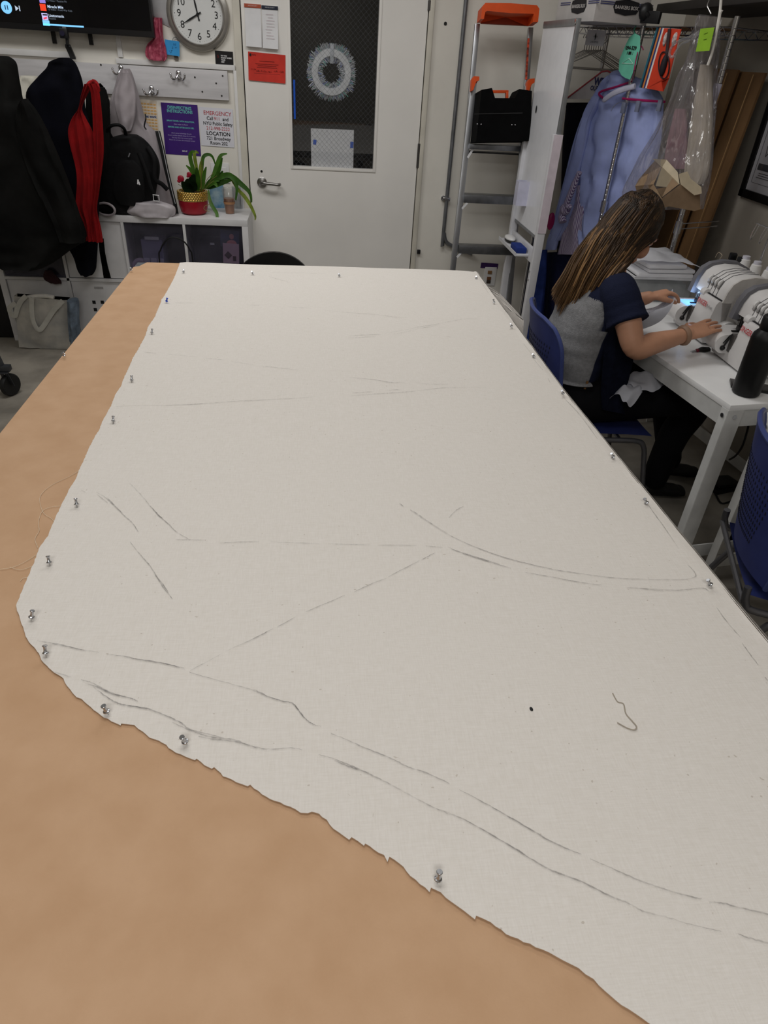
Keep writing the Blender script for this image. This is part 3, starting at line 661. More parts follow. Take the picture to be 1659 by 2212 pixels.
wtext(tv, 'Lisztomania', 105, 33.5, .017, M_scw, ys-.001, bold=.0004); wtext(tv, 'Phoenix', 105, 39.8, .012, M_scd, ys-.001)
wtext(tv, '12 Video • Passion Pit', 100, 1, .012, M_scd, ys-.001)
a, b_ = scr(93, 51), scr(181, 58)
part('progress_bar', MB().box2((a.x, ys-.001, b_.z-.004), (b_.x, ys, b_.z+.004)).box2((a.x, ys-.001, b_.z-.006), (a.x+.036, ys, b_.z+.018)), M_sc, tv)
for px in ((112, 80), (192, 83)):
    p, q = PY(px[0], px[1]-15, D-.02), PY(px[0]+3, px[1]+14, D-.02)
    part('mounting_strap', MB().box2((p.x-.009, D-.02, q.z), (p.x+.012, D-.005, c.z+.06)), M_black, tv)
# webcam below the screen
p = PY(137, 72, yT-.02)
wb = thing('webcam', 'small black camera on a jointed arm hanging under the television', 'camera', (p.x, D-.03, PY(157, 128, D-.03).z))
part('camera_body', MB().box((p.x, yT-.01, p.z), (.045, .03, .048), None, .006), M_black, wb)
part('lens', MB().cyl((p.x-.004, yT-.022, p.z), (p.x-.004, yT-.032, p.z), .013, n=18), mat('lens_glass', (40, 38, 60), .1), wb)
q, r_ = PY(146, 98, yT), PY(158, 126, D-.03)
part('arm', MB().bar((p.x+.01, yT, p.z-.02), q, .022, .014, bev=.002).bar(q, (r_.x, D-.025, r_.z), .030, .014, bev=.002), M_black, wb)
part('clip', MB().box((p.x+.006, yT-.004, p.z+.026), (.02, .012, .010)), M_alu, wb)
# ------------------------------------------------------------------ clock
cc = PY(427, 31, D-.03); Rr = (PY(495, 31, D-.03)-PY(358, 31, D-.03)).length/2
MC = Matrix.Translation((cc.x, D, cc.z)) @ Matrix.Rotation(math.pi/2, 4, 'X')
ck = thing('wall_clock', 'round wall clock with a wide silver rim reading about twenty to twelve', 'clock', (cc.x, D, cc.z))
M_rim = mat('clock_rim', (176, 172, 166), .3, .75, var=.04)
part('rim', MB().lathe([(Rr*.78, .004), (Rr, .0), (Rr, .014), (Rr*.97, .028), (Rr*.90, .034), (Rr*.85, .036), (Rr*.845, .040), (Rr*.80, .046), (Rr*.785, .040), (Rr*.78, .030)], MC, 64, cap=False), M_rim, ck)
part('dial', MB().lathe([(0, .026), (Rr*.79, .026), (Rr*.79, .028), (0, .0281)], MC, 48), mat('dial_white', (226, 227, 226), .5, var=.01), ck)
yd = D-.0295
for n_ in range(1, 13):
    a = math.radians(90-30*n_); rr_ = Rr*.585
    text(ck, str(n_), Rr*.275, frame((cc.x+math.cos(a)*rr_, yd, cc.z+math.sin(a)*rr_), (1, 0, 0), (0, 0, 1)), M_ink, 'numeral', bold=.0)
tk = MB()
for i in range(60):
    a = math.radians(6*i); tk.cyl((cc.x+math.cos(a)*Rr*.72, D-.0282, cc.z+math.sin(a)*Rr*.72), (cc.x+math.cos(a)*Rr*.72, D-.0292, cc.z+math.sin(a)*Rr*.72), .0022 if i % 5 == 0 else .0009, n=8)
part('minute_marks', tk, M_ink, ck)
def hand(ang, L, back, w_, yy):
    a = math.radians(ang); d = V((math.sin(a), 0, math.cos(a))); s = V((d.z, 0, -d.x)); o_ = V((cc.x, yy, cc.z))
    return MB().poly([o_-d*back-s*w_, o_-d*back+s*w_, o_+s*w_*.8, o_+d*L*.55+s*w_*1.1, o_+d*L+s*w_*.25, o_+d*L-s*w_*.25, o_+d*L*.55-s*w_*1.1, o_-s*w_*.8])
part('hour_hand', hand(-11, Rr*.5, Rr*.17, .0042, D-.033), M_ink, ck); part('minute_hand', hand(241, Rr*.53, Rr*.12, .0042, D-.035), M_ink, ck)
part('hub', MB().cyl((cc.x, D-.0285, cc.z), (cc.x, D-.037, cc.z), .008, n=16), M_ink, ck)
part('cover_glass', MB().lathe([(0, .042), (Rr*.785, .040)], MC, 40, cap=False), film('clock_glass', (240, 240, 240), gloss=.0, tint=1.0, rough=.03), ck)
p = PY(378, -32, D-.02)
single('round_wall_plate', MB().lathe([(0, 0), (.20, 0), (.20, .006), (.17, .02), (0, .026)], Matrix.Translation((p.x, D, p.z)) @ Matrix.Rotation(math.pi/2, 4, 'X'), 40), mat('plate_grey', (176, 176, 178), .5), 'pale grey round plate on the wall behind the top left of the clock', 'wall fixture')
# ------------------------------------------------------------------ small things on the wall
pk = drape(MB(), [(331, 350, 38), (331, 351, 52), (332, 352, 70), (331, 353, 84), (319, 357, 96), (314, 360, 112), (316, 361, 124), (324, 356, 131)], D-.03, .045, 7, .012, 36, 3)
single('pink_bag', pk, mat('pink_film', (190, 96, 116), .35, var=.35, scale=60, bump=.6, bscale=90, c2=(150, 50, 76)), 'crumpled pink plastic bag hanging beside the television corner', 'bag')
t, M, w, h = card('sticky_note', PY(357, 85, D-.02), PY(388, 90, D-.02), PY(357, 117, D-.02), mat('sticky_blue', (52, 150, 214), .7), 'bright blue sticky note with handwriting left of the clock', 'note', curl=.004)
hw = MB()
for sx_, sy_, ex, ey in ((-.15, -.35, -.05, -.25), (-.1, -.2, .0, -.15), (-.18, -.28, -.2, -.2), (.05, .0, .02, .12), (.12, .18, .12, .34), (.22, .2, .24, .36), (.08, .30, .16, .28), (.2, .06, .3, .1), (-.02, -.05, .04, .02)):
    hw.bar(M @ V((sx_*w, sy_*h, .0055)), M @ V((ex*w, ey*h, .0055)), .0022, .0006)
part('handwriting', hw, mat('navy_pen', (24, 44, 100), .7), t)
p = PY(378, 87, D-.02)
kr = thing('key_ring', 'small steel ring with a grey tag hung behind the blue sticky note', 'key ring', (p.x, D-.01, p.z))
part('ring', MB().tube([(p.x+math.cos(a)*.014, D-.012, p.z+math.sin(a)*.014) for a in [2*math.pi*i/20 for i in range(20)]], .0016, 6, closed=True), M_alu, kr)
q = PY(381, 126, D-.01); part('tag', MB().box((q.x, D-.009, q.z+.02), (.024, .006, .06), None, .002), mat('tag_grey', (110, 100, 92), .6), kr)
t, M, w, h = card('black_card', PY(464, 109, D), PY(503, 112, D), PY(466, 139, D), mat('card_black', (20, 18, 22), .35), 'small black printed card on the wall between clock and raceway', 'card')
for k, s_ in enumerate(('DO YOU', 'KNOW WHERE', 'YOUR', 'ARE?')): text(t, s_, h*.13, M @ Matrix.Translation((-w*.18, h*(.16-.15*k), .003)), M_paper, align='LEFT', bold=.0004)
text(t, '5', h*.3, M @ Matrix.Translation((-w*.34, h*.08, .003)), mat('dark_red_print', (130, 28, 24), .7))
# posters
t, M, w, h = card('beige_poster', PY(296, 214, D), PY(337, 218, D), PY(305, 284, D), mat('poster_beige', (226, 214, 196), .7), 'pale poster with tan print half hidden behind the grey jacket', 'poster')
bb = MB()
for k in range(9):
    if k in (4,): continue
    for j in range(5): bb.box(M @ V((w*(-.30+.17*j), h*(.38-.095*k), .003)), (w*.13, .0006, h*.045))
part('print', bb, mat('tan_print', (222, 176, 110), .7), t)
text(t, 'at work', h*.11, M @ Matrix.Translation((w*.16, h*.0, .0035)), mat('blue_print', (28, 70, 130), .7), bold=.0006)
t, M, w, h = card('purple_poster', PY(346.5, 221, D), PY(426, 227, D), PY(358.5, 332.5, D), mat('poster_purple', (64, 30, 118), .45, var=.04), 'purple DISINFECTING INSTRUCTIONS poster on the wall', 'poster')
M_mint = mat('mint_print', (110, 200, 196), .6); M_lil = mat('lilac_print', (190, 178, 222), .6)
text(t, 'DISINFECTING\nINSTRUCTIONS', h*.082, M @ Matrix.Translation((0, h*.385, .003)), M_mint, bold=.0005, space=.85, sx=.95)
text(t, 'SPRAY TOWEL WITH SOLUTION,', h*.040, M @ Matrix.Translation((0, h*.165, .003)), M_mint, bold=.0003)
text(t, 'then wipe surfaces', h*.040, M @ Matrix.Translation((0, h*.105, .003)), M_lil, italic=.25)
text(t, 'BEFORE AND AFTER EACH USE.', h*.040, M @ Matrix.Translation((0, h*.045, .003)), M_mint, bold=.0003)
for k, s_ in enumerate(("Don't spray technology directly.", 'Ensure surface remains damp for 3 minutes.', 'You may clean the control panel.', 'Please do not clean the computer screen.')):
    text(t, s_, h*.034, M @ Matrix.Translation((0, h*(-.07-.045*k), .003)), M_lil, italic=.25)
text(t, 'NYU IT', h*.035, M @ Matrix.Translation((w*.05, -h*.42, .003)), M_paper, bold=.0005)
text(t, 'TISCH', h*.03, M @ Matrix.Translation((w*.3, -h*.42, .003)), M_paper, bold=.0003)
t, M, w, h = card('emergency_sign', PY(428.5, 230.5, D), PY(502, 236, D), PY(435.5, 314, D), mat('sign_white', (222, 222, 230), .5, var=.01), 'white EMERGENCY Call 911 sign on the wall beside the purple poster', 'sign', th=.004)
M_red = mat('red_print', (186, 36, 52), .6)
for s_, y_, z_, m_, bo in (('EMERGENCY', .36, .145, M_red, .0), ('Call        and', .225, .125, M_ink, .0003), ('911', .225, .125, M_red, .0), ('NYU Public Safety', .095, .125, M_ink, .0003), ('212-998-2222', -.03, .125, M_red, .0), ('LOCATION', -.165, .14, M_ink, .0006), ('721 Broadway', -.29, .125, M_ink, .0003), ('Room 202', -.415, .125, M_ink, .0003)):
    text(t, s_, h*z_, M @ Matrix.Translation((w*(.04 if s_ != '911' else .022), h*y_, .0052)), m_, bold=bo, sx=.92 if 'Safety' in s_ else .97)
# switch plate behind the plant
p = PY(476, 373, D); sw = thing('switch_plate', 'white double switch plate behind the potted plant', 'switch', (p.x, D, p.z))
part('plate', MB().box((p.x, D-.004, p.z), (.115, .007, .115), None, .003), M_whitep, sw)
for s in (-1, 1): part('rocker', MB().box((p.x+s*.023, D-.008, p.z), (.032, .006, .066), None, .002), M_whitep, sw)
# ------------------------------------------------------------------ cube shelf
xL, xR_ = PY(32.6, 735, yF).x, PY(534.5, 477, yF).x
zT = PY(400, 471, yF).z; zM = PY(80, 602, yF).z
divs = [PY(146, 600, yF).x, PY(265.5, 500, yF).x, PY(398, 500, yF).x]
sh = thing('cube_shelf', 'white cube shelf unit of four by two compartments along the wall under the coats', 'shelf', ((xL+xR_)/2, (yF+D)/2, 0))
th = .037; M_shelf = mat('shelf_white', (214, 213, 214), .4, var=.02)
bx = MB().box2((xL, yF, zT-th), (xR_, D-.005, zT), .0015).box2((xL, yF, 0), (xR_, D-.005, th), .0015).box2((xL, yF, th), (xL+th, D-.005, zT-th), .0015).box2((xR_-th, yF, th), (xR_, D-.005, zT-th), .0015)
part('outer_frame', bx, M_shelf, sh)
for x in divs: part('divider', MB().box2((x-.008, yF+.001, th), (x+.008, D-.01, zT-th)), M_shelf, sh)
part('middle_shelf', MB().box2((xL+th, yF+.001, zM-.008), (xR_-th, D-.01, zM+.008)), M_shelf, sh)
part('back_panel', MB().box2((xL+th, D-.012, th), (xR_-th, D-.008, zT-th)), mat('shelf_back', (56, 54, 68), .7), sh)
edges = [xL+th]+[e for x in divs for e in (x-.008, x+.008)]+[xR_-th]
cells = [(edges[2*i], edges[2*i+1]) for i in range(4)]
for i, (a, c_) in enumerate(cells):
    dr_ = part('door', MB().box2((a+.003, yF+.012, th+.003), (c_-.003, yF+.03, zM-.012), .002), M_shelf, sh)
    if i in (0, 1, 2):
        x = (a+c_)/2
        if i == 1:
            q = PY(213, 622, yF+.01)
            part('label_strip', MB().box((q.x, yF+.0115, q.z), (.056, .001, .014)), mat('label_grey', (170, 168, 168), .6), dr_)
            text(dr_, 'DANGER', .010, frame((q.x, yF+.0105, q.z), (1, 0, 0), (0, 0, 1)), M_ink) if False else None
            hb = MB()
            for px in ((203, 653), (221, 653), (206, 669), (224, 669)):
                q = PY(*px, yF+.01); hb.box((q.x, yF+.0115, q.z), (.020, .002, .020))
            part('grip_hole', hb, M_ink, dr_)
a, c_ = cells[1]
part('door', MB().box2((a+.003, yF+.012, zM+.012), (c_-.003, yF+.03, zT-th-.004), .002), M_shelf, sh, label='plain white door')
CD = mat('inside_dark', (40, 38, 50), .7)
for i in (0, 2, 3): part('dark_inner_sheet', MB().box2((cells[i][0], yF+.20, zM+.0085), (cells[i][1], D-.014, zM+.012)).box2((cells[i][0], yF+.20, zM+.01), (cells[i][0]+.003, D-.014, zT-th)).box2((cells[i][1]-.003, yF+.20, zM+.01), (cells[i][1], D-.014, zT-th)), CD, sh)  # dark sheets added to make the compartment interiors dark
M_acr = film('smoked_acrylic', (150, 148, 168), gloss=.02, tint=.92, rough=.06, body=.07)
M_bin = mat('dark_bin', (26, 22, 40), .5, var=.15)
for i in (0, 2, 3):
    a, c_ = cells[i]
    part('smoked_door', MB().box2((a+.003, yF+.010, zM+.011), (c_-.003, yF+.014, zT-th-.003)), M_acr, sh, label='smoked purple acrylic door')
# contents behind the smoked doors
a, c_ = cells[0]
single('storage_box', MB().box2((a+.03, yF+.06, zM+.009), (c_-.03, D-.06, zT-.1), .01), M_bin, 'dark storage box in the leftmost upper shelf compartment', 'box')
a, c_ = cells[2]
ob = thing('drawer_organizer', 'clear drawer organizer with a white label in the third upper compartment', 'organizer', ((a+c_)/2, yF+.1, zM+.008))
p = PY(332, 545, yF+.06)
part('case', MB().box2((p.x-.07, yF+.06, zM+.009), (p.x+.06, yF+.2, p.z+.075), .003), mat('grey_purple', (140, 136, 166), .4, var=.1), ob)
for r_ in range(3):
    for k in range(3): part('drawer', MB().box((p.x-.048+.043*k, yF+.058, zM+.035+.04*r_), (.036, .006, .032), None, .003), mat('clear_drawer', (196, 192, 214), .25), ob)
part('label_strip', MB().box((p.x, yF+.055, p.z+.085), (.085, .003, .018)), M_paper, ob)
p = PY(302, 555, yF+.08); single('tape_roll', MB().tube([(p.x+.042*math.cos(t), yF+.08, zM+.068+.042*math.sin(t)) for t in [2*math.pi*i/24 for i in range(24)]], (.016), 8, closed=True), mat('pale_tape', (206, 186, 206), .5), 'pale roll standing beside the organizer inside the third compartment', 'roll')
loop = smooth_path([V((PY(345, 570, yF-.03).x, yF-.03, .01)), PY(345, 570, yF-.03), PY(347, 540, yF-.04), PY(358, 520, yF-.045), PY(374, 513, yF-.045), (PY(395, 520, yF-.045)), PY(410, 540, yF-.04), PY(417, 570, yF-.03), V((PY(417, 570, yF-.03).x, yF-.03, .01))], 6)
single('cable_loop', MB().tube(loop, .0045, 8), M_black, 'black cable loop arching in front of the smoked shelf doors', 'cable')
a, c_ = cells[3]
p = PY(458, 545, yF+.06)
ob = thing('drawer_organizer', 'black drawer organizer with a small white label in the rightmost compartment', 'organizer', (p.x, yF+.1, zM+.008))
part('case', MB().box2((p.x-.07, yF+.07, zM+.009), (p.x+.06, yF+.2, p.z+.07), .003), M_bin, ob)
for r_ in range(3):
    for k in range(3): part('drawer', MB().box((p.x-.045+.042*k, yF+.068, zM+.03+.04*r_), (.034, .005, .030), None, .003), mat('smoke_drawer', (56, 54, 66), .3), ob)
part('label_strip', MB().box((p.x+.005, yF+.066, p.z+.05), (.026, .003, .012)), M_paper, ob)
q = PY(496, 517, yF+.03)
t = thing('magazine', 'magazine with a green and pink cover standing in the rightmost compartment', 'magazine', (q.x, yF+.04, q.z))
part('cover', MB().box((q.x, yF+.04, q.z), (.115, .004, .10), Matrix.Rotation(.06, 3, 'Y')), mat('cover_green', (56, 76, 74), .5, var=.4, scale=14, c2=(90, 92, 140)), t)
part('cover_figure', MB().ball((q.x+.012, yF+.037, q.z+.015), .014, (1, .1, 1.2), 12).ball((q.x+.01, yF+.037, q.z-.028), .032, (1, .06, .7), 12), mat('cover_pink', (226, 150, 150), .6), t)
q = PY(499, 548, yF+.025)
t = thing('pink_card', 'pale pink printed card leaning below the magazine in the rightmost compartment', 'card', (q.x, yF+.03, q.z))
part('sheet', MB().box((q.x, yF+.03, q.z), (.10, .003, .12), Matrix.Rotation(.05, 3, 'Y')), mat('card_pink', (236, 200, 212), .6), t)
part('printed_shapes', MB().box((q.x-.018, yF+.027, q.z-.01), (.034, .001, .034), Matrix.Rotation(.78, 3, 'Y')).box((q.x+.02, yF+.027, q.z-.03), (.02, .001, .03)), mat('card_brown', (96, 62, 66), .6), t)
for k in range(6):
    p = PY(440+5*k, 564, yF+.03)
    single('small_case', MB().box2((p.x-.005, yF+.03, zM+.009), (p.x+.005, yF+.06, zM+.05)), mat('case_%d' % (k % 3), ((170, 176, 200), (96, 110, 150), (204, 204, 214))[k % 3], .4), 'slim case in a row of small cases at the foot of the rightmost compartment', 'case', 'small cases in the shelf')
# ------------------------------------------------------------------ coats
M_co1 = mat('black_coat', (19, 19, 18), .85, var=.3, scale=6, bump=.5, bscale=9, spec=.12)
M_co2 = mat('navy_coat', (8, 9, 18), .85, var=.3, scale=6, bump=.35, bscale=14, spec=.1)
puf = thing('puffer_coat', 'long black padded coat hanging at the far left of the hook board', 'coat', PY(60, 575, D-.66))
part('sleeve', drape(MB(), [(50, 56, 214), (38, 74, 232), (34, 96, 268), (44, 120, 320), (66, 146, 385), (96, 168, 450), (118, 181, 495), (128, 184, 522)], D-.73, .08, 6, .012, 36, 17), M_co1, puf)
part('coat_body', drape(MB(), [(-30, 14, 121), (-45, 29, 130), (-60, 36, 150), (-70, 43, 185), (-80, 50, 216), (-90, 72, 243), (-95, 100, 300), (-95, 118, 350), (-95, 140, 400), (-95, 166, 450), (-90, 182, 485), (-80, 184, 512), (-60, 150, 538), (-30, 120, 562), (0, 95, 576)], D-.66, .18, 6, .014, 44, 1), M_co1, puf)
single('hooded_coat', drape(MB(), [(130, 150, 125), (108, 162, 135), (101, 169, 149), (80, 177, 172), (58, 181, 202), (62, 186, 240), (80, 205, 300), (95, 213, 360), (110, 214, 420), (125, 213, 470), (140, 211, 520), (160, 209, 555), (168, 207, 580), (176, 201, 592)], D-.485, .11, 5, .012, 40, 2), M_co2, 'dark navy hooded coat hanging between the black coat and the red scarf', 'coat')
single('cream_garment', drape(MB(), [(46, 80, 164), (40, 84, 176), (42, 82, 196), (48, 76, 218), (56, 72, 245), (60, 74, 290)], D-.16, .10, 5, .01, 30, 5), mat('cream_knit', (232, 228, 214), .9, var=.06), 'cream fleece garment peeking out between the two dark coats', 'garment')
single('dark_jacket', drape(MB(), [(188, 226, 188), (186, 235, 215), (186, 238, 260), (190, 240, 310), (200, 244, 360), (203, 244, 420), (203, 240, 455)], D-.33, .06, 5, .01, 30, 9), M_co1, 'black jacket hanging behind the red scarf', 'jacket')
st_ = MB().ribbon([PY(208, 186, D-.24), PY(216, 184, D-.25), PY(226, 196, D-.25), PY(233, 225, D-.25), PY(232, 260, D-.25)], .022, (0, -1, 0))
bmesh.ops.solidify(st_.bm, geom=st_.bm.faces[:], thickness=.004); single('bag_strap', st_, M_blackf, 'thin black strap looped over the hook right of the red scarf', 'strap')
st_ = MB().grid([[PY(a, y, Y_) for a in (x0, (x0+x1)/2, x1)] for x0, x1, y, Y_ in ((212, 224, 515, D-.47), (215, 227, 545, D-.475), (220, 233, 575, D-.475), (224, 240, 601, D-.47))])
bmesh.ops.solidify(st_.bm, geom=st_.bm.faces[:], thickness=.006); single('hanging_belt', st_, M_blackf, 'black fabric belt dangling below the red scarf', 'belt')
single('maroon_cloth', drape(MB(), [(98, 112, 584), (94, 120, 594), (96, 130, 604), (110, 133, 612)], yF-.015, .03, 5, .006, 24, 4), mat('maroon', (52, 22, 26), .9), 'small maroon cloth caught on the shelf edge under the black coat', 'cloth')
rs = thing('red_scarf', 'bright red scarf looped over a coat hook', 'scarf', PY(200, 520, D-.5))
M_redf = mat('red_wool', (186, 24, 28), .9, var=.12, scale=9, bump=.35, bscale=150, sheen=.0, c2=(150, 14, 20))
def strand(rows, Y0, nf, amp, seed):
    pts = [(PY(a, y, Y0), PY(b_, y, Y0)) for a, b_, y in rows]; A = smooth_path([p[0] for p in pts], 5); B = smooth_path([p[1] for p in pts], 5)
    g = []
    for i, (a, b_) in enumerate(zip(A, B)):
        g.append([lerp(a, b_, j/16)+V((0, -amp*(1+math.sin(nf*math.pi*j/16+seed+i*.05)) - .018*math.sin(math.pi*j/16), 0)) for j in range(17)])
    m_ = MB().grid(g); bmesh.ops.solidify(m_.bm, geom=m_.bm.faces[:], thickness=.005); return m_
part('hanging_end', strand([(183, 204, 181), (176, 188, 208), (171, 178, 234), (157, 186, 255), (149, 199, 281), (153, 206, 312), (165, 211, 360), (168, 212, 394), (166, 210, 446), (180, 206, 476), (186, 206, 500), (187, 211, 520)], D-.58, 5, .009, 0), M_redf, rs)
part('hanging_end', strand([(188, 211, 180), (197, 216, 196), (201, 221, 235), (203, 225, 290), (205, 225, 340), (204, 216, 410), (199, 211, 452), (203, 219, 490), (206, 224, 522)], D-.595, 4, .008, 1.2), M_redf, rs)
part('loop', MB().tube(smooth_path([PY(188, 190, D-.53), PY(192, 181, D-.5), PY(201, 178, D-.45), PY(209, 181, D-.5), PY(212, 192, D-.54)], 5), .016, 12, flat=.6), M_redf, rs)
# grey jacket
jk = thing('grey_jacket', 'pale grey rain jacket hanging from a hook with its hem on the shelf', 'jacket', PY(285, 460, D-.2))
M_jk = mat('grey_nylon', (168, 160, 164), .5, var=.08, scale=9, bump=.35, bscale=22)
part('body', drape(MB(), [(266, 278, 149), (256, 286, 162), (246, 297, 196), (235, 306, 228), (226, 316, 262), (224, 340, 288), (222, 354, 330), (218, 364, 375), (214, 374, 420), (212, 381, 450), (214, 379, 466)], D-.15, .12, 7, .010, 44, 6), M_jk, jk)
part('hood', drape(MB(), [(264, 282, 158), (255, 290, 180), (248, 294, 205), (248, 294, 228), (254, 292, 252), (260, 288, 272), (264, 284, 282)], D-.23, .07, 4, .008, 36, 8), M_jk, jk)
for px in ((234, 233), (313, 265)):
    p = PY(*px, D-.26); part('drawstring', MB().tube(smooth_path([p+V((.004, .02, .04)), p+V((.008, 0, .02)), p, p+V((-.006, 0, -.02)), p+V((.004, 0, -.035))], 4), .004, 7), M_black, jk)
zp = MB().grid([[PY(lerp(a, b_, j/4), y, Y_) for j in range(5)] for a, b_, y, Y_ in ((335, 346, 283, D-.17), (344, 355, 320, D-.20), (354, 364, 365, D-.22), (364, 373, 405, D-.24), (374, 382, 440, D-.26), (376, 386, 462, D-.33))]); zp.mi = 1
zp.grid([[PY(lerp(a, b_, j/2), y, Y_-.004) for j in range(3)] for a, b_, y, Y_ in ((342, 343.5, 284, D-.17), (351, 352.5, 320, D-.20), (360, 361.5, 365, D-.22), (369, 370.5, 405, D-.24), (378, 379.5, 440, D-.26))])
bmesh.ops.solidify(zp.bm, geom=zp.bm.faces[:], thickness=.004)
part('zip_tape', zp, [M_black, M_paper], jk, label='black zip tape with a white stripe')
part('hem', drape(MB(), [(285, 352, 436), (278, 376, 444), (272, 379, 458), (290, 372, 467)], D-.36, .10, 5, .008, 30, 11), mat('grey_nylon_light', (186, 180, 184), .5, var=.06, bump=.3, bscale=20), jk)
p = PY(229, 452, D-.42)
cf = MB(); cu_ = [V((p.x+.055*math.cos(t), D-.42-.02*math.cos(t), p.z+.034*math.sin(t))) for t in [2*math.pi*i/28 for i in range(28)]]
cf.tube(cu_, .007, 8, closed=True); part('cuff', cf, M_jk, jk)
part('cuff_lining', MB().ball(p+V((0, .02, 0)), .053, (1, .5, .62), 16), M_blackf, jk, label='black lining inside the cuff')
# backpack
bp = thing('backpack', 'black backpack resting on the shelf against the grey jacket', 'backpack', PY(275, 457, D-.36))
M_bp = mat('backpack_nylon', (14, 14, 16), .7, var=.2, scale=12, bump=.3, bscale=60, spec=.2)
part('body', drape(MB(), [(262, 296, 292), (240, 312, 300), (232, 330, 320), (227, 343, 345), (222, 345, 370), (216, 339, 400), (213, 333, 425), (220, 316, 445), (240, 300, 457)], D-.31, .13, 4, .008, 40, 7, 5), M_bp, bp)
part('front_pocket', drape(MB(), [(262, 290, 345), (250, 305, 362), (244, 312, 395), (246, 312, 425), (258, 300, 443)], D-.38, .04, 3, .004, 30, 12), M_bp, bp)
part('top_handle', MB().tube(smooth_path([PY(240, 298, D-.32), PY(233, 282, D-.34), PY(240, 272, D-.36), PY(256, 270, D-.36), PY(268, 278, D-.34), PY(272, 292, D-.32)], 5), .014, 10, flat=.6), M_bp, bp)
part('shoulder_strap', MB().tube(smooth_path([PY(318, 318, D-.36), PY(333, 345, D-.38), PY(334, 385, D-.38), PY(350, 398, D-.37), PY(362, 410, D-.36)], 5), .013, 10, flat=.4, up=(0, 1, 0)), M_bp, bp)
part('shoulder_strap', MB().tube(smooth_path([PY(300, 330, D-.38), PY(316, 370, D-.39), PY(326, 405, D-.39), PY(338, 432, D-.38)], 5), .012, 10, flat=.4, up=(0, 1, 0)), M_bp, bp)
bk = PY(337.5, 428, D-.40); q4 = [bk+V((sx_*.016, 0, sz_*.018)) for sx_, sz_ in ((-1, -.8), (1, -1), (1, .8), (-1, 1))]
part('buckle', MB().tube(q4, .0035, 6, closed=True), mat('buckle_white', (214, 214, 216), .4), bp, label='white square buckle')
part('logo', MB().box(PY(298, 393, D-.418), (.008, .002, .026), Matrix.Rotation(.2, 3, 'Y')).box(PY(301, 396, D-.418), (.006, .002, .018), Matrix.Rotation(-.2, 3, 'Y')), M_paper, bp)
part('logo', MB().box(PY(279, 335, D-.387), (.006, .002, .024), Matrix.Rotation(.5, 3, 'Y')), mat('grey_print', (110, 110, 114), .6), bp)
# ------------------------------------------------------------------ plant, cup, box on the shelf
pc = PZ(420, 461, zT); pr = (PY(451, 430, pc.y)-PY(389, 430, pc.y)).length/2
pot = thing('potted_plant', 'leafy green plant in a red and gold pot on the cube shelf', 'plant', (pc.x, pc.y, zT))
MP = Matrix.Translation((pc.x, pc.y, zT)); ph = .125
zq = PY(420, 437, pc.y-pr).z-zT
part('pot', MB().lathe([(0, 0), (pr*.72, 0), (pr*.9, .012), (pr*1.0, zq*.6), (pr*1.02, zq), (pr*.97, zq+.001)], MP, 40), mat('red_glaze', (150, 22, 38), .3, var=.05), pot)
gb = MB().lathe([(pr*1.02, zq), (pr*1.01, zq+.03), (pr*.97, zq+.052), (pr*.9, zq+.052), (pr*.88, zq+.03), (0, zq+.03)], MP, 40)
for k in range(5):
    for j in range(36):
        a = 2*math.pi*(j+.5*(k % 2))/36; gb.ball((pc.x+math.cos(a)*pr*1.015, pc.y+math.sin(a)*pr*1.015, zT+zq+.006+.010*k), .0075, (.5+.5*abs(math.sin(a)), .5+.5*abs(math.cos(a)), .8), 6)
part('gold_band', gb, mat('gold_scale', (222, 190, 110), .25, .9, var=.1), pot)
part('soil', MB().lathe([(0, zq+.034), (pr*.88, zq+.034)], MP, 24, cap=False), mat('soil', (38, 28, 22), .95), pot)
M_lf = [mat('leaf_green', (70, 118, 34), .45, var=.15, scale=30), mat('leaf_dark', (20, 46, 18), .5, var=.2), mat('leaf_yellow', (150, 168, 60), .5, var=.15, scale=25), mat('leaf_mid', (92, 140, 48), .45, var=.15)]
def leaf(pts, wpx, m_, dy=0.0, name='leaf'):
    k = len(pts); q = []
    for i, (x, y) in enumerate(pts):
        q.append(PY(310+x/6.636, 190+y/6.636, pc.y + dy*i/(k-1)))
    q = smooth_path(q, 5); n_ = len(q); ws = wpx/6.636*.0022
    b = MB(); wd = [ws*(.25+1.0*math.sin(math.pi*min(1, (i/(n_-1))**.8*1.0)))*.85 + .0015 for i in range(n_)]
    rows = []
    for i in range(n_):
        t = (q[min(i+1, n_-1)]-q[max(i-1, 0)]).normalized(); s = V((0, -1, .3)).cross(t).normalized(); up = t.cross(s)
        rows.append([q[i]-s*wd[i]/2+up*wd[i]*.12, q[i], q[i]+s*wd[i]/2+up*wd[i]*.12])
    b.grid(rows); bmesh.ops.solidify(b.bm, geom=b.bm.faces[:], thickness=.0008); part(name, b, m_, pot)
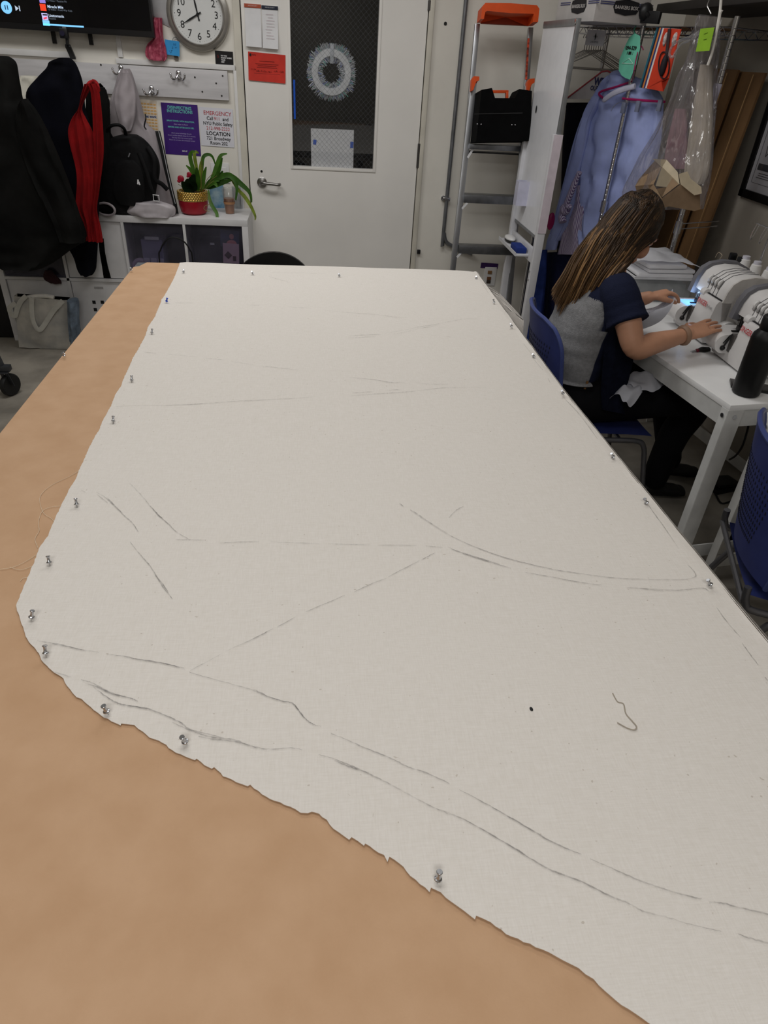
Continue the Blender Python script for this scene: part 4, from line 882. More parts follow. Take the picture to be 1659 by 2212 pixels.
for pts, w_, mi, dy in (([(780, 1480), (720, 1200), (670, 1000), (690, 920), (745, 912)], 65, 3, -.03), ([(800, 1480), (760, 1150), (730, 960), (755, 915), (790, 940)], 55, 2, .02), ([(830, 1480), (840, 1150), (855, 1000), (920, 955), (990, 990), (1040, 1130)], 55, 0, .03), ([(900, 1450), (1000, 1270), (1060, 1100), (1110, 970), (1200, 942)], 75, 3, .02), ([(940, 1400), (1050, 1260), (1100, 1130), (1130, 1000)], 55, 0, -.03),
        ([(850, 1450), (1000, 1330), (1200, 1250), (1300, 1310), (1340, 1430), (1322, 1610)], 85, 0, -.05), ([(900, 1400), (1100, 1290), (1250, 1270), (1400, 1380), (1520, 1500), (1550, 1640)], 90, 0, -.03), ([(1250, 1300), (1360, 1460), (1450, 1560), (1530, 1680), (1600, 1830), (1598, 1895)], 60, 2, -.06), ([(930, 1460), (950, 1600), (990, 1700), (1050, 1800), (1050, 1900), (1000, 2000)], 60, 3, -.12), ([(850, 1450), (870, 1250), (900, 1130)], 60, 3, -.02), ([(770, 1440), (690, 1200), (610, 1110)], 55, 3, -.02), ([(785, 1470), (772, 1270), (762, 1140)], 90, 0, -.04),
        ([(720, 1500), (620, 1430), (550, 1340)], 150, 1, -.05), ([(740, 1480), (700, 1350), (735, 1240)], 150, 1, -.04), ([(700, 1500), (640, 1400), (640, 1300)], 140, 1, -.05), ([(900, 1440), (1000, 1380), (1080, 1300), (1135, 1190)], 100, 0, 0), ([(900, 1440), (1000, 1400), (1150, 1350), (1290, 1310)], 90, 3, .02), ([(880, 1440), (980, 1330), (1090, 1330)], 80, 0, -.03), ([(880, 1440), (1000, 1360), (1060, 1420)], 70, 3, -.05), ([(820, 1450), (810, 1200), (820, 1050)], 50, 2, 0), ([(860, 1450), (850, 1300), (835, 1000)], 20, 2, 0)):
    leaf(pts, w_, M_lf[mi], dy)
M_stem = mat('stem', (120, 112, 60), .6)
for pts in ([(880, 1450), (940, 1560), (950, 1660), (885, 1690), (868, 1740), (950, 1775)], [(900, 1420), (960, 1330), (1050, 1260)], [(700, 1500), (560, 1420), (500, 1380)], [(700, 1480), (590, 1440), (500, 1500)], [(840, 1480), (830, 1300), (838, 1050)], [(880, 1460), (930, 1390), (1010, 1330)], [(860, 1470), (900, 1330), (1000, 1220)]):
    part('stem', MB().tube(smooth_path([PY(310+x/6.636, 190+y/6.636, pc.y-.02*i) for i, (x, y) in enumerate(pts)], 5), .0016, 6), M_stem, pot)
M_sp = mat('red_spathe', (150, 18, 44), .35, var=.1)
for (x, y), s_ in (((535, 1300), 1.0), ((655, 1240), .75)):
    q = PY(310+x/6.636, 190+y/6.636, pc.y-.03)
    part('flower', MB().ball(q, .020*s_, (1, .3, .95), 14, Matrix.Rotation(.4, 3, 'Y')).ball(q+V((-.012*s_, 0, -.014*s_)), .012*s_, (1, .35, .8), 10), M_sp, pot, label='red waxy flower')
def px_r(xa, xb, y, Y): return (PY(xb, y, Y)-PY(xa, y, Y)).length/2
q = PZ(497, 461, zT)
cup = thing('iced_coffee_cup', 'clear plastic cup half full of iced coffee on the shelf end', 'cup', (q.x, q.y, zT))
MQ = Matrix.Translation((q.x, q.y, zT)); r0, r1 = px_r(488, 507, 455, q.y), px_r(478, 508, 410, q.y); hc_ = (PY(497, 408, q.y).z-zT)
part('coffee', MB().lathe([(0, .002), (r0*.95, .002), (lerp(r0, r1, .6)*.93, hc_*.62), (0, hc_*.62)], MQ, 28), mat('coffee', (150, 96, 56), .3, var=.12), cup)
part('cup_wall', MB().lathe([(0, 0), (r0, 0), (r1, hc_), (r1*1.04, hc_+.002), (r1*.98, hc_+.004)], MQ, 28, cap=False), film('clear_cup', (225, 225, 225), gloss=.05, tint=.97, body=.06), cup)
part('cup_logo', MB().lathe([(lerp(r0, r1, .45)*1.01, hc_*.40), (lerp(r0, r1, .55)*1.01, hc_*.5)], MQ @ Matrix.Rotation(-2.2, 4, 'Z'), 28, cap=False), mat('cup_band', (176, 130, 92), .5), cup)
q2 = PZ(471, 448, zT)
single('blue_box', MB().box2((q2.x-.042, q2.y-.02, zT), (q2.x+.042, q2.y+.02, zT+(PY(470, 400, q2.y).z-zT)), .002), mat('blue_print_box', (60, 120, 160), .4, var=.5, scale=16, c2=(170, 196, 206)), 'small blue and white box standing behind the coffee cup', 'box')
q3 = PZ(515, 450, zT)
single('drinking_glass', MB().lathe([(0, 0), (.030, 0), (.035, .13), (.033, .13), (.028, .006), (0, .006)], Matrix.Translation((q3.x, q3.y, zT)), 24), film('clear_glass', (230, 235, 240), gloss=.06, tint=.96, body=.02), 'empty clear glass behind the iced coffee at the shelf end', 'glass')
# ------------------------------------------------------------------ tote bags on the floor
tg = thing('tote_bag', 'stained cream canvas tote bag standing on the floor against the shelf', 'bag', PZ(95, 756, 0))
yB = PZ(90, 754, 0).y; yB = min(yB, yF-.07)
def TP(x, y, Y): return PY(x/5.82, 500+y/5.82, Y)
M_canvas = mat('canvas', (246, 241, 230), .9, var=.14, scale=9, bump=.7, bscale=26, c2=(206, 204, 199))
g = []
for i in range(13):
    t = i/12
    L_, R__ = lerp(V((175, 812, 0)), V((240, 1458, 0)), t), lerp(V((850, 862, 0)), V((888, 1490, 0)), t)
    g.append([TP(lerp(L_.x, R__.x, j/14), lerp(L_.y, R__.y, j/14), yB) + V((0, -.035*math.sin(math.pi*j/14)*math.sin(math.pi*min(1, t*.9+.1))+.008*noise.noise(V((j*.5, i*.5, 2))), .0)) for j in range(15)])
for r_ in g:
    for p in r_: p.z = max(p.z, .003)
b = MB().grid(g); back = [[p*1.0+V((0, .09-.035*0, 0)) for p in r_] for r_ in g]
for r_ in back:
    for p in r_: p.y = yB+.055
b.grid(back); b.grid([[g[i][0], back[i][0]] for i in range(13)]); b.grid([[g[i][-1], back[i][-1]] for i in range(13)]); b.grid([g[-1], back[-1]])
bmesh.ops.solidify(b.bm, geom=b.bm.faces[:], thickness=.003)
part('bag_body', b, M_canvas, tg)
M_web = mat('webbing', (188, 186, 178), .9, var=.06)
def band(pts, Y, w=.028):
    q = smooth_path([TP(x, y, Y) for x, y in pts], 5); m_ = MB(); m_.tube(q, [(w/2, .002)]*len(q), 8, up=(0, 1, 0)); return m_
part('handle', band([(400, 830), (400, 1000), (425, 1150), (490, 1240), (560, 1170), (670, 1000), (790, 870)], yB-.045), M_web, tg)
part('handle', band([(330, 810), (260, 880), (215, 980), (190, 1060), (140, 1040), (120, 960), (200, 900)], yB-.02), M_web, tg)
part('rolled_top', MB().tube(smooth_path([TP(340, 835, yB+.02), TP(480, 815, yB+.02), TP(600, 815, yB+.02), TP(680, 835, yB+.02)], 4), .014, 8), M_canvas, tg)
single('blue_grey_bag', drape(MB(), [(146, 168, 648), (147, 170, 660), (148, 170, 690), (150, 172, 715), (152, 168, 735)], yB+.0, .10, 5, .012, 28, 3), mat('blue_grey_fabric', (110, 124, 140), .85, var=.25, scale=14, bump=.4, bscale=40), 'crumpled blue grey cloth bag tucked behind the tote', 'bag')
# ------------------------------------------------------------------ rolling rack at the left edge
cpos = PZ(28, 853, 0)
ct = thing('rolling_rack', 'grey metal rolling rack leg with a black caster at the left edge', 'rack', (cpos.x, cpos.y, 0))
def CP(x, y): return PY(x/5.82, 500+y/5.82, cpos.y)
wr_ = .062
part('wheel', MB().lathe([(0, -.014), (wr_*.55, -.014), (wr_*.9, -.016), (wr_, -.008), (wr_, .008), (wr_*.9, .016), (wr_*.55, .014), (0, .014)], Matrix.Translation((cpos.x, cpos.y, wr_)) @ Matrix.Rotation(math.radians(62), 4, 'Z') @ Matrix.Rotation(math.pi/2, 4, 'X'), 30), mat('rubber', (22, 22, 22), .6), ct)
M_steel = mat('grey_steel', (74, 76, 80), .45, .6, var=.1)
dx = V((math.cos(math.radians(62)), math.sin(math.radians(62)), 0)); sx_ = V((-dx.y, dx.x, 0))
fk = MB()
for s in (-1, 1): fk.bar(V((cpos.x, cpos.y, wr_))+sx_*s*.021, V((cpos.x, cpos.y, .14))+sx_*s*.021-dx*.02, .028, .003)
fk.box((cpos.x-.01, cpos.y-.01, .142), (.06, .06, .006), None, .001); fk.cyl((cpos.x-.01, cpos.y-.01, .14), (cpos.x-.01, cpos.y-.01, .165), .014, n=14)
part('caster_fork', fk, M_steel, ct)
part('base_rail', MB().box2((cpos.x-.6, cpos.y-.03, .150), (cpos.x+.03, cpos.y+.01, .178), .002), M_steel, ct)
part('upright', MB().bar((cpos.x-.02, cpos.y-.01, .17), (cpos.x-.22, cpos.y+.03, 1.2), .035, .035, up=(0, 1, 0), bev=.002), M_steel, ct)
single('black_cabinet', MB().box2((xL-.75, yF+.05, 0), (xL-.02, D-.02, .85), .006), mat('cabinet_black', (16, 15, 16), .6), 'black cabinet at the far left edge beside the cube shelf', 'cabinet')
# black chair at the far end of the table
ch = thing('black_chair', 'black rounded plastic chair at the far end of the cutting table', 'chair', (PY(592, 545, 3.28).x, 3.2, 0))
yc = 3.30; a, c_, t_ = PY(512, 574, yc), PY(674, 575, yc), PY(592, 545, yc)
xm = (a.x+c_.x)/2; hw_ = (c_.x-a.x)/2*1.08; zt_ = t_.z; zl = a.z
arc = [(-math.cos(math.pi*i/24)*hw_, (zl-.10)+(zt_-zl+.10)*math.sin(math.pi*i/24)**.75) for i in range(25)]
arc2 = [(x*.34, (zl-.14)+(z-zl+.10)*.86) for x, z in arc]
b = MB()
def bk_(x, z, off): return V((xm+x, yc-.09*(1-(x/hw_)**2)*.0+.10*(x/hw_)**2*-1+off, z))
for off in (0, .02): b.grid([[bk_(x, z, off) for x, z in arc], [bk_(x2, z2, off) for x2, z2 in arc2]])
b.grid([[bk_(x, z, 0) for x, z in arc], [bk_(x, z, .02) for x, z in arc]]); b.grid([[bk_(x, z, 0) for x, z in arc2], [bk_(x, z, .02) for x, z in arc2]])
for s in (-1, 1): b.bar(bk_(s*hw_*.8, zl-.09, .01), (xm+s*hw_*.75, yc-.02, .44), .05, .02)
part('backrest', b, M_black, ch)
part('seat', MB().box((xm, yc-.22, .45), (.44, .42, .03), None, .012), M_black, ch)
for sx_ in (-1, 1):
    for yy in (-.4, -.03): part('leg', MB().cyl((xm+sx_*.19, yc+yy, .44), (xm+sx_*.22, yc+yy*1.08, 0), .012, n=12), M_alu, ch)
# ================================================================== right side
def PP(x, y, p0, n):
    d = ray(x, y); n = V(n); return CAM + d*((V(p0)-CAM).dot(n)/d.dot(n))
def drape_on(rows, p0, n, depth, folds=5, amp=.01, k=36, seed=0, sub=4):
    """hanging cloth body whose outline was measured on the vertical plane (p0, n)"""
    n = V(n).normalized(); pts = [(PP(a, y, p0, n), PP(b, y, p0, n)) for a, b, y in rows]
    A = smooth_path([p[0] for p in pts], sub); B = smooth_path([p[1] for p in pts], sub); mb = MB(); rr = []
    m_ = len(A)
    for i in range(m_):
        a, b = A[i], B[i]; c = (a+b)/2; h = (b-a)/2; row = []
        for j in range(k):
            t = 2*math.pi*j/k; ca, sa = math.cos(t), math.sin(t)
            f = amp*math.sin(folds*t + 2.5*noise.noise(V((i*.12, seed, 0))) + seed)*min(1, i/(m_*.25)+.2) + amp*noise.noise(V((ca*2, i*.22+seed, sa*2)))
            e_ = ca*abs(ca)**-.3 if abs(ca) > .02 else 0
            row.append(c + h*e_ + n*(sa*depth/2 + f*sa))
        rr.append(row)
    mb.grid(rr, close=True)
    for r_ in (rr[0], rr[-1]): mb.bm.faces.new([mb.bm.verts.new(p) for p in r_])
    return mb
# ------------------------------------------------------------------ stepladder leaning on the back wall
kL = .16; lp0, ln = V((0, D-.13, 1.95)), V((0, 1, -kL))
def LP(x, y, off=0.0): return PP(x, y, lp0+V((0, -off, 0)), ln)
def Z4(x, y): return 940+x/4.608, y/4.608
lad = thing('stepladder', 'aluminium stepladder with an orange top and black tool tray leaning on the wall', 'ladder', LP(1000, 480)*1.0)
M_or = mat('orange_plastic', (226, 84, 26), .45, var=.04)
lad.location.z = 0; WM[lad] = Matrix.Translation(lad.location)
def rail(a, b_, w_, off, name='rail', ext=None, m=M_alu):
    p, q = LP(*a, off), LP(*b_, off)
    if ext is not None: q = p + (q-p)*((p.z-ext)/(p.z-q.z))
    part(name, MB().bar(p, q, w_, .026, up=(0, 1, 0), bev=.002), m, lad)
rail((1031, 52), (1019, 180), .028, .0, 'rear_rail', .9); rail((1146, 60), (1137, 180), .028, .0, 'rear_rail', .9)
rail((1023, 180), (982, 545), .034, .05, 'front_rail', .012); rail((1140, 186), (1108, 545), .034, .05, 'front_rail', .012)
def Lpoly(pts, off, th): 
    return MB().prism([((LP(*p, off)-LP(*pts[0], off)).dot(V((1, 0, 0))), (LP(*p, off)-LP(*pts[0], off)).dot(V((0, kL, 1)).normalized())) for p in pts], frame(LP(*pts[0], off), (1, 0, 0), (0, kL, 1)), th)
tp = [Z4(*p) for p in ((415, 228), (428, 110), (460, 72), (700, 75), (962, 96), (985, 130), (972, 258), (920, 262), (930, 178), (700, 172), (480, 150), (458, 160), (445, 228))]
b = Lpoly(tp, .05, .10)
part('top_cap', b, M_or, lad, label='orange plastic top cap')
b = Lpoly([Z4(*p) for p in ((450, 225), (460, 150), (930, 180), (925, 262), (450, 240))], .0, .02); part('cap_underside', b, mat('orange_dark', (150, 50, 16), .6), lad)
p = LP(*Z4(975, 150), .06); part('cap_corner', MB().ball(p, .03, (.5, .9, 1.3), 14), mat('corner_blue', (34, 44, 130), .5), lad, label='blue corner on the cap')
part('safety_label', MB().bar(LP(*Z4(930, 380), .017), LP(*Z4(905, 790), .017), .012, .002, up=(0, 1, 0)), mat('label_red', (196, 70, 40), .6, var=.4, scale=60), lad)
for pts in (((345, 915), (350, 800), (372, 768), (425, 772), (424, 810), (395, 820), (365, 905)), ((892, 940), (900, 830), (920, 795), (972, 790), (970, 830), (940, 850), (915, 920))):
    part('rail_bracket', Lpoly([Z4(*p) for p in pts], .055, .04), M_or, lad)
# tool tray
def trayq(a, b_, c_, d_, off, th): return Lpoly([Z4(*a), Z4(*b_), Z4(*c_), Z4(*d_)], off, th)
tb_ = Lpoly([Z4(*p) for p in ((400, 930), (500, 912), (530, 1008), (720, 1010), (765, 922), (885, 940), (870, 1420), (350, 1425))], .06, .16)
part('tool_tray', tb_, mat('tray_black', (9, 9, 10), .85, var=.15, spec=.08), lad)
part('tray_ribs', MB().grid([[LP(*Z4(390, 1130), .225), LP(*Z4(870, 1120), .225)], [LP(*Z4(388, 1140), .225), LP(*Z4(870, 1130), .225)]]), M_black, lad)
hb = MB()
for a, c_ in (((500, 912), (725, 912)), ((712, 915), (712, 1005))): hb.bar(LP(*Z4(*a), .10), LP(*Z4(*c_), .10), .014, .03, up=(0, 1, 0), bev=.002)
part('tray_handle', hb, M_or, lad)
for px in ((420, 1235), (457, 1237), (763, 1243), (796, 1243)):
    p = LP(*Z4(*px), .226); part('rivet', MB().ball(p, .004, n=8), M_chrome, lad)
def step(x0, y0, x1, y1, h_, off=.05, dp=.08):
    a, c_ = LP(x0, y0, off), LP(x1, y1, off); d_ = (LP(x0, y0, off)-LP(x0, y0+h_, off)).length
    m_ = MB().box(((a.x+c_.x)/2, (a.y+c_.y)/2+.0, (a.z+c_.z)/2-d_/2), ((c_.x-a.x), dp, d_), None, .002)
    part('step', m_, mat('step_metal', (134, 136, 140), .35, .9, var=.1), lad)
step(1013, 311, 1128, 313, 11, .05, .10); step(1001, 420, 1118, 421, 18); step(990, 529, 1108, 531, 17)
part('step_lining', MB().box2(LP(1014, 322, .04)+V((0, 0, -.02)), LP(1126, 331, .0)+V((0, .02, 0))), M_black, lad)
for a, c_ in (((1010, 341), (1022, 322)), ((998, 451), (1018, 428)), ((987, 556), (1006, 535))): part('brace', MB().bar(LP(*a, .08), LP(*c_, .08), .012, .004, up=(0, 1, 0)), M_white, lad)
# ------------------------------------------------------------------ whiteboard easel
WX = 1.272
def WP(x, y, dx=0.0): return PX(x, y, WX+dx)
wbd = thing('whiteboard_easel', 'white flip easel with a glossy whiteboard seen edge-on beside the ladder', 'whiteboard', (WX, 4.15, 0))
yn, yf_ = 3.89, 4.45; zt_, zb_ = WP(1248, 39).z, .868
M_gloss = mat('whiteboard_gloss', (236, 237, 242), .22, var=.015, spec=.5)
part('board', MB().box2((WX, yn, zb_), (WX+.012, yf_, zt_)), M_gloss, wbd)
M_edge = mat('edge_grey', (138, 140, 142), .4, .5)
for fr_ in (MB().box2((WX-.004, yn, zt_-.03), (WX+.016, yf_, zt_), .002), MB().box2((WX-.004, yn-.012, zt_-.58), (WX+.016, yn+.012, zt_), .002), MB().box2((WX-.003, yn, zb_-.016), (WX+.014, yf_, zb_), .002)): part('metal_edge', fr_, M_edge, wbd)
#mat('edge_grey', (138, 140, 142), .4, .5), wbd)
part('corner_clip', MB().box((WX-.006, yn+.004, zt_-.012), (.004, .02, .02), None, .001), M_chrome, wbd)
part('edge_clip', MB().box((WX-.002, yn, zt_-.60), (.026, .03, .05), None, .003), M_whitep, wbd)
M_leg = mat('easel_white', (216, 216, 220), .4, var=.02)
zn, zf2 = PY(1216, 291, yn).z, PY(1133, 268, yf_).z
part('upright', MB().box2((WX-.022, yn-.022, 0), (WX+.022, yn+.022, zn), .003), M_leg, wbd)
part('upright', MB().box2((WX-.02, yf_-.02, 0), (WX+.02, yf_+.02, zf2), .003), M_leg, wbd)
part('upright_strip', MB().box2((WX-.0225, yn-.024, .90), (WX+.024, yn-.0215, zn)), mat('pale_pink', (220, 208, 217), .4), wbd, label='pale pinkish face of the near upright')
zc_ = .77
part('cross_bar', MB().box2((WX-.008, yn, zc_-.05), (WX+.008, yf_, zc_+.03), .002), M_leg, wbd)
part('tray', MB().box2((WX-.085, yn+.12, zc_-.03), (WX-.008, yf_-.02, zc_-.018), .002).box2((WX-.088, yn+.12, zc_-.03), (WX-.084, yf_-.02, zc_-.010)), M_leg, wbd)
for dz in (-.02, -.065): part('bolt', MB().cyl((WX-.022, yn, .71+dz), (WX-.027, yn, .71+dz), .008, n=12), M_chrome, wbd)
p = WP(1158, 236, -.004); part('board_hole', MB().ball(p, .012, (.15, .8, 1.6), 12), M_ink, wbd)
p = WP(1127, 415, -.03)
cb = thing('marker_cup', 'white square marker cup stuck on the easel upright', 'cup', (p.x, p.y, p.z-.07))
zc2 = p.z-.07; hx = .033
cbm = MB()
for s in (-1, 1): cbm.box((p.x+s*hx, p.y, zc2+.065), (.003, .066, .13)).box((p.x, p.y+s*hx, zc2+.065), (.066, .003, .13))
cbm.box((p.x, p.y, zc2+.002), (.066, .066, .004)); part('cup_body', cbm, mat('cup_white', (206, 206, 226), .4), cb)
p = PZ(1117, 521, zc_-.01); ey = max(p.y, 4.1)
er = thing('oval_eraser', 'white and black oval eraser at the far end of the easel tray', 'eraser', (WX-.046, yf_-.13, zc_-.018))
part('shell', MB().ball((WX-.046, yf_-.13, zc_+.006), .05, (.62, 1.4, .3), 18), M_whitep, er); part('felt', MB().ball((WX-.046, yf_-.13, zc_-.006), .05, (.6, 1.35, .22), 18), M_black, er)
single('board_eraser', MB().box((WX-.048, yn+.21, zc_-.002), (.062, .15, .032), None, .008), mat('eraser_blue', (24, 50, 128), .8), 'blue block eraser at the near end of the easel tray', 'eraser')
# ------------------------------------------------------------------ wire rack
rC, rA, rB = V((1.86, 3.50, 0)), V((1.65, 4.0, 0)), V((1.43, 4.5, 0))
u_ = (rC-rB).normalized(); v_ = V((-u_.y, u_.x, 0)); zs = PP(1388, 58, rA, v_).z; dep = .30
rk = thing('wire_rack', 'chrome wire shelving rack crowded with hanging clothes in the right corner', 'rack', (rA.x, rA.y, 0))
for p in (rA, rB, rC, rB+v_*dep):
    ps = MB().cyl((p.x, p.y, 0), (p.x, p.y, zs+.04), .0125, n=14)
    if p in (rA, rC):
        for k in range(72): ps.tube([(p.x+.0132*math.cos(t), p.y+.0132*math.sin(t), .05+.0254*k) for t in [2*math.pi*i/10 for i in range(10)]], .0012, 4, closed=True)
    part('post', ps, M_chrome, rk)
def wshelf(z, name):
    m_ = MB()
    for a in (rB, rB+v_*dep):
        c_ = a+(rC-rB)
        for dz in (0, -.032): m_.tube([(a.x, a.y, z+dz), (c_.x, c_.y, z+dz)], .0032, 6)
        L = (rC-rB).length; n_ = int(L/.03)
        zz = [(a + u_*(L*i/n_) + V((0, 0, z - (.032 if i % 2 else 0)))) for i in range(n_+1)]; m_.tube(zz, .0024, 5)
    for i in range(36): p = lerp(rB, rC, (i+.5)/36); m_.tube([p+V((0, 0, z)), p+v_*dep+V((0, 0, z))], .0022, 5)
    part(name, m_, M_chrome, rk)
wshelf(zs, 'wire_shelf')
m_ = MB()
for a in (rA, rC):
    for dz in (1.02, 1.045): m_.tube([a+V((0, 0, dz)), a+v_*dep+V((0, 0, dz))], .003, 6)
part('side_rail', m_, M_chrome, rk)
for a in (rA, rC): part('collar', MB().cyl((a.x, a.y, 1.0), (a.x, a.y, 1.06), .018, n=14), M_chrome, rk)
# storage carton on top
q = PZ(1281, 46, zs+.004)
bxw, bxd, bxh = .30, .38, .26
bk2 = thing('cardboard_box', 'white cardboard storage box with black logos on top of the wire rack', 'box', (q.x, q.y, zs+.004), .20)
M_card = mat('white_card', (190, 186, 184), .7, var=.03)
part('carton', MB().box2((0, 0, 0), (bxw, bxd, bxh), .003), M_card, bk2, local=True)
M_logo = mat('logo_black', (26, 26, 30), .6); M_stripe = mat('stripe_blue', (62, 66, 110), .6)
for o_, xd, w_ in ((V((bxw*.56, -.0015, .062)), V((1, 0, 0)), bxw), (V((-.0015, bxd*.42, .062)), V((0, -1, 0)), bxd)):
    F_ = frame(o_, xd, (0, 0, 1)); k_ = .66
    st = MB()
    for s in (-1, 1):
        for dz in (.006, -.002): st.box(F_ @ V((s*w_*.36, dz+.012, 0)), (w_*.26 if xd.x else .001, .001 if xd.x else w_*.26, .004))
    part('stripes', st, M_stripe, bk2, local=True)
    part('logo_plate', MB().prism([(-.10*k_, .036*k_), (0, .050*k_), (.10*k_, .036*k_), (.112*k_, 0), (.09*k_, -.034*k_), (0, -.046*k_), (-.09*k_, -.034*k_), (-.112*k_, 0)], F_, .001), M_logo, bk2, local=True)
    text(bk2, 'BANKERS BOX', .030*k_, WM[bk2] @ F_ @ Matrix.Translation((0, 0, .0022)), M_card, bold=.0004)
    part('logo_ring', MB().tube([F_ @ V((.014*math.cos(t), .045+.014*math.sin(t), .0015)) for t in [2*math.pi*i/20 for i in range(20)]], .0025, 6, closed=True), M_logo, bk2, local=True)
    text(bk2, 'BB', .016, WM[bk2] @ F_ @ Matrix.Translation((0, .045, .002)), M_logo, bold=.0006)
# black bracket on the shelf
bkp = PP(1385, 30, rA-v_*.02, v_)
bt = thing('black_clamp', 'black articulated clamp lying on the rack shelf in front of the box', 'clamp', (bkp.x, bkp.y, zs+.004))
def KP(x, y, o=.04): return PP(1200+x/4.608, y/4.608, rA-v_*o, v_)
b = MB().bar(KP(640, 105), KP(850, 140), .03, .03, bev=.004).bar(KP(840, 85), KP(900, 75), .05, .03, bev=.006).bar(KP(780, 160), KP(1040, 178), .016, .05, bev=.003).ball(KP(900, 120), .035, (1, .8, 1.1), 12).bar(KP(895, 60), KP(900, 120), .02, .02).cyl(KP(940, 120), KP(920, 150), .02, n=12)
part('clamp_body', b, M_black, bt)
# paper sign hung on the shelf
sp0 = rA - v_*.03
def SP(x, y, o=.03): return PP(x, y, rA-v_*o, v_)
t, M, w, h = card('paper_sign', SP(1268, 64), SP(1308, 66), SP(1266, 97), M_paper, 'small white paper sign clipped under the rack shelf', 'sign')
text(t, 'LOVE RESTOCK', h*.17, M @ Matrix.Translation((0, -h*.28, .003)), M_ink, sx=.75); text(t, 'LTS   CLO', h*.14, M @ Matrix.Translation((0, h*.08, .003)), M_ink, sx=.8)
part('leaf_mark', MB().prism([(-.006, 0), (0, .016), (.006, 0), (0, -.018)], M @ Matrix.Translation((0, h*.1, .0025)), .0005), M_ink, t)
for x in (1270, 1309): part('wire_clip', MB().tube(smooth_path([SP(x, 66, .034), SP(x-1, 60, .036), SP(x+2, 57, .03), SP(x+4, 62, .03)], 4), .0015, 5), M_chrome, t)
# green laundry tag
gp_ = [(1371, 71.6), (1383, 78), (1383, 104), (1375, 139), (1361, 172), (1352, 169), (1343, 163), (1336.7, 152), (1338, 130), (1348.5, 104), (1360, 80)]
o_ = SP(1361, 120, .05); F_ = frame(o_, u_, (0, 0, 1)); Fi = F_.inverted()
t = thing('laundry_tag', 'mint green laundry tag numbered 094-529 hanging beside the chrome rack post', 'tag', o_)
part('tag_paper', MB().prism([tuple((Fi @ SP(x, y, .05))[:2]) for x, y in gp_], F_, .001), mat('tag_mint', (112, 200, 172), .7), t)
text(t, '094-529', .022, frame(SP(1363, 104, .0535), u_, (0, 0, 1)), M_ink, bold=.0007)
bc = MB()
for k in range(16):
    if random.random() < .8: bc.box(F_ @ V((-.022+.0026*k, .010, .0015)), (.0013, .0016, .013), Matrix.Rotation(math.atan2(u_.y, u_.x), 3, 'Z'))
part('barcode', bc, M_ink, t)
M_tagp = mat('tag_pale', (186, 226, 210), .7)
part('hanger_print', MB().tube([F_ @ V(p) for p in ((-.042, -.034, .002), (.036, -.034, .002), (0, -.012, .002))], .0022, 5, closed=True), M_tagp, t)
part('tag_string', MB().tube([SP(1371, 73, .05), SP(1369, 66, .045), SP(1374, 56, .03)], .003, 6), mat('tag_mint_dark', (70, 150, 126), .7), t)
# row of cut board shapes
ob_ = thing('board_shapes', 'hanging stack of cut board shapes with an orange-red front sheet', 'boards', SP(1430, 120, .06))
outl = [(1435.5, 61), (1473, 63), (1455, 121), (1446, 169), (1429, 173), (1433, 197.5), (1397.5, 191)]
o_ = SP(1430, 130, .05)
for k, c_ in enumerate(((206, 60, 32), (228, 226, 222), (44, 60, 120), (214, 130, 60), (34, 36, 60), (40, 110, 130))):
    oo = SP(1430, 130, .07-.012*k); F_ = frame(oo, u_, (0, 0, 1)); Fi = F_.inverted()
    pts = [tuple((Fi @ SP(x-3.2*k, y-.4*k, .07-.012*k))[:2]) for x, y in outl]
    part('cut_board', MB().prism(pts, F_, .003), mat('board_%d' % k, c_, .6), ob_)
hc2 = SP(1434, 141, .078); part('cut_hole', MB().ball(hc2, .045, (.36, .36, 1), 20).tube([SP(1434+11.5*math.cos(t), 141+29*math.sin(t), .079) for t in [2*math.pi*i/24 for i in range(24)]], .003, 6, closed=True), mat('hole_dark', (30, 24, 32), .7), ob_, label='dark round hole cut through the boards')
part('flocking', MB().ball(SP(1437, 85, .075), .028, (.35, .35, 1), 10).ball(SP(1458, 85, .075), .028, (.5, .3, 1), 10), mat('white_flock', (210, 200, 198), .95, var=.3, scale=80), ob_)
part('hanging_strap', MB().bar(SP(1446, 62, .08), SP(1440, 116, .08), .016, .003, up=v_), mat('strap_brown', (60, 46, 48), .6), ob_)
# ------------------------------------------------------------------ hangers and clothes
def hanger_mesh(m_, r=.0025, w=.21, drop=.09):
    m_.tube([(-w, 0, -drop), (0, 0, 0), (w, 0, -drop)], r, 6, closed=True)
    m_.tube(smooth_path([(0, 0, 0), (0, 0, .03), (.018, 0, .05), (.012, 0, .075), (-.014, 0, .07), (-.018, 0, .055)], 4), r, 6); return m_
M_wire = mat('hanger_wire', (150, 148, 146), .35, .8)
ph_ = None
for k in range(9):
    p = SP(1262+5*k, 108, -.10-.02*k); a = math.atan2(u_.y, u_.x)+random.uniform(-.25, .25)+.5
    lb = 'grey wire hanger in the bundle under the paper sign'
    if ph_ is None:
        ph_ = thing('wire_hanger', lb, 'hanger', p, a, 'wire hangers on the rack'); part('wire', hanger_mesh(MB()), M_wire, ph_, local=True)
    else: dup(ph_, p, a, lb)
t = thing('hanger_cover', 'white paper hanger cover printed WE with a red border on the rack', 'hanger cover', SP(1290, 200, -.06))
o_ = SP(1280, 195, -.06); F_ = frame(o_, u_, (0, 0, 1)); Fi = F_.inverted()
cv = [(1222, 214), (1300, 155), (1312, 153), (1328, 162), (1345, 190), (1345, 214)]
part('paper', MB().prism([tuple((Fi @ SP(x, y, -.06))[:2]) for x, y in cv], F_, .002), mat('cover_white', (196, 192, 190), .7), t)
part('red_border', MB().tube([SP(x, y, -.056) for x, y in cv[:4]], .004, 6), mat('border_red', (176, 70, 76), .7), t)
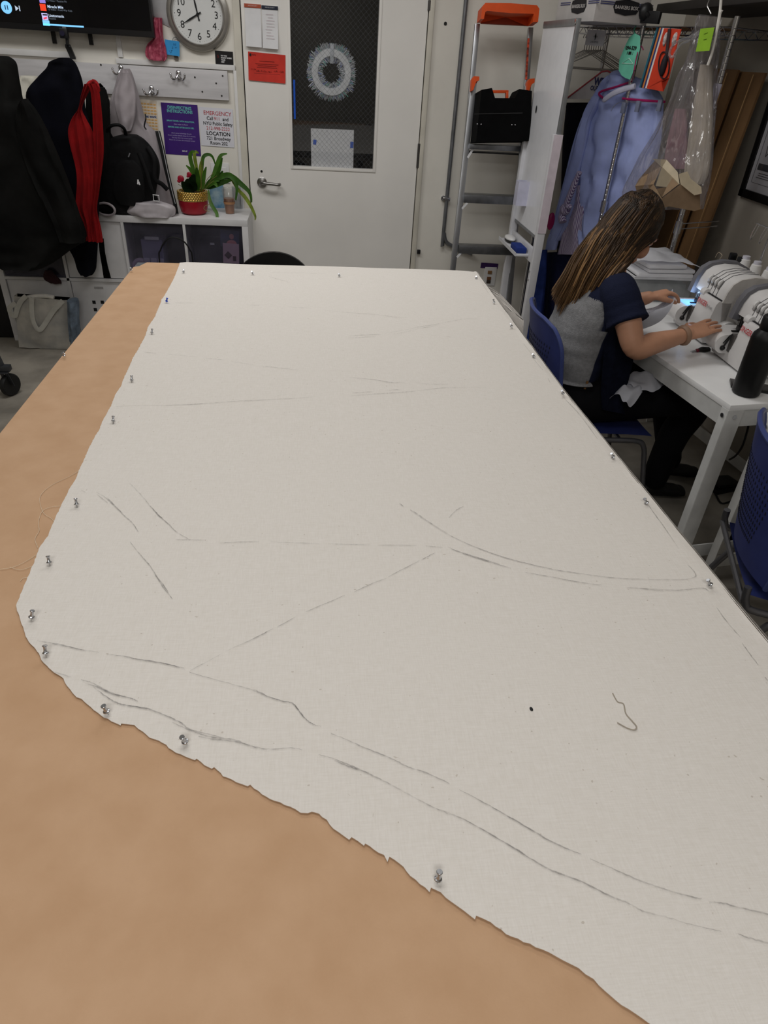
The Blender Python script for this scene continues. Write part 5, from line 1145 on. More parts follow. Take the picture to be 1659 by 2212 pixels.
text(t, 'WE', .05, frame(SP(1294, 177, -.05), u_, (0, 0, 1)), mat('cover_navy', (36, 40, 86), .7), bold=.002); text(t, 'OUR', .03, frame(SP(1284, 191, -.05), u_, (0, 0, 1)), mat('cover_navy', (36, 40, 86), .7), bold=.001)
M_dk = mat('dark_clothes', (16, 16, 26), .9, var=.3, scale=6, bump=.3, bscale=12, spec=.1)
single('dark_garments', drape_on([(1226, 1300, 222), (1222, 1330, 250), (1216, 1340, 320), (1212, 1340, 420), (1206, 1330, 520), (1200, 1320, 590)], rA+v_*.15, v_, .09, 6, .012, 40, 21), M_dk, 'dark garment hanging behind the blue shirt on the rack', 'garment')
# blue shirt
M_sh = mat('blue_oxford', (162, 174, 224), .85, var=.07, scale=10, bump=.45, bscale=9, sheen=.0)
bs = thing('blue_shirt', 'light blue button-down shirt on a magenta hanger at the front of the rack', 'shirt', SP(1330, 500, .09))
po = rA+v_*.055
part('body', drape_on([(1316, 1366, 163), (1297, 1404, 182), (1281, 1430, 212), (1270, 1432, 250), (1263, 1428, 300), (1256, 1418, 350), (1252, 1400, 400), (1250, 1380, 450), (1251, 1350, 500), (1256, 1310, 530)], po, v_, .075, 9, .017, 44, 31, 6), M_sh, bs)
part('sleeve', drape_on([(1281, 1300, 208), (1268, 1288, 235), (1256, 1276, 262), (1240, 1266, 312), (1225, 1252, 370), (1207, 1240, 440), (1194, 1224, 490), (1186, 1208, 520)], po-v_*.03, v_, .05, 5, .009, 28, 35), M_sh, bs)
part('cuff', drape_on([(1188, 1210, 505), (1184, 1206, 518), (1180, 1200, 540)], po-v_*.035, v_, .045, 4, .003, 24, 3), M_sh, bs)
part('collar', MB().tube(smooth_path([SP(1316, 176, -.02), SP(1322, 164, -.04), SP(1340, 160, -.05), SP(1358, 165, -.04), SP(1364, 178, -.02)], 5), .020, 10, flat=.5, up=v_), M_sh, bs)
M_mag = mat('magenta_plastic', (164, 26, 92), .35)
mh = thing('magenta_hanger', 'magenta plastic hanger holding the blue shirt', 'hanger', SP(1360, 190, .12))
part('bar', MB().tube(smooth_path([SP(1365, 176, .005), SP(1330, 188, .005), SP(1300, 197, .005), SP(1294, 204, .005), SP(1302, 211, .005)], 5), .006, 8).tube(smooth_path([SP(1345, 213, .008), SP(1390, 217, .008), SP(1436, 220, .008)], 3), .006, 8), M_mag, mh)
part('hook', MB().tube(smooth_path([SP(1365, 176, .005), SP(1370, 150, .12), SP(1376, 120, .06), SP(1384, 100, .03), SP(1390, 108, .02)], 5), .003, 6), M_mag, mh)
t = thing('white_hanger', 'broad white plastic hanger arm over the blue shirt', 'hanger', SP(1330, 210, .17))
part('arm', MB().tube(smooth_path([SP(1302, 218, .020), SP(1325, 202, .020), SP(1350, 192, .020), SP(1372, 186, .020)], 5), [.006]+[.014]*14+[.012], 10, flat=.6, up=v_), mat('pale_plastic', (206, 206, 226), .35), t)
for px in ((1347, 233), (1378, 230), (1425, 228)):
    if px[0] == 1347: ck_ = thing('clip_hanger', 'clear clip hanger with three clips in front of the blue shirt', 'hanger', SP(1370, 240, .15))
    part('clip', MB().box(SP(*px, .018), (.025, .014, .05), Matrix.Rotation(math.atan2(u_.y, u_.x), 3, 'Z'), .003), mat('clip_clear', (150, 156, 180), .2, trans=.4), ck_)
part('bar', MB().tube(smooth_path([SP(1320, 240, .018), SP(1330, 226, .018), SP(1350, 220, .018), SP(1430, 223, .018)], 4), .003, 6), film('clear_plastic', (215, 215, 225), gloss=.15, tint=.95, body=.1), ck_)
# striped shirt
def stripes(name, a, b_, sc):
    m = bpy.data.materials.new(name); m.use_nodes = True; nt = m.node_tree; N = nt.nodes; L = nt.links; s = N['Principled BSDF']
    tc = N.new('ShaderNodeTexCoord'); mp = N.new('ShaderNodeMapping'); mp.inputs['Rotation'].default_value = (0, 0, math.atan2(-u_.y, u_.x)); w_ = N.new('ShaderNodeTexWave'); w_.inputs['Scale'].default_value = sc; w_.inputs['Distortion'].default_value = .6; w_.inputs['Detail'].default_value = 1
    mp.inputs['Rotation'].default_value = (0, .25, -math.atan2(u_.y, u_.x)); L.new(tc.outputs['Object'], mp.inputs[0]); L.new(mp.outputs[0], w_.inputs['Vector'])
    r = N.new('ShaderNodeValToRGB'); r.color_ramp.elements[0].position = .42; r.color_ramp.elements[0].color = lin(a); r.color_ramp.elements[1].position = .55; r.color_ramp.elements[1].color = lin(b_)
    L.new(w_.outputs[0], r.inputs[0]); L.new(r.outputs[0], s.inputs['Base Color']); s.inputs['Roughness'].default_value = .9; return m
M_str = stripes('striped_cotton', (104, 82, 124), (196, 188, 206), 46)
ss = thing('striped_shirt', 'purple striped shirt with a knotted sleeve under the blue shirt', 'shirt', SP(1230, 545, .06))
part('body', drape_on([(1244, 1262, 400), (1234, 1262, 440), (1222, 1262, 480), (1212, 1260, 520), (1205, 1256, 549)], po-v_*.01, v_, .05, 6, .008, 32, 41), M_str, ss)
part('sleeve', MB().tube(smooth_path([SP(1252, 372, .075), SP(1240, 400, .075), SP(1230, 425, .075), SP(1224, 440, .075)], 5), [.02]*4+[.024]*12, 12, flat=.7), M_str, ss)
part('knot', MB().ball(SP(1221, 452, .075), .034, (1, .8, 1.0), 16).ball(SP(1228, 446, .08), .022, (1, 1, .7), 12).tube(smooth_path([SP(1216, 455, .075), SP(1214, 468, .075), SP(1216, 480, .075)], 4), [.026]*4+[.03]*5, 12, flat=.7), M_str, ss)
single('magenta_hanger', MB().ball(SP(1190, 478, .06), .042, (.55, .3, 1.2), 16), M_mag, 'magenta rounded hanger end sticking out beside the easel', 'hanger')
# blue and navy cloths low on the rack
single('navy_cloth', drape_on([(1184, 1262, 545), (1176, 1256, 600), (1168, 1250, 680), (1160, 1246, 760), (1150, 1240, 840)], rA+v_*.08, v_, .08, 7, .012, 44, 51), mat('navy_cloth', (24, 28, 56), .9, var=.12, bump=.2, bscale=9, spec=.1), 'navy cloth hanging to the floor behind the seated woman', 'cloth')
single('blue_cloth', drape_on([(1150, 1180, 540), (1146, 1178, 600), (1138, 1170, 680), (1128, 1162, 760), (1118, 1152, 840)], rB-v_*.05, v_, .06, 5, .012, 30, 53), mat('royal_cloth', (42, 58, 118), .9, var=.12, bump=.2, bscale=9, spec=.1), 'royal blue cloth hanging between the easel legs', 'cloth')
# clear garment bag with cream cloth
M_filmc = film('garment_bag_film', (218, 214, 220), gloss=.10, tint=.97, rough=.12, body=.11, bump=.9)
def GP(x, y, o=.12): return PP(x, y, rC-v_*o, v_)
gb_ = thing('garment_bag', 'clear plastic garment bag hanging from the right end of the rack', 'garment bag', GP(1450, 440))
gm = drape_on([(1525, 1541, 34), (1512, 1541, 70), (1498, 1540, 120), (1478, 1540, 160), (1455, 1540, 216), (1420, 1539, 285), (1380, 1535, 350), (1352, 1527, 405), (1350, 1516, 452)], rC-v_*.14, v_, .13, 13, .014, 60, 61, 6)
part('plastic_film', gm, M_filmc, gb_)
M_cream = mat('cream_cloth', (196, 186, 170), .9, var=.08, scale=10, bump=.5, bscale=10)
single('cream_garment', drape_on([(1516, 1538, 140), (1508, 1538, 180), (1498, 1538, 240), (1488, 1536, 310), (1480, 1530, 370), (1484, 1516, 398)], rC-v_*.14, v_, .05, 6, .008, 30, 63), M_cream, 'cream cloth garment inside the clear garment bag', 'garment')
single('mauve_garment', drape_on([(1462, 1480, 235), (1452, 1484, 270), (1440, 1486, 320), (1436, 1484, 365)], rC-v_*.11, v_, .04, 5, .008, 26, 65), mat('mauve_cloth', (150, 112, 120), .9, var=.1), 'mauve cloth inside the clear garment bag left of the cream one', 'garment')
pkg = thing('paper_package', 'crumpled brown paper package with cream paper hanging in the clear bag', 'package', GP(1450, 450, .2))
M_bp_ = mat('brown_paper', (158, 132, 104), .8, var=.08, bump=.3, bscale=25); M_cp = mat('cream_paper', (206, 192, 166), .8, var=.05, bump=.3, bscale=25)
def gpoly(pts): return MB().poly([GP(x, y, o) for x, y, o in pts])
for pts, m_ in (([(1417, 344, .19), (1430, 358, .21), (1412, 398, .22), (1372, 402, .19), (1379, 388, .19)], M_bp_), ([(1410, 343, .2), (1440, 345, .22), (1464, 372, .22), (1468, 398, .24), (1430, 362, .22)], M_cp), ([(1430, 360, .22), (1468, 398, .25), (1440, 404, .24), (1416, 402, .22)], M_cp), ([(1440, 404, .24), (1452, 385, .25), (1466, 398, .25), (1430, 426, .24), (1418, 408, .22)], M_bp_), ([(1430, 428, .24), (1470, 398, .25), (1512, 420, .23), (1513, 452, .22), (1500, 456, .23), (1445, 446, .24), (1425, 450, .23)], M_bp_), ([(1466, 376, .22), (1485, 370, .23), (1492, 386, .24), (1515, 404, .23), (1516, 418, .24), (1500, 422, .26), (1470, 398, .26)], M_cp), ([(1372, 402, .2), (1412, 398, .22), (1430, 428, .23), (1425, 450, .22), (1380, 430, .2)], M_bp_)):
    m2 = gpoly(pts); bmesh.ops.solidify(m2.bm, geom=m2.bm.faces[:], thickness=.004); part('paper_panel', m2, m_, pkg)
t, M, w, h = card('green_sticky_note', GP(1508, 64, .22), GP(1538, 61, .22), GP(1509, 110, .22), mat('sticky_lime', (138, 182, 40), .7), 'lime green sticky note on the garment bag hanger', 'note')
hw = MB(); hw.bar(M @ V((-.01, .02, .003)), M @ V((.008, .024, .003)), .003, .0006).bar(M @ V((-.006, .0, .003)), M @ V((.01, .002, .003)), .003, .0006); part('handwriting', hw, mat('green_pen', (84, 120, 24), .7), t)
M_clr = film('clear_hanger', (226, 226, 232), gloss=.22, tint=.96, rough=.05, body=.12)
ch_ = thing('clear_hanger', 'clear plastic hanger with looped end beside the lime note', 'hanger', GP(1480, 90, .2))
part('arm', MB().tube(smooth_path([GP(1512, 68, .2), GP(1490, 80, .2), GP(1468, 88, .2), GP(1452, 100, .2), GP(1446, 116, .2), GP(1450, 123, .2), GP(1458, 120, .2)], 6), .006, 8).tube(smooth_path([GP(1512, 74, .2), GP(1492, 86, .2), GP(1474, 94, .2), GP(1462, 108, .2), GP(1456, 118, .2)], 6), .005, 8), M_clr, ch_)
part('hook', MB().tube(smooth_path([GP(1536, 30, .2), GP(1532, 22, .2), GP(1528, 12, .2), GP(1532, 0, .2), GP(1534, -14, .2)], 5), .0025, 6), M_wire, ch_)
single('twisted_rope', MB().tube(smooth_path([GP(1558, -8, .2), GP(1556, 20, .2), GP(1552, 45, .2), GP(1546, 80, .2), GP(1538, 115, .2), GP(1529, 141, .2)], 6), .006, 7).tube(smooth_path([GP(1560, 22, .2), GP(1556, 30, .2), GP(1553, 50, .2), GP(1548, 70, .2)], 4), .005, 6), mat('white_cord', (216, 212, 206), .8), 'white twisted cord hanging along the right of the garment bag', 'cord')
# ------------------------------------------------------------------ flattened cardboard against the right wall
cp0, cn = V((XR-.045, 0, 1.7)), V((1, 0, -.075))
def CPN(x, y, o=0.0): return PP(x, y, cp0-V((o, 0, 0)), cn)
M_kb = mat('cardboard', (112, 82, 50), .8, var=.1, scale=5, bump=.1, bscale=60)
dn = V((.075, 0, 1)).normalized()
def sheet(yn_, yf2, zt2, o, lb):
    a = V((cp0.x-o, 0, 1.7))
    x_ = lambda z: XR-.045-o-.075*(1.7-z)
    m_ = MB().prism([(0, 0), (yf2-yn_, 0), (yf2-yn_, zt2/dn.z), (0, zt2/dn.z)], frame((x_(0), yn_, 0), (0, 1, 0), dn), .012)
    t = thing('cardboard_sheet', lb, 'cardboard', (x_(0), (yn_+yf2)/2, 0), 0, 'cardboard sheets leaning on the right wall'); part('sheet', m_, M_kb, t); return t, x_
yr_ = CPN(1600, 300, .03).y; ztc = CPN(1648, 157, .03).z
t, x_ = sheet(yr_, yr_+.42, ztc, .03, 'flattened brown cardboard, front sheet with a long crease, leaning on the right wall')
part('crease', MB().bar((x_(0)-.013, yr_+.075, .0), (x_(ztc-.01)-.013, yr_+.075, ztc-.01), .003, .003), mat('crease_pale', (176, 140, 96), .8), t)
t, x_ = sheet(yr_+.20, yr_+.66, ztc+.006, .06, 'flattened brown cardboard, rear left sheet overlapping behind the garment bag')
part('crease', MB().bar((x_(0)-.013, yr_+.275, .0), (x_(ztc-.01)-.013, yr_+.275, ztc-.01), .003, .003), mat('crease_pale', (176, 140, 96), .8), t)
t, M, w, h = card('paper_scrap', GP(1536, 180, .02), GP(1553, 183, .02), GP(1532, 235, .02), mat('scrap_lilac', (190, 186, 200), .8), 'small pale paper tag behind the garment bag', 'paper')
# ------------------------------------------------------------------ framed print on the right wall
XF = XR-.022
pbl = PX(1593, 422, XF); pbr = PX(1659, 446, XF); ptl = PX(1659, 219, XF)
y1_, zb2 = pbl.y, pbl.z; y0_ = y1_-.62; zt2 = zb2+.82
pf = thing('framed_print', 'black framed print of line drawings on the right wall', 'picture', (XR-.01, (y0_+y1_)/2, zb2))
fw_ = .038; M_fr = mat('frame_black', (14, 13, 14), .35)
part('frame', MB().box2((XF, y0_, zb2), (XR, y1_, zb2+fw_), .002).box2((XF, y0_, zt2-fw_), (XR, y1_, zt2), .002).box2((XF, y0_, zb2), (XR, y0_+fw_, zt2), .002).box2((XF, y1_-fw_, zb2), (XR, y1_, zt2), .002), M_fr, pf)
part('print_paper', MB().box2((XF+.010, y0_+fw_, zb2+fw_), (XR-.002, y1_-fw_, zt2-fw_)), mat('print_paper', (196, 194, 198), .6, var=.01), pf)
xp = XF+.008; M_gry = mat('print_grey', (70, 70, 74), .7)
def rect(a, c_): return MB().box2((xp, min(a.y, c_.y), min(a.z, c_.z)), (xp+.003, max(a.y, c_.y), max(a.z, c_.z)))
m_ = MB(); mi_ = MB()
for k, z in enumerate((.135, .37, .60)):
    m_.box2((xp, y0_+.09, zb2+z), (xp+.003, y1_-.085, zb2+z+.028))
    for j in range(3): mi_.box2((xp, y0_+.10, zb2+z-.015-.010*j), (xp+.003, y1_-.09-.02*random.random(), zb2+z-.013-.010*j))
    yc_ = y1_-.10
    pts = []
    for j in range(14):
        pts.append((xp, yc_-.02-.02*j, zb2+z+.05+(.03 if j % 2 else 0)+.01*random.random()))
    pts2 = [(xp, yc_-.02, zb2+z+.06), (xp, yc_-.012, zb2+z+.12), (xp, yc_-.03, zb2+z+.17), (xp, yc_-.06, zb2+z+.15), (xp, yc_-.09, zb2+z+.175), (xp, yc_-.14, zb2+z+.16), (xp, yc_-.22, zb2+z+.18)]
    mi_.tube(pts, .0016, 5).tube(smooth_path(pts2, 4), .0016, 5)
part('grey_bars', m_, M_gry, pf); part('line_drawing', mi_, M_gry, pf)
part('print_border', MB().tube([(xp, y0_+.075, zb2+.075), (xp, y1_-.07, zb2+.075), (xp, y1_-.07, zt2-.08), (xp, y0_+.075, zt2-.08)], .001, 4, closed=True), M_gry, pf)
part('glazing', MB().box2((XF+.004, y0_+fw_, zb2+fw_), (XF+.006, y1_-fw_, zt2-fw_)), film('glazing', (240, 240, 240), gloss=.02, tint=1.0, rough=.05), pf)
# dark shelf high up
q = PX(1416, 27, XR-.45); q2 = PX(1560, 0, XR-.45)
single('wall_shelf', MB().box2((XR-.45, 2.9, q.z), (XR-.002, q.y, q.z+.035), .003), mat('dark_shelf', (40, 36, 34), .6), 'dark wall shelf high in the top right corner', 'shelf')
# ------------------------------------------------------------------ sewing tables
C0 = PZ(1579, 876, SZ); e1 = V((-.141, .990, 0)).normalized(); e2 = V((e1.y, -e1.x, 0))
M_tw = mat('table_white', (240, 240, 240), .35, var=.02, scale=8)
M_tl = mat('table_leg_white', (206, 206, 204), .4, var=.05, scale=14)
def table(name, C, a, b_, label):
    t = thing('sewing_table', label, 'table', (C + e1*a/2 + e2*b_/2)*1.0 - V((0, 0, C.z)), math.atan2(e2.y, e2.x), 'white metal sewing tables')
    # local axes: x = e2 (depth), y = e1 (length)
    hx, hy = b_/2, a/2
    part('tabletop', MB().box((0, 0, SZ-.011), (b_, a, .022), None, .003), M_tw, t, local=True)
    ap = MB().box((-hx+.006, 0, SZ-.05), (.006, a-.01, .07)).box((hx-.006, 0, SZ-.05), (.006, a-.01, .07)).box((0, -hy+.006, SZ-.05), (b_-.01, .006, .07)).box((0, hy-.006, SZ-.05), (b_-.01, .006, .07))
    part('apron', ap, M_tl, t, local=True)
    for sx_ in (-1, 1):
        for sy in (-1, 1):
            x, y = sx_*(hx-.002), sy*(hy-.002)
            lg = MB().box((x-sx_*.030, y, (SZ-.02)/2), (.062, .005, SZ-.02), None, .001).box((x, y-sy*.017, (SZ-.02)/2), (.005, .036, SZ-.02), None, .001)
            lo_ = part('leg', lg, M_tl, t, local=True)
            part('bolt', MB().cyl((x-sx_*.03, y-.004*1, SZ-.045), (x-sx_*.03, y+sy*.006, SZ-.045), .008, n=12).cyl((x, y-sy*.018, SZ-.045), (x+sx_*.006, y-sy*.018, SZ-.045), .008, n=12), M_chrome, lo_, local=True)
    for sy in (-1, 1): part('stretcher', MB().box((0, sy*(hy-.006), .12), (b_-.02, .005, .06), None, .001), M_tl, t, local=True)
    part('stretcher', MB().box((hx-.006, 0, .12), (.005, a-.02, .06), None, .001), M_tl, t, local=True)
    return t
table('a', C0, 1.30, .76, 'white sewing table holding two sergers along the right wall')
C1 = PZ(1657, 890, SZ) - e1*1.2
table('b', C1 , 1.2, .50, 'second white sewing table, mostly out of view at the right edge')
# ------------------------------------------------------------------ sergers
M_sg = mat('serger_white', (222, 220, 219), .35, var=.015); M_sg2 = mat('serger_grey', (112, 112, 118), .45, var=.04)
M_gold = mat('needle_steel', (150, 145, 138), .25, .9)
def make_serger(label, loc, rot):
    t = thing('serger', label, 'serger', loc, rot)
    FX = Matrix(((0, 0, 1, 0), (1, 0, 0, 0), (0, 1, 0, 0), (0, 0, 0, 1)))      # local polygon (depth, height) extruded along width
    def prof(pts, x0, x1): return MB().prism(pts, Matrix.Translation((x0, 0, 0)) @ FX, x1-x0)
    part('base', MB().box2((.0, .0, .008), (.272, .27, .048), .008), M_sg, t, local=True)
    ft = MB()
    for x in (.03, .24):
        for y in (.03, .24): ft.cyl((x, y, 0), (x, y, .01), .012, n=10)
    part('feet', ft, M_black, t, local=True)
    # front looper cover
    W = .268
    b = prof([(.0, .02), (-.006, .05), (.012, .165), (.02, .178), (.05, .18), (.07, .03)], .132, W)
    part('front_cover', b, M_sg, t, local=True)
    part('cover_hinge', MB().tube([(.120, .03, .178), (.152, .03, .178)], [.017, .017], 16), M_sg, t, local=True)
    pr = [(-.02+.036*math.cos(a), .074+.036*math.sin(a)) for a in [math.pi/2+math.pi*i/14 for i in range(15)]]
    part('cloth_plate', prof(pr+[(.09, .038), (.09, .110)], -.012, .108), M_sg, t, local=True)
    part('looper_recess', MB().box2((.109, -.004, .05), (.134, .08, .118)), mat('recess_dark', (104, 100, 98), .5, .3), t, local=True)
    part('looper_lever', MB().bar((.122, -.010, .118), (.112, -.022, .066), .010, .007, bev=.002).ball((.111, -.024, .060), .010, n=10).bar((.112, -.01, .112), (.109, -.026, .078), .003, .003), M_black, t, local=True)
    cv_ = [(.036, .172), (.044, .212), (.058, .244), (.084, .263), (.13, .273), (.19, .270), (.245, .246), (.268, .20), (.27, .03), (.075, .03), (.075, .172)]
    part('upper_housing', prof(cv_, .100, W-.003), M_sg, t, local=True)
    part('needle_head', prof([(y+.002, z-.002) for y, z in cv_[:8]]+[(.266, .172)], .036, .101), M_sg, t, local=True)
    part('arm_back', MB().box2((.04, .15, .03), (.105, .265, .18)), M_sg, t, local=True)
    gv = [(.020, .150), (.030, .214), (.048, .252), (.078, .272), (.13, .282), (.192, .279), (.252, .253), (.277, .20), (.275, .150), (.16, .12)]
    part('end_cap', prof(gv, .010, .038), M_sg2, t, local=True, label='grey end cap')
    part('right_cover', prof([(y+(.003 if y > .1 else -.004), z+.003) for y, z in cv_], W-.003, W+.006), mat('serger_cream', (208, 204, 200), .4), t, local=True)
    part('needle_recess', MB().box2((.044, .046, .118), (.098, .10, .178)), mat('recess_grey', (110, 108, 106), .5), t, local=True)
    nd = MB()
    for x in (.060, .072, .086): nd.cyl((x, .046, .185), (x, .044, .115), .0026, n=6)
    nd.box((.072, .044, .124), (.034, .014, .018), None, .003).box((.072, .040, .114), (.012, .05, .004)).bar((.053, .036, .15), (.088, .04, .165), .004, .006)
    part('needle_assembly', nd, mat('dark_steel', (44, 42, 42), .35, .6), t, local=True)
    for k in range(4):
        x = .116+.026*k
        part('dial_slot', MB().box((x, .049, .226), (.014, .010, .036), Matrix.Rotation(-.42, 3, 'X'), .003), mat('slot_shadow', (150, 148, 147), .6), t, local=True)
        part('tension_dial', MB().cyl((x-.005, .052, .228), (x+.005, .052, .228), .015, n=24), M_whitep, t, local=True)
        part('thread_slot', MB().tube([(x+.009, y-.0008, z+.0008) for y, z in cv_[:6]], .0011, 5), mat('slot_dark', (70, 70, 74), .6), t, local=True)
    part('panel_gap', MB().box2((.133, .0285, .1805), (W-.002, .0375, .1822)), M_ink, t, local=True)
    text(t, 'SINGER', .027, WM[t] @ frame((.140, .0030, .150), (1, 0, 0), (0, .157, 1)), mat('red_brand', (190, 40, 52), .5), align='LEFT', bold=.0004, sx=.85)
    text(t, 'ProFinish', .0145, WM[t] @ frame((.217, .0028, .1485), (1, 0, 0), (0, .157, 1)), mat('grey_brand', (80, 80, 84), .5), align='LEFT', sx=.8, italic=.2)
    part('handwheel', MB().cyl((W+.004, .12, .115), (W+.022, .12, .115), .019, n=24), M_whitep, t, local=True)
    part('large_wheel', MB().cyl((W+.004, .075, .07), (W+.034, .075, .07), .036, n=28), M_whitep, t, local=True)
    return t
s1 = PZ(1451, 698, SZ); s2 = PZ(1533, 761, SZ)
sg1 = make_serger('farther white serger with a red brand name, its work light glowing blue', (s1.x, s1.y, SZ), -math.pi/2)
sg2 = dup(sg1, (s2.x, s2.y, SZ), -math.pi/2-.02, 'nearer white serger with a red brand name, beside the black bottle')
part('work_light_pool', MB().box((.06, .03, .1115), (.085, .09, .002)), glow('blue_pool_glow', (120, 180, 255), 1.0), sg1, local=True, label='blue work light glow on the plate')  # glowing sheet stands for the pool of light on the plate
l_ = bpy.data.lights.new('serger_led', 'POINT'); l_.energy = .12; l_.color = (.45, .65, 1); l_.shadow_soft_size = .01
lo_ = bpy.data.objects.new('serger_led', l_); COL.objects.link(lo_); lo_.location = WM[sg1] @ V((.07, .03, .155))
# thread stand, cones
xst = s1.x+.34
std = thing('thread_stand', 'thread stand with a telescopic chrome rod behind the farther serger', 'thread stand', (xst, 2.75, SZ))
rp_ = PX(1622, 622, xst); zcn = PX(1612, 612, xst).z; rt = PX(1655, 484, xst)
part('stand_plate', MB().box2((xst-.05, rp_.y-.2, zcn-.015), (xst+.05, rp_.y+.2, zcn), .004).box2((xst-.03, rp_.y-.16, SZ), (xst+.03, rp_.y+.16, zcn-.01)), mat('stand_grey', (150, 150, 152), .5), std)
part('rod', MB().cyl((xst, rp_.y, SZ+.03), (xst, rp_.y, rt.z+.05), .005, n=10), M_chrome, std)
part('thread_guide', MB().tube([(xst, rp_.y+.12, rt.z-.01), (xst, rp_.y-.15, rt.z-.01)], .0025, 6), M_chrome, std)
for k in range(4):
    y = rp_.y+.11-.07*k; part('guide_loop', MB().tube(smooth_path([(xst, y, rt.z-.01), (xst-.01, y, rt.z-.05), (xst-.015, y-.01, rt.z-.075), (xst-.01, y-.018, rt.z-.05), (xst, y-.016, rt.z-.012)], 4), .0018, 5), M_chrome, std)
M_cone = mat('thread_white', (226, 224, 222), .8, var=.03, scale=90, stretch=(.1, .1, 4), bump=.3, bscale=200)
pc0 = None
for px, lb in (((1596, 604), 'white thread cone, leftmost of three on the stand'), ((1621, 612), 'white thread cone with a printed end, middle of the stand'), ((1649, 622), 'white thread cone, rightmost on the stand, right of the rod')):
    p = PX(*px, xst-.01); loc = (xst-.01, p.y, zcn+.001)
    if pc0 is None:
        pc0 = thing('thread_cone', lb, 'thread cone', loc, 0, 'white thread cones'); hz = .105
        part('thread', MB().lathe([(.030, 0), (.034, .006), (.021, hz*.86), (.018, hz*.88)], None, 24), M_cone, pc0, local=True)
        part('cone_tip', MB().lathe([(.0165, hz*.88), (.016, hz), (.012, hz), (0, hz)], None, 20), mat('cone_paper', (206, 204, 214), .6), pc0, local=True)
    else: dup(pc0, loc, 0, lb)
p = PX(1577, 588, xst-.02)
bc_ = thing('binder_clips', 'tangle of black clips on the stand behind the farther serger', 'clips', (p.x, p.y, zcn))
b = MB()
for k in range(6):
    q = PX(random.uniform(1566, 1602), random.uniform(550, 580), xst-.02); b.box(q, (.03, .03, .028), Matrix.Rotation(random.uniform(0, 3), 3, V((random.random(), random.random(), 1)).normalized()), .004)
b.bar((p.x, p.y, zcn), PX(1580, 565, xst-.02), .02, .02).bar((p.x, p.y-.05, zcn), PX(1597, 568, xst-.02), .02, .02)
part('clip', b, M_black, bc_)
single('stray_thread', MB().tube(smooth_path([PX(1545, 556, xst), PX(1552, 545, xst), PX(1560, 552, xst), PX(1555, 560, xst), PX(1566, 566, xst)], 5), .0008, 5), mat('cotton_thread', (232, 214, 186), .8), 'wispy stray thread rising behind the farther serger', 'thread')
# clear bin with folded white cloth
zr = SZ+.11
a, c_ = PZ(1372, 600, zr), PZ(1500, 604, zr)
bx0, bx1, by0 = a.x, c_.x-.0, a.y; by1 = by0+.26
bn = thing('clear_bin', 'clear plastic bin on the sewing table behind the farther serger', 'bin', ((bx0+bx1)/2, (by0+by1)/2, SZ))
M_binp = film('bin_plastic', (206, 210, 212), gloss=.10, tint=.95, rough=.12, body=.12)
wb_ = MB()
for lo, hi in (((bx0, by0, SZ+.002), (bx1, by0+.003, zr)), ((bx0, by1-.003, SZ+.002), (bx1, by1, zr)), ((bx0, by0, SZ+.002), (bx0+.003, by1, zr)), ((bx1-.003, by0, SZ+.002), (bx1, by1, zr)), ((bx0, by0, SZ), (bx1, by1, SZ+.003))): wb_.box2(lo, hi)
part('bin_walls', wb_, M_binp, bn)
part('rim', MB().tube([(bx0, by0, zr), (bx1, by0, zr), (bx1, by1, zr), (bx0, by1, zr)], .007, 8, closed=True), mat('rim_clear', (208, 208, 212), .25), bn)
single('white_cloth_scrap', MB().box(((bx0+bx1)/2, (by0+by1)/2, SZ+.045), (bx1-bx0-.03, by1-by0-.03, .08), None, .02), mat('cloth_grey', (176, 174, 172), .9, var=.2, scale=18), 'pale folded cloth filling the inside of the clear bin', 'cloth')
M_fold = mat('folded_white', (228, 228, 232), .85, var=.02, bump=.25, bscale=14)
zz = zr+.004
for k, (lb, dx_, hgt) in enumerate((('folded white cloth, bottom of the stack on the clear bin', 0, .02), ('folded white cloth, middle of the stack on the clear bin', .02, .018), ('folded white cloth, third up in the stack on the clear bin', -.01, .02))):
    b = MB().box(((bx0+bx1)/2+dx_, (by0+by1)/2-.01, zz+hgt/2), (bx1-bx0-.02-.04*k, by1-by0-.01, hgt), Matrix.Rotation(.04*k, 3, 'Z'), hgt*.45)
    single('folded_cloth', b, M_fold, lb, 'cloth', 'folded white cloths'); zz += hgt+.001
rows = []
for i in range(14):
    rows.append([V((lerp(bx0-.02, bx1+.02, j/16), lerp(by0-.01, by1+.02, i/13), zz+.012+.014*noise.noise(V((j*.35, i*.4, 3)))+.03*math.exp(-((j-5)**2)/10-((i-5)**2)/14)-.03*(max(0, j-12)/4)**2)) for j in range(17)])
b = MB().grid(rows); bmesh.ops.solidify(b.bm, geom=b.bm.faces[:], thickness=.004)
single('draped_cloth', b, M_fold, 'rumpled white cloth draped over the top of the folded stack', 'cloth')
# bottle
pb = PZ(1609, 850, SZ); rb = .047
hb_ = PY(1640, 712, pb.y).z-SZ
wb2 = thing('water_bottle', 'tall matte black water bottle on the near corner of the sewing table', 'bottle', (pb.x, pb.y, SZ))
part('bottle_body', MB().lathe([(rb*.86, 0), (rb*.97, .006), (rb, .014), (rb, hb_*.86), (rb*.93, hb_*.93), (rb*.66, hb_)], Matrix.Translation((pb.x, pb.y, SZ)), 40), mat('bottle_matte', (14, 14, 15), .45, var=.08, spec=.3), wb2)
part('lid', MB().lathe([(rb*.66, hb_), (rb*.70, hb_+.004), (rb*.70, hb_+.04), (rb*.62, hb_+.046)], Matrix.Translation((pb.x, pb.y, SZ)), 30).box((pb.x+.03, pb.y, SZ+hb_+.05), (.05, .03, .03), None, .008), M_black, wb2)
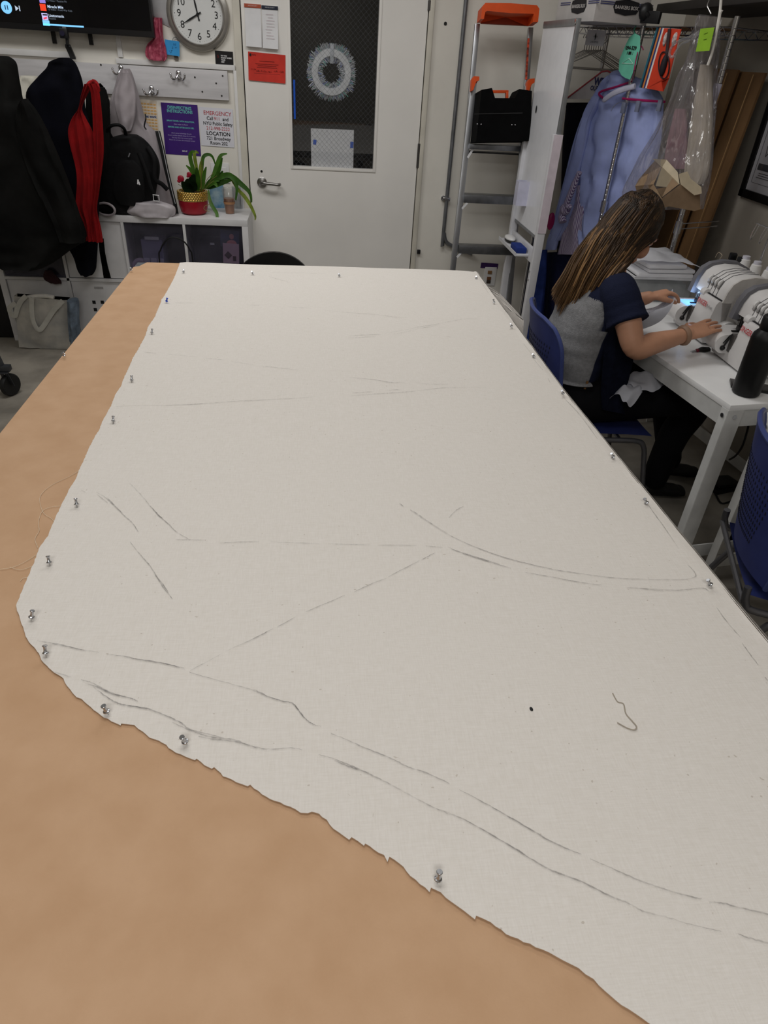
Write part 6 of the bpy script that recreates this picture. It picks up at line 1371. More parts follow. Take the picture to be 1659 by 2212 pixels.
# phone behind the bottle
a, c_ = PZ(1576, 830, SZ), PZ(1670, 846, SZ)
single('phone', MB().bar(V((a.x, a.y, SZ+.006)), V((c_.x, c_.y, SZ+.006)), .07, .010, bev=.003), mat('phone_black', (26, 25, 26), .25), 'black phone lying behind the water bottle', 'phone')
a, c_ = PZ(1640, 792, SZ), PZ(1690, 815, SZ)
single('paper_pad', MB().bar(V((a.x+.03, a.y, SZ+.01)), V((c_.x+.05, c_.y, SZ+.01)), .11, .018), mat('pad_paper', (206, 204, 206), .7), 'pale pad at the right edge behind the water bottle', 'pad')
# thread snips
a, c_ = PZ(1490, 762, SZ), PZ(1530, 757, SZ)
sn = thing('thread_snips', 'small black and red thread snips in front of the nearer serger', 'snips', (lerp(a, c_, .5).x, lerp(a, c_, .5).y, SZ))
z_ = V((0, 0, .006))
m1 = lerp(a, c_, .38)
part('blade', MB().tube([a+z_, m1+z_], [.001, .005], 6, flat=.4), M_chrome, sn); part('blade', MB().tube([a+z_+V((0, -.012, 0)), m1+z_], [.001, .005], 6, flat=.4), M_chrome, sn)
part('grip', MB().tube([m1+z_, lerp(a, c_, .7)+z_+V((0, .01, 0)), c_+z_], [.006, .009, .008], 8), M_black, sn); part('grip', MB().tube([m1+z_, lerp(a, c_, .7)+z_+V((0, -.01, 0)), c_+z_+V((0, -.006, 0))], [.005, .008, .007], 8), M_black, sn)
part('spring_band', MB().ball(m1+z_, .009, (1, 1, .8), 10), mat('dark_red_plastic', (110, 24, 40), .4), sn)
# ------------------------------------------------------------------ blue chairs
M_blue = mat('chair_blue', (50, 60, 118), .45, var=.05)
M_tubeg = mat('chair_tube', (116, 116, 120), .35, .8)
def make_chair(label, loc, rot):
    t = thing('stacking_chair', label, 'chair', loc, rot, 'blue plastic chairs')
    # facing +X ; back at x=-.23
    hw, n_ = .235, 22; z0, z1 = .50, .885
    def bx(y, z): return -.235 - .06*(z-.5)/.38 + .10*(y/hw)**2*.6
    out = []
    for i in range(n_+1):
        z = lerp(z0, z1, i/n_); s_ = hw*(.86+.14*min(1, (z-z0)/.12)) * (1 if z < z1-.11 else math.sqrt(max(0, 1-((z-(z1-.11))/.112)**2))*.45+.55)
        if i == n_: s_ = hw*.50
        out.append((z, s_))
    rows = [[V((bx(s_*(j/10-1), z), s_*(j/10-1), z)) for j in range(21)] for z, s_ in out]
    b = MB().grid([[p+V((.005, 0, 0)) for p in r_] for r_ in rows]).grid([[p-V((.005, 0, 0)) for p in r_] for r_ in rows]); part('backrest', b, M_blue, t, local=True)
    hol = MB()
    for k in range(-9, 10):
        for r_ in range(11):
            z = .58+.021*r_; y = k*.019*(.55+.45*(r_/10))
            if abs(y) < .2: hol.box((bx(y, z), y, z), (.0116, .0045, .010))
    part('perforations', hol, mat('slot_navy', (12, 14, 34), .7), t, local=True)
    part('rim', MB().tube([rows[0][0]]+[r_[0] for r_ in rows]+rows[-1][1:-1]+[r_[-1] for r_ in rows[::-1]], .008, 8), mat('chair_rim', (66, 78, 134), .4), t, local=True)
    rows = []
    for i in range(13):
        x = lerp(-.22, .235, i/12); w_ = lerp(.19, .225, i/12)*(1 if i < 11 else .96-.05*(i-11))
        rows.append([V((x, w_*(j/8-1), .452+.012*abs(j/8-1)**2-.02*max(0, (x-.12)/.115)**2-.012*math.sin(math.pi*i/12))) for j in range(17)])
    b = MB().grid(rows); bmesh.ops.solidify(b.bm, geom=b.bm.faces[:], thickness=.010); part('seat', b, M_blue, t, local=True)
    for s in (-1, 1):
        part('side_frame', MB().tube(smooth_path([(-.236, s*.205, .50), (-.228, s*.21, .452), (-.19, s*.212, .425), (0, s*.212, .425), (.14, s*.212, .425)], 5), .011, 10), M_tubeg, t, local=True)
        part('leg', MB().tube(smooth_path([(.06, s*.212, .425), (.17, s*.213, .424), (.205, s*.216, .40), (.225, s*.222, .32), (.29, s*.245, .0)], 5), .011, 10), M_tubeg, t, local=True)
        part('leg', MB().tube(smooth_path([(.0, s*.212, .425), (-.12, s*.215, .40), (-.17, s*.218, .34), (-.30, s*.235, .0)], 5), .011, 10), M_tubeg, t, local=True)
    part('cross_bar', MB().tube([(-.235, -.21, .45), (-.235, .21, .45)], .009, 8), M_tubeg, t, local=True); part('cross_bar', MB().tube([(.10, -.212, .425), (.10, .212, .425)], .009, 8), M_tubeg, t, local=True)
    return t
chr1 = make_chair('blue perforated plastic chair under the seated woman', (1.165, 2.56, 0), -.06)
chr2 = dup(chr1, (1.51, 1.45, 0), -.36, 'empty blue perforated plastic chair at the right edge of the photo')
q = PY(1658, 1196, 1.42)
bg = thing('black_bag', 'rounded black bag at the right edge against the empty blue chair', 'bag', (q.x+.02, 1.40, max(.03, q.z-.17)))
bb_ = MB()
bb_.ball((q.x+.05, 1.40, q.z+.02), .12, (.75, .7, 1.15), 20)
part('bag_body', bb_, M_bp, bg); part('bag_strap', MB().tube(smooth_path([(q.x+.02, 1.38, q.z+.12), (1.27, 1.42, .62), (1.255, 1.45, .72), (1.25, 1.47, .80), (1.27, 1.50, .78)], 5), .010, 8, flat=.4), M_bp, bg)
# pedals and cables under the table
for px, lb in (((1561, 1046), 'black foot pedal on the floor under the sewing table, farther one'), ((1612, 1164), 'black foot pedal on the floor under the sewing table, nearer one')):
    p = PZ(*px, .02)
    if lb.endswith('farther one'):
        pd = thing('foot_pedal', lb, 'pedal', (p.x, p.y, 0), .3, 'foot pedals'); part('pedal_base', MB().box((0, 0, .012), (.16, .10, .024), None, .006), M_black, pd, local=True); part('treadle', MB().box((.0, 0, .036), (.15, .09, .018), Matrix.Rotation(.12, 3, 'Y'), .006), M_black, pd, local=True)
        pp0 = p
    else: dup(pd, (p.x, p.y, 0), -.2, lb)
for pts, lb in (([(1578, 1050, 0), (1590, 1075, 0), (1560, 1090, 0), (1545, 1070, 0), (1530, 1040, .0), (1490, 1010, .0)], 'black cable looping on the floor by the farther foot pedal'), ([(1625, 1235, 0), (1640, 1250, 0), (1670, 1258, 0)], 'black cable on the floor at the right edge'), ([(1620, 905, .5), (1605, 960, .4), (1590, 985, .3), (1575, 995, .2)], 'black cable hanging below the sewing table')):
    single('power_cable', MB().tube(smooth_path([PZ(x, y, z)+V((0, 0, .006)) for x, y, z in pts], 6), .0045, 7), M_black, lb, 'cable')
struct('baseboard_right', MB().box2((XR-.03, 1.2, .32), (XR, 3.7, .42), .003), M_trim)
# ================================================================== seated woman
M_skin = mat('skin', (196, 146, 118), .5, var=.05, scale=14, bump=.05, bscale=120, spec=.3)
M_grey = mat('grey_knit', (136, 136, 138), .95, var=.07, scale=90, bump=.5, bscale=220, spec=.1)
M_navy = mat('navy_knit', (30, 34, 52), .95, var=.12, scale=40, bump=.25, bscale=180, spec=.1)
M_pant = mat('black_trousers', (13, 13, 17), .85, var=.2, scale=10, bump=.2, bscale=30, spec=.15)
PB = V((1.10, 2.58, 0))
wmn = thing('person', 'woman with long streaked brown hair in grey and navy top, sewing at a serger', 'person', (PB.x, PB.y, 0))
REM = [('REMESH', dict(mode='VOXEL', voxel_size=.0055)), ('SMOOTH', dict(factor=.5, iterations=4))]
def chain(b, pts, rs, n=26, sub=6, up=None):
    """rounded tapered limb, sections may be (rx, ry)"""
    q = smooth_path(pts, sub); k = len(q); rr = []
    for i in range(k):
        t = i/(k-1)*(len(rs)-1); a = int(min(t, len(rs)-2)); f = t-a
        A, B = rs[a], rs[a+1]
        A = A if isinstance(A, tuple) else (A, A); B = B if isinstance(B, tuple) else (B, B)
        rr.append((lerp(A[0], B[0], f), lerp(A[1], B[1], f)))
    b.tube(q, rr, n, up=up)
    for p, r_ in ((q[0], rr[0]), (q[-1], rr[-1])): b.ball(p, min(r_)*.98, n=12)
    return b
SR, SL = V((1.135, 2.415, .985)), V((1.165, 2.745, .975))
ER = PY(1372, 752, 2.30); WR = PY(1487, 722, 2.385); FR = PY(1566, 692, 2.45)
WL = PY(1402, 642, 2.665); FL = PY(1474, 622, 2.69); EL = V((1.22, 2.80, .80))
HR, HL = V((1.09, 2.485, .535)), V((1.10, 2.675, .535))
KR = PY(1497, 868, 2.46); KL = V((1.57, 2.70, .56))
AR, AL = V((1.60, 2.575, .085)), V((1.76, 2.76, .085))
NK = V((1.160, 2.587, 1.02)); HC = V((1.203, 2.602, 1.180))
# head frame: looking along +x, tilted down toward the work, turned slightly to the left
fwd = V((.78, .22, -.58)).normalized(); sd = V((0, 0, 1)).cross(fwd).normalized(); upv = fwd.cross(sd)
HM = Matrix.Translation(HC) @ Matrix((fwd, sd, upv)).transposed().to_4x4()     # local x = face, y = her left, z = crown
HR3 = HM.to_3x3()
def hp(x, y, z): return HM @ V((x, y, z))
b = MB()
# torso (under the top), neck
for pts, rs in (([(1.09, 2.58, .53), (1.085, 2.58, .66), (1.10, 2.58, .80), (1.13, 2.58, .92), (1.155, 2.583, .99)], [(.105, .155), (.092, .135), (.098, .145), (.098, .15), (.07, .12)]),): chain(b, pts, rs, 18, up=(0, 1, 0)) if False else b.tube(smooth_path(pts, 4), [(r_[1], r_[0]) for r_ in [(lerp(rs[min(int(i/4), 3)][0], rs[min(int(i/4)+1, 4)][0], (i % 4)/4), lerp(rs[min(int(i/4), 3)][1], rs[min(int(i/4)+1, 4)][1], (i % 4)/4)) for i in range(17)]], 20, up=(1, 0, 0))
chain(b, [(1.15, 2.583, .97), NK, hp(-.045, 0, -.085), hp(-.03, 0, -.03)], [.062, .054, .052, .055])
# shoulders and arms
chain(b, [(1.15, 2.56, .975), SR], [.06, .058]); chain(b, [(1.155, 2.61, .975), SL], [.06, .058])
chain(b, [SR, lerp(SR, ER, .5)+V((-.005, -.008, .008)), ER, lerp(ER, WR, .3)+V((0, -.004, .002)), lerp(ER, WR, .75), WR], [.055, .049, .040, .042, .031, .0245])
chain(b, [SL, lerp(SL, EL, .5), EL, lerp(EL, WL, .35), lerp(EL, WL, .75), WL], [.055, .048, .040, .042, .031, .0245])
# head
b.ball(hp(-.012, 0, .030), .098, (1.0, .80, .92), 24, HR3)             # skull
b.ball(hp(.032, 0, -.030), .070, (.92, .84, 1.12), 20, HR3)             # face
b.ball(hp(.048, 0, -.092), .030, (1.0, 1.15, .8), 14, HR3)              # chin
b.tube([hp(.088, 0, .012), hp(.101, 0, -.012), hp(.112, 0, -.034), hp(.100, 0, -.042)], [.008, .010, .013, .010], 10)
for s in (-1, 1):
    b.ball(hp(.108, s*.008, -.036), .008, n=8)
    b.ball(hp(.070, s*.040, -.030), .030, (.8, .8, 1), 12, HR3)
    b.tube([hp(.088, s*.012, .028), hp(.086, s*.036, .030), hp(.066, s*.058, .022)], [.010, .011, .008], 8)    # brow
    b.tube(smooth_path([hp(-.005, s*.078, .020), hp(-.018, s*.088, .018), hp(-.022, s*.088, -.008), hp(-.008, s*.080, -.028), hp(.004, s*.076, -.022)], 3), .007, 8)  # ear
    b.ball(hp(-.006, s*.076, .0), .016, (.8, .35, 1.5), 10, HR3)
b.tube([hp(.092, -.022, -.062), hp(.100, -.008, -.058), hp(.101, 0, -.060), hp(.100, .008, -.058), hp(.092, .022, -.062)], [.003, .006, .0055, .006, .003], 8)
b.tube([hp(.090, -.020, -.068), hp(.098, 0, -.071), hp(.090, .020, -.068)], [.003, .007, .003], 8)
# hands
def hand(b, W, d, nrm, side, curl, spread=.10, sc=.94, thumb=(.55, .70, -.25)):
    d = d.normalized(); nrm = (nrm - d*nrm.dot(d)).normalized(); s = nrm.cross(d)
    if s.dot(side) < 0: s = -s
    pl = .088*sc
    chain(b, [W-d*.01, W+d*.03*sc, W+d*pl*.92], [(.024, .018), (.036*sc, .016*sc), (.040*sc, .0135*sc)], 16, up=nrm) if False else b.tube(smooth_path([W-d*.012, W+d*.03*sc, W+d*pl*.95], 4), [(lerp(.024, .040, min(1, i/5))*sc, lerp(.020, .0135, i/8)*sc) for i in range(9)], 16, up=nrm)
    b.ball(W+d*pl*.9, .016*sc, (1, 1, 1), 10)
    for i, (ln_, o_) in enumerate(((.070, .030), (.078, .0105), (.072, -.010), (.058, -.029))):
        p = W + d*pl*(.96 if i in (1, 2) else .90) + s*o_*sc; a = s*spread*(1.5-i)*.5
        dirv = (d+a).normalized(); pts = [p-dirv*.02, p]; ang = 0
        for sg, c_ in zip((.45, .31, .24), curl):
            ang += c_; dd = (dirv*math.cos(ang) - nrm*math.sin(ang)).normalized(); p = p + dd*ln_*sg*sc; pts.append(p)
        b.tube(smooth_path(pts, 3), [lerp(.0094, .0066, k/(3*(len(pts)-1)))*sc for k in range(3*(len(pts)-1)+1)], 10); b.ball(pts[-1], .0066*sc, n=8)
    p = W + d*.022*sc + s*.022*sc; t1 = (d*thumb[0]+s*thumb[1]+nrm*thumb[2]).normalized(); t2 = (d*.9+s*.25+nrm*thumb[2]).normalized(); t3 = (d*.95+s*.05+nrm*thumb[2]*1.2).normalized()
    pts = [p, p+t1*.036*sc, p+t1*.036*sc+t2*.032*sc, p+t1*.036*sc+t2*.032*sc+t3*.024*sc]
    b.tube(smooth_path(pts, 3), [lerp(.0150, .0078, k/9)*sc for k in range(10)], 10); b.ball(pts[-1], .0078*sc, n=8)
hand(b, WR, FR-WR, V((-.25, -.35, .9)), V((0, 1, 0)), (.02, .14, .16), sc=1.0)
hand(b, WL, FL-WL, V((-.1, .15, 1)), V((0, -1, 0)), (.45, .55, .35), thumb=(.75, .45, -.45))
# legs (inside the trousers) and feet
chain(b, [HR, lerp(HR, KR, .5)+V((0, 0, .01)), KR, lerp(KR, AR, .4)+V((-.01, 0, 0)), AR], [.078, .068, .05, .045, .032]); chain(b, [HL, lerp(HL, KL, .5), KL, lerp(KL, AL, .4), AL], [.078, .068, .05, .045, .032])
body = part('body', eval_mesh('body', b, M_skin, [('REMESH', dict(mode='VOXEL', voxel_size=.0036)), ('SMOOTH', dict(factor=.5, iterations=5))], WM[wmn].inverted()), None, wmn)
# eyes, brows, lips
M_eye = mat('eye_white', (220, 216, 210), .3)
for s in (-1, 1):
    part('eye', MB().ball(hp(.077, s*.033, .008), .013, n=12), M_eye, wmn)
    part('eyelid', MB().ball(hp(.0775, s*.033, .010), .0142, (1, 1, .9), 12), M_skin, wmn)
    part('eyebrow', MB().tube([hp(.099, s*.014, .034), hp(.098, s*.034, .040), hp(.080, s*.056, .034)], [.002, .0035, .0015], 6), mat('brow_brown', (70, 46, 30), .8), wmn)
    part('eyelash', MB().tube([hp(.090, s*.020, .002), hp(.093, s*.034, -.001), hp(.084, s*.048, .002)], .0012, 5), M_ink, wmn)
part('lips', MB().tube([hp(.094, -.018, -.064), hp(.1045, 0, -.0625), hp(.094, .018, -.064)], [.002, .005, .002], 8).tube([hp(.094, -.016, -.068), hp(.103, 0, -.070), hp(.094, .016, -.068)], [.002, .0055, .002], 8), mat('lips', (176, 96, 92), .4), wmn)
# ------------------------------------------------------------------ trousers
b = MB()
chain(b, [(1.07, 2.58, .50), (1.075, 2.58, .60), (1.08, 2.58, .675)], [(.16, .16), (.15, .15), (.135, .135)], 20) if False else b.tube([(1.075, 2.58, .455), (1.075, 2.58, .50), (1.075, 2.58, .60), (1.085, 2.58, .68)], [(.19, .13), (.20, .145), (.178, .125), (.155, .112)], 22, up=(1, 0, 0))
chain(b, [HR+V((-.02, 0, 0)), lerp(HR, KR, .5)+V((0, 0, .012)), KR, lerp(KR, AR, .4)+V((-.012, 0, 0)), AR+V((0, 0, .01))], [.100, .088, .068, .064, .056]); chain(b, [HL+V((-.02, 0, 0)), lerp(HL, KL, .5), KL, lerp(KL, AL, .4), AL+V((0, 0, .01))], [.100, .088, .068, .064, .056])
part('trousers', eval_mesh('trousers', b, M_pant, [('REMESH', dict(mode='VOXEL', voxel_size=.007)), ('SMOOTH', dict(factor=.5, iterations=5))], WM[wmn].inverted()), None, wmn)
p = PY(1266, 830, 2.40)
part('belt_loop', MB().box(PY(1266, 832, 2.405), (.008, .004, .034), Matrix.Rotation(.15, 3, 'Y')), mat('tan_leather', (120, 86, 48), .6), wmn, label='tan leather tab at the waistband')
for A, tw in ((AR, V((1, .02, 0))), (AL, V((1, -.05, 0)))):
    b = MB(); tw.normalize()
    b.tube(smooth_path([A+V((-.045, 0, -.055)), A+V((-.02, 0, -.04)), A+tw*.05+V((0, 0, -.045)), A+tw*.12+V((0, 0, -.055)), A+tw*.165+V((0, 0, -.06))], 4), [(.030, .024)]+[(.036, .036)]*4+[(.040, .034)]*4+[(.044, .028)]*4+[(.042, .023)]*3+[(.026, .017)], 14, up=(0, 0, 1))
    b.ball(A+V((0, 0, -.012)), .046, (1.1, .9, 1), 12)
    for v in b.bm.verts: v.co.z = max(v.co.z, .004)
    part('shoe', eval_mesh('shoe', b, mat('shoe_black', (12, 12, 13), .55, var=.1), [('REMESH', dict(mode='VOXEL', voxel_size=.006)), ('SMOOTH', dict(factor=.5, iterations=3))], WM[wmn].inverted()), None, wmn)
def top_mat():
    m = M_grey.copy(); m.name = 'two_tone_knit'; nt = m.node_tree; N = nt.nodes; L = nt.links; bs = N['Principled BSDF']
    src = bs.inputs['Base Color'].links[0].from_socket
    at = N.new('ShaderNodeAttribute'); at.attribute_name = 'navy'; mr = N.new('ShaderNodeMapRange'); mr.inputs['From Min'].default_value = .42; mr.inputs['From Max'].default_value = .58
    L.new(at.outputs['Fac'], mr.inputs['Value']); mx = N.new('ShaderNodeMixRGB'); L.new(mr.outputs[0], mx.inputs[0]); L.new(src, mx.inputs[1]); mx.inputs[2].default_value = lin((30, 34, 54)); L.new(mx.outputs[0], bs.inputs['Base Color']); return m
M_top = top_mat()
# ------------------------------------------------------------------ top: grey back, navy sleeves and front
b = MB()
rg = [((1.075, 2.58, .625), .118, .160), ((1.072, 2.58, .655), .124, .168), ((1.070, 2.58, .72), .126, .172), ((1.080, 2.58, .80), .126, .176), ((1.105, 2.58, .88), .124, .184), ((1.130, 2.58, .95), .112, .188), ((1.148, 2.582, 1.0), .088, .165), ((1.158, 2.584, 1.03), .068, .105)]
b.tube(smooth_path([r_[0] for r_ in rg], 3), [(lerp(rg[min(i//3, 6)][2], rg[min(i//3+1, 7)][2], (i % 3)/3 if i < 21 else 1), lerp(rg[min(i//3, 6)][1], rg[min(i//3+1, 7)][1], (i % 3)/3 if i < 21 else 1)) for i in range(22)], 32, up=(1, 0, 0))
CR = lerp(SR, ER, .52); CL = lerp(SL, EL, .45)
for S_, C_ in ((SR, CR), (SL, CL)):
    b.tube(smooth_path([V((1.15, 2.58, .975)), lerp(V((1.15, 2.58, .99)), S_, .6)+V((0, 0, .008)), S_+V((-.002, 0, .006)), lerp(S_, C_, .5), C_], 4), [.07]*4+[.070]*4+[.070]*4+[.074]*3+[.078, .079], 18)
me = eval_mesh('top', b, [M_top], [('REMESH', dict(mode='VOXEL', voxel_size=.0055)), ('SMOOTH', dict(factor=.5, iterations=4))])
for v in me.vertices:      # soft folds
    n_ = noise.noise(V((v.co.x*6, v.co.y*5, v.co.z*26)))*.006*max(0, min(1, (1.0-v.co.z)/.15)) + noise.noise(v.co*14)*.003
    v.co += v.normal*n_
ca = me.color_attributes.new('navy', 'FLOAT_COLOR', 'POINT')
for v in me.vertices:
    c = v.co
    d = max(c.x-(1.105+.09*(c.z-.80)), min(max(2.398-c.y, min(c.x-1.088, 2.44-c.y)), (c.z-.86)*2), min(c.y-2.728, (c.z-.86)*2), )
    if c.z > .965: d = max(min(d, .02), c.x-1.125, 2.475-c.y, c.y-2.69)
    k_ = max(0, min(1, .5+d*40)); ca.data[v.index].color = (k_, k_, k_, 1)
me.transform(WM[wmn].inverted())
part('knit_top', me, None, wmn, label='knit top with grey back and navy front and sleeves')
part('hem_band', MB().tube([(1.072+.128*math.cos(t)*1.0, 2.58+.170*math.sin(t), .638) for t in [math.pi*.62+math.pi*.95*i/24 for i in range(25)]], (.022), 8, flat=.35, up=(0, 0, 1)), mat('grey_rib', (122, 122, 124), .95, var=.15, scale=200, stretch=(1, 1, .05)), wmn)
# loose navy front hanging beside the hip
rows = []
for i, (l_, r_) in enumerate((((1300, 668), (1345, 690)), ((1306, 710), (1362, 735)), ((1304, 760), (1368, 780)), ((1300, 810), (1356, 830)), ((1298, 850), (1345, 868)), ((1300, 885), (1350, 895)))):
    Y0 = 2.405-.010*i
    rows.append([PY(lerp(l_[0], r_[0], j/8), lerp(l_[1], r_[1], j/8), Y0+.035*((j/8-.4)**2)*2+.008*math.sin(j*1.3+i*.5)) for j in range(9)])
b = MB().grid(rows); bmesh.ops.solidify(b.bm, geom=b.bm.faces[:], thickness=.006); part('front_panel', b, M_navy, wmn, label='loose navy front panel hanging over the hip')
# ------------------------------------------------------------------ hair
M_hair = bpy.data.materials.new('hair'); M_hair.use_nodes = True
nt = M_hair.node_tree; bs_ = nt.nodes['Principled BSDF']; at_ = nt.nodes.new('ShaderNodeAttribute'); at_.attribute_name = 'streak'
nzh = nt.nodes.new('ShaderNodeTexNoise'); nzh.inputs['Scale'].default_value = 60; mxh = nt.nodes.new('ShaderNodeMixRGB'); mxh.blend_type = 'MULTIPLY'; mxh.inputs[0].default_value = .2
nt.links.new(at_.outputs['Color'], mxh.inputs[1]); nt.links.new(nzh.outputs['Color'], mxh.inputs[2]); nt.links.new(mxh.outputs[0], bs_.inputs['Base Color'])
bs_.inputs['Roughness'].default_value = .5; bs_.inputs['Specular IOR Level'].default_value = .3
rh = random.Random(11)
hb = bmesh.new(); colr = hb.loops.layers.color.new('streak')
DK, MD, LT = V((.10, .060, .034)), V((.27, .185, .115)), V((.74, .57, .38))
def hair_ribbon(pts, w0, cfun, tw):
    q = smooth_path(pts, 5); k = len(q); prev = None
    for i, p in enumerate(q):
        t = (q[min(i+1, k-1)]-q[max(i-1, 0)]).normalized(); c_ = (CAM-p).normalized()
        out = V((p.x-(1.13), p.y-2.59, .15)).normalized(); s = out.cross(t); s.normalize(); nn = t.cross(s)
        f = i/(k-1); w = w0*(.55+.45*min(1, f*5))*(1 if f < .75 else 1-(f-.75)/.25*.85)
        ring = [hb.verts.new(p + s*w*math.cos(a)+nn*w*.22*math.sin(a)) for a in (0, math.pi/2, math.pi, 3*math.pi/2)]
        if prev:
            cc = cfun(f)
            for j in range(4):
                fc = hb.faces.new((prev[j], prev[(j+1) % 4], ring[(j+1) % 4], ring[j])); fc.smooth = True
                for lp in fc.loops: lp[colr] = (*cc, 1)
        prev = ring
TIPS = [(1203, 630), (1209, 655), (1219, 680), (1231, 698), (1243, 706), (1255, 704), (1267, 694), (1280, 676), (1296, 658)]
def strand_at(phi, lat, lift, seed):
    """phi: 0 = face side on her right, 1 = round the back to her left; lat: 0 hairline/temple .. 1 crown"""
    r = random.Random(seed)
    a = lerp(-1.05, 3.4, phi)                     # angle round the head measured from her right, toward the back
    el = lerp(.02, 1.25, lat)
    dx, dy, dz = -math.sin(a)*math.cos(el), -math.cos(a)*math.cos(el), math.sin(el)
    rad = V((.104, .086, .098))*(1+lift)
    root = hp(-.014+dx*rad.x, dy*rad.y, .030+dz*rad.z)
    return root, a, el
for k in range(3400):
    phi, lat = rh.random(), rh.random()**.8
    root, a, el = strand_at(phi, lat, .0, k)
    part_ = hp(.045-.11*rh.random()*lat, .008, .128)            # strands start at a parting on the crown
    lay = rh.uniform(0, 1)
    # side of the head they fall over
    right = phi < .62
    ti = (phi/.62 if right else 1-(phi-.62)/.38)*.999
    # tips spread: front strands end to the right, back ones to the left
    ft = (1-min(1, phi/.8)) + rh.uniform(-.12, .12); ft = max(0, min(.999, ft))
    fx = ft*(len(TIPS)-1); i0 = int(fx); tx = lerp(TIPS[i0][0], TIPS[min(i0+1, 8)][0], fx-i0); ty = lerp(TIPS[i0][1], TIPS[min(i0+1, 8)][1], fx-i0)
    L = rh.choice((1.02, 1, 1, .97, .93, .86))
    ydep = lerp(2.47, 2.66, phi)+rh.uniform(-.015, .015)
    tip = PY(tx+rh.uniform(-7, 7), ty+rh.uniform(-9, 9), ydep)
    r1 = hp(-.014+(root-HC).dot(fwd)*0+0, 0, 0)
    loc = HM.inverted() @ root
    pA = HM @ (V((-.014+(loc.x+.014)*1.05, loc.y*1.07, .03+(loc.z-.03)*1.05)))
    a2 = lerp(-.16, .25, (a+1.05)/1.3) if a < .25 else min(a, 2.7)
    low = HM @ V((-.012-math.sin(a2)*.104*rh.uniform(1.0, 1.1), -math.cos(a2)*.094*rh.uniform(1.0, 1.1), -.055-.02*rh.random()))
    mid = lerp(low, tip, .45)+(V((-.022, -.034, .022)) if right else V((-.01, .006, .012)))*rh.uniform(.7, 1.1)
    tip = low + (tip-low)*L + V((-.012, -.014, 0))
    w0 = rh.uniform(.0026, .0048)
    nzv = noise.noise(V((phi*16, lat*5, 2.0)))+.5*noise.noise(V((phi*45, lat*11, 7.0)))
    hl = nzv + rh.uniform(-.22, .22) > .20
    base = lerp(DK, MD, max(0, min(1, .5+nzv*.55+rh.uniform(-.15, .15))))
    def cf(f, hl=hl, base=base):
        c = lerp(base*.75, lerp(base, LT, .42), max(0, min(1, (f-.12)/.7)))
        if hl: c = lerp(c, LT, .55*max(0, min(1, (f-.10)/.35)))
        return tuple(c)
    pts = [part_ if lat > .45 else root, pA, low, mid, lerp(mid, tip, .55)+V((0, -.004, .0)), tip]
    if lat <= .45: pts = [root, HM @ V((lerp(loc.x, -.012, .45)-.004, -math.cos(a2)*.098, loc.z*.4-.005)) if a < .6 else pA]+[low]+pts[3:]
    hair_ribbon(pts, w0, cf, 0)
# solid under-layer so no scalp shows
ub = MB()
ub.ball(hp(-.020, 0, .033), .1015, (1.0, .84, .94), 24, HR3)
lw = [hp(-.04, .0, .03), hp(-.07, -.01, -.06), PY(1305, 590, 2.56), PY(1262, 635, 2.56), PY(1246, 660, 2.56)]
ub.tube(smooth_path(lw, 4), [(.065, .045)]*5+[(.070, .035)]*4+[(.060, .025)]*4+[(.04, .018)]*3+[(.02, .01)], 16, up=(1, 0, 0))
um = eval_mesh('hair_under', ub, M_hair, [('REMESH', dict(mode='VOXEL', voxel_size=.007)), ('SMOOTH', dict(factor=.5, iterations=4))])
hm_ = bpy.data.meshes.new('hair'); 
ub2 = bmesh.new(); ub2.from_mesh(um); cl2 = ub2.loops.layers.color.new('streak')
for f in list(ub2.faces):
    f.smooth = True
    for lp in f.loops: lp[cl2] = (.13, .08, .045, 1)
# trim the under-layer off the face
dl = [v for v in ub2.verts if (HM.inverted() @ v.co).x > .050 and (HM.inverted() @ v.co).z < .08]
bmesh.ops.delete(ub2, geom=dl, context='VERTS')
tmp = bpy.data.meshes.new('tmp'); ub2.to_mesh(tmp); ub2.free(); hb.from_mesh(tmp)
hb.to_mesh(hm_); hb.free(); hm_.transform(WM[wmn].inverted()); hm_.materials.append(M_hair)
part('hair', hm_, None, wmn, label='long straight brown hair with blond streaks')
# bracelet
wd = (WR-ER).normalized(); wc_ = WR-wd*.028; o1 = wd.orthogonal().normalized(); o2 = wd.cross(o1)
part('bracelet', MB().tube([wc_+o1*.033*math.cos(t)+o2*.033*math.sin(t) for t in [2*math.pi*i/24 for i in range(24)]], (.010), 8, closed=True, flat=.5), mat('bangle_wood', (150, 118, 96), .5, var=.1), wmn)
# ------------------------------------------------------------------ the cloth she sews, cloth on her lap
def strip(top, bot, seed):
    rows = []
    A = smooth_path(top, 5); B = smooth_path(bot, 5)
    for i, (a, c_) in enumerate(zip(A, B)): rows.append([lerp(a, c_, j/8)+V((0, .006*math.sin(j*.8+i*.3+seed), .004*math.sin(j+i*.4))) for j in range(9)])
    m_ = MB().grid(rows); bmesh.ops.solidify(m_.bm, geom=m_.bm.faces[:], thickness=.003); return m_
M_wcl = mat('white_cotton', (226, 227, 234), .85, var=.03, scale=12, bump=.25, bscale=18)
sw = strip([PY(1453, 624, 2.70), PY(1446, 640, 2.70), PY(1428, 654, 2.69), PY(1404, 664, 2.68), PY(1372, 672, 2.66)], [PY(1458, 648, 2.62), PY(1450, 668, 2.56), PY(1430, 690, 2.50), PY(1408, 704, 2.46), PY(1384, 712, 2.43)], 0)
single('sewing_strip', sw, M_wcl, 'white fabric strip running from the woman\'s left hand to the serger needle', 'fabric')
sw = strip([PY(1440, 652, 2.67), PY(1420, 662, 2.64), PY(1400, 668, 2.6)], [PY(1446, 672, 2.66), PY(1425, 684, 2.63), PY(1396, 692, 2.58)], 2)
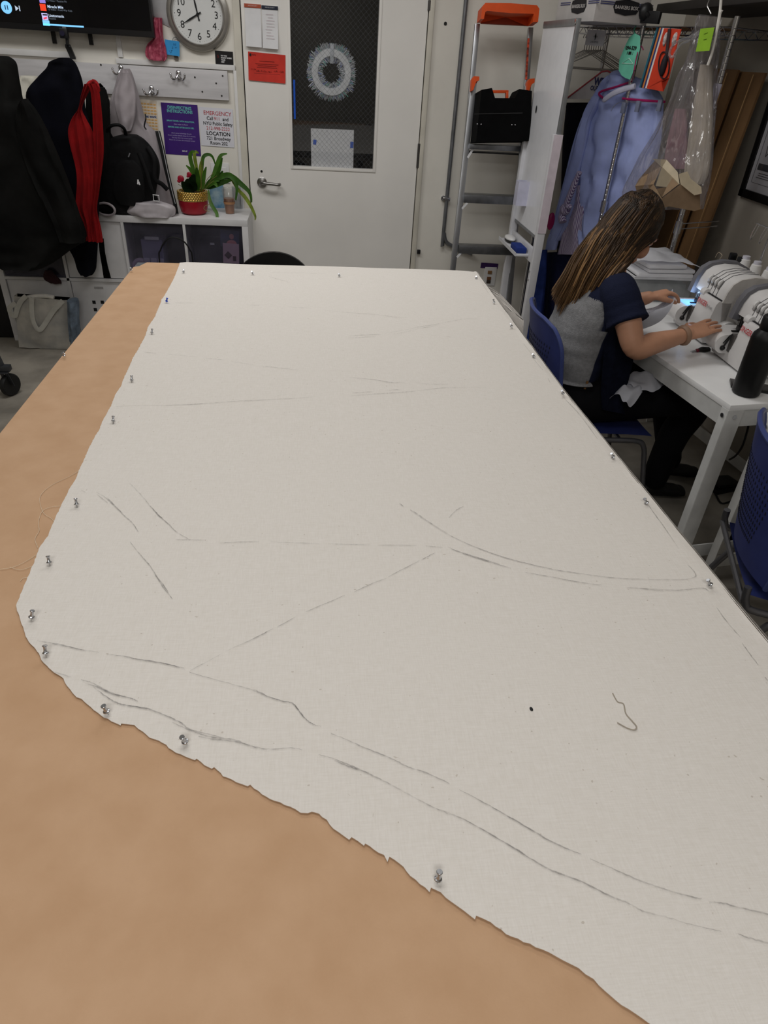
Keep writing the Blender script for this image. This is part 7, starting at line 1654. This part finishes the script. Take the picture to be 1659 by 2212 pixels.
single('sheer_cloth', sw, film('organza', (226, 226, 232), gloss=.03, tint=.97, rough=.3, body=.25), 'sheer pale cloth beside the white fabric strip under the woman\'s hand', 'fabric')
def crumple(name, center, sx_, sy, sz, rz, seed, label):
    rows = []
    for i in range(19):
        r_ = []
        for j in range(19):
            x, y = (j/9-1), (i/9-1); d = math.hypot(x, y)
            z = (1-min(1, d)**2.2)*.8 + .55*noise.noise(V((x*1.7+seed, y*1.7, seed))) - .5*max(0, d-.8) + .22*math.sin(4*x+3*y+seed)
            q = Matrix.Rotation(rz, 3, 'Z') @ V((x*sx_*(1+.15*math.sin(3*y+seed)), y*sy*(1+.15*math.cos(3*x)), 0)); r_.append(V(center)+V((q.x, q.y, z*sz)))
        rows.append(r_)
    m_ = MB().grid(rows); bmesh.ops.solidify(m_.bm, geom=m_.bm.faces[:], thickness=.004)
    return single(name, m_, M_wcl, label, 'cloth')
q = PY(1392, 812, 2.42); crumple('lap_cloth', (q.x, q.y, q.z-.03), .075, .06, .05, .3, 1.0, 'crumpled white cloth on the woman\'s lap, right piece')
q = PY(1362, 826, 2.40); crumple('lap_cloth', (q.x-.01, q.y-.01, q.z-.035), .07, .05, .045, .9, 4.0, 'crumpled white cloth end drooping off the woman\'s lap, left piece')
# ================================================================== light
def area(name, loc, size, power, col=(1, .993, .98), rot=(0, 0, 0)):
    l = bpy.data.lights.new(name, 'AREA'); l.shape = 'RECTANGLE'; l.size, l.size_y = size; l.energy = power; l.color = col
    o = bpy.data.objects.new(name, l); COL.objects.link(o); o.location = loc; o.rotation_euler = rot; return o
area('ceiling_lamp_a', (-1.2, 3.3, 2.95), (1.2, .6), 19)
area('ceiling_lamp_b', (.35, 3.1, 2.95), (1.2, .6), 16.5)
area('ceiling_lamp_c', (-.2, 1.0, 2.95), (1.2, .6), 12.5)
area('fill_lamp_d', (-.2, -1.3, 2.95), (1.2, .6), 34)  # unseen lamp added behind the camera to brighten door and back wall
w = bpy.data.worlds.new('room_air'); w.use_nodes = True; SC.world = w
w.node_tree.nodes['Background'].inputs[0].default_value = (.9, .95, 1, 1); w.node_tree.nodes['Background'].inputs[1].default_value = .12
# ================================================================== camera
cam = bpy.data.cameras.new('camera'); co = bpy.data.objects.new('camera', cam); COL.objects.link(co)
cam.sensor_fit = 'HORIZONTAL'; cam.sensor_width = 36; cam.lens = FPX/1659*36; cam.clip_start = .02
R = Matrix((RT, UP, -_f)).transposed().to_4x4(); co.matrix_world = Matrix.Translation(CAM) @ R
SC.camera = co
SC.view_settings.view_transform = 'Standard'; SC.view_settings.look = 'None'; SC.view_settings.exposure = 0.0
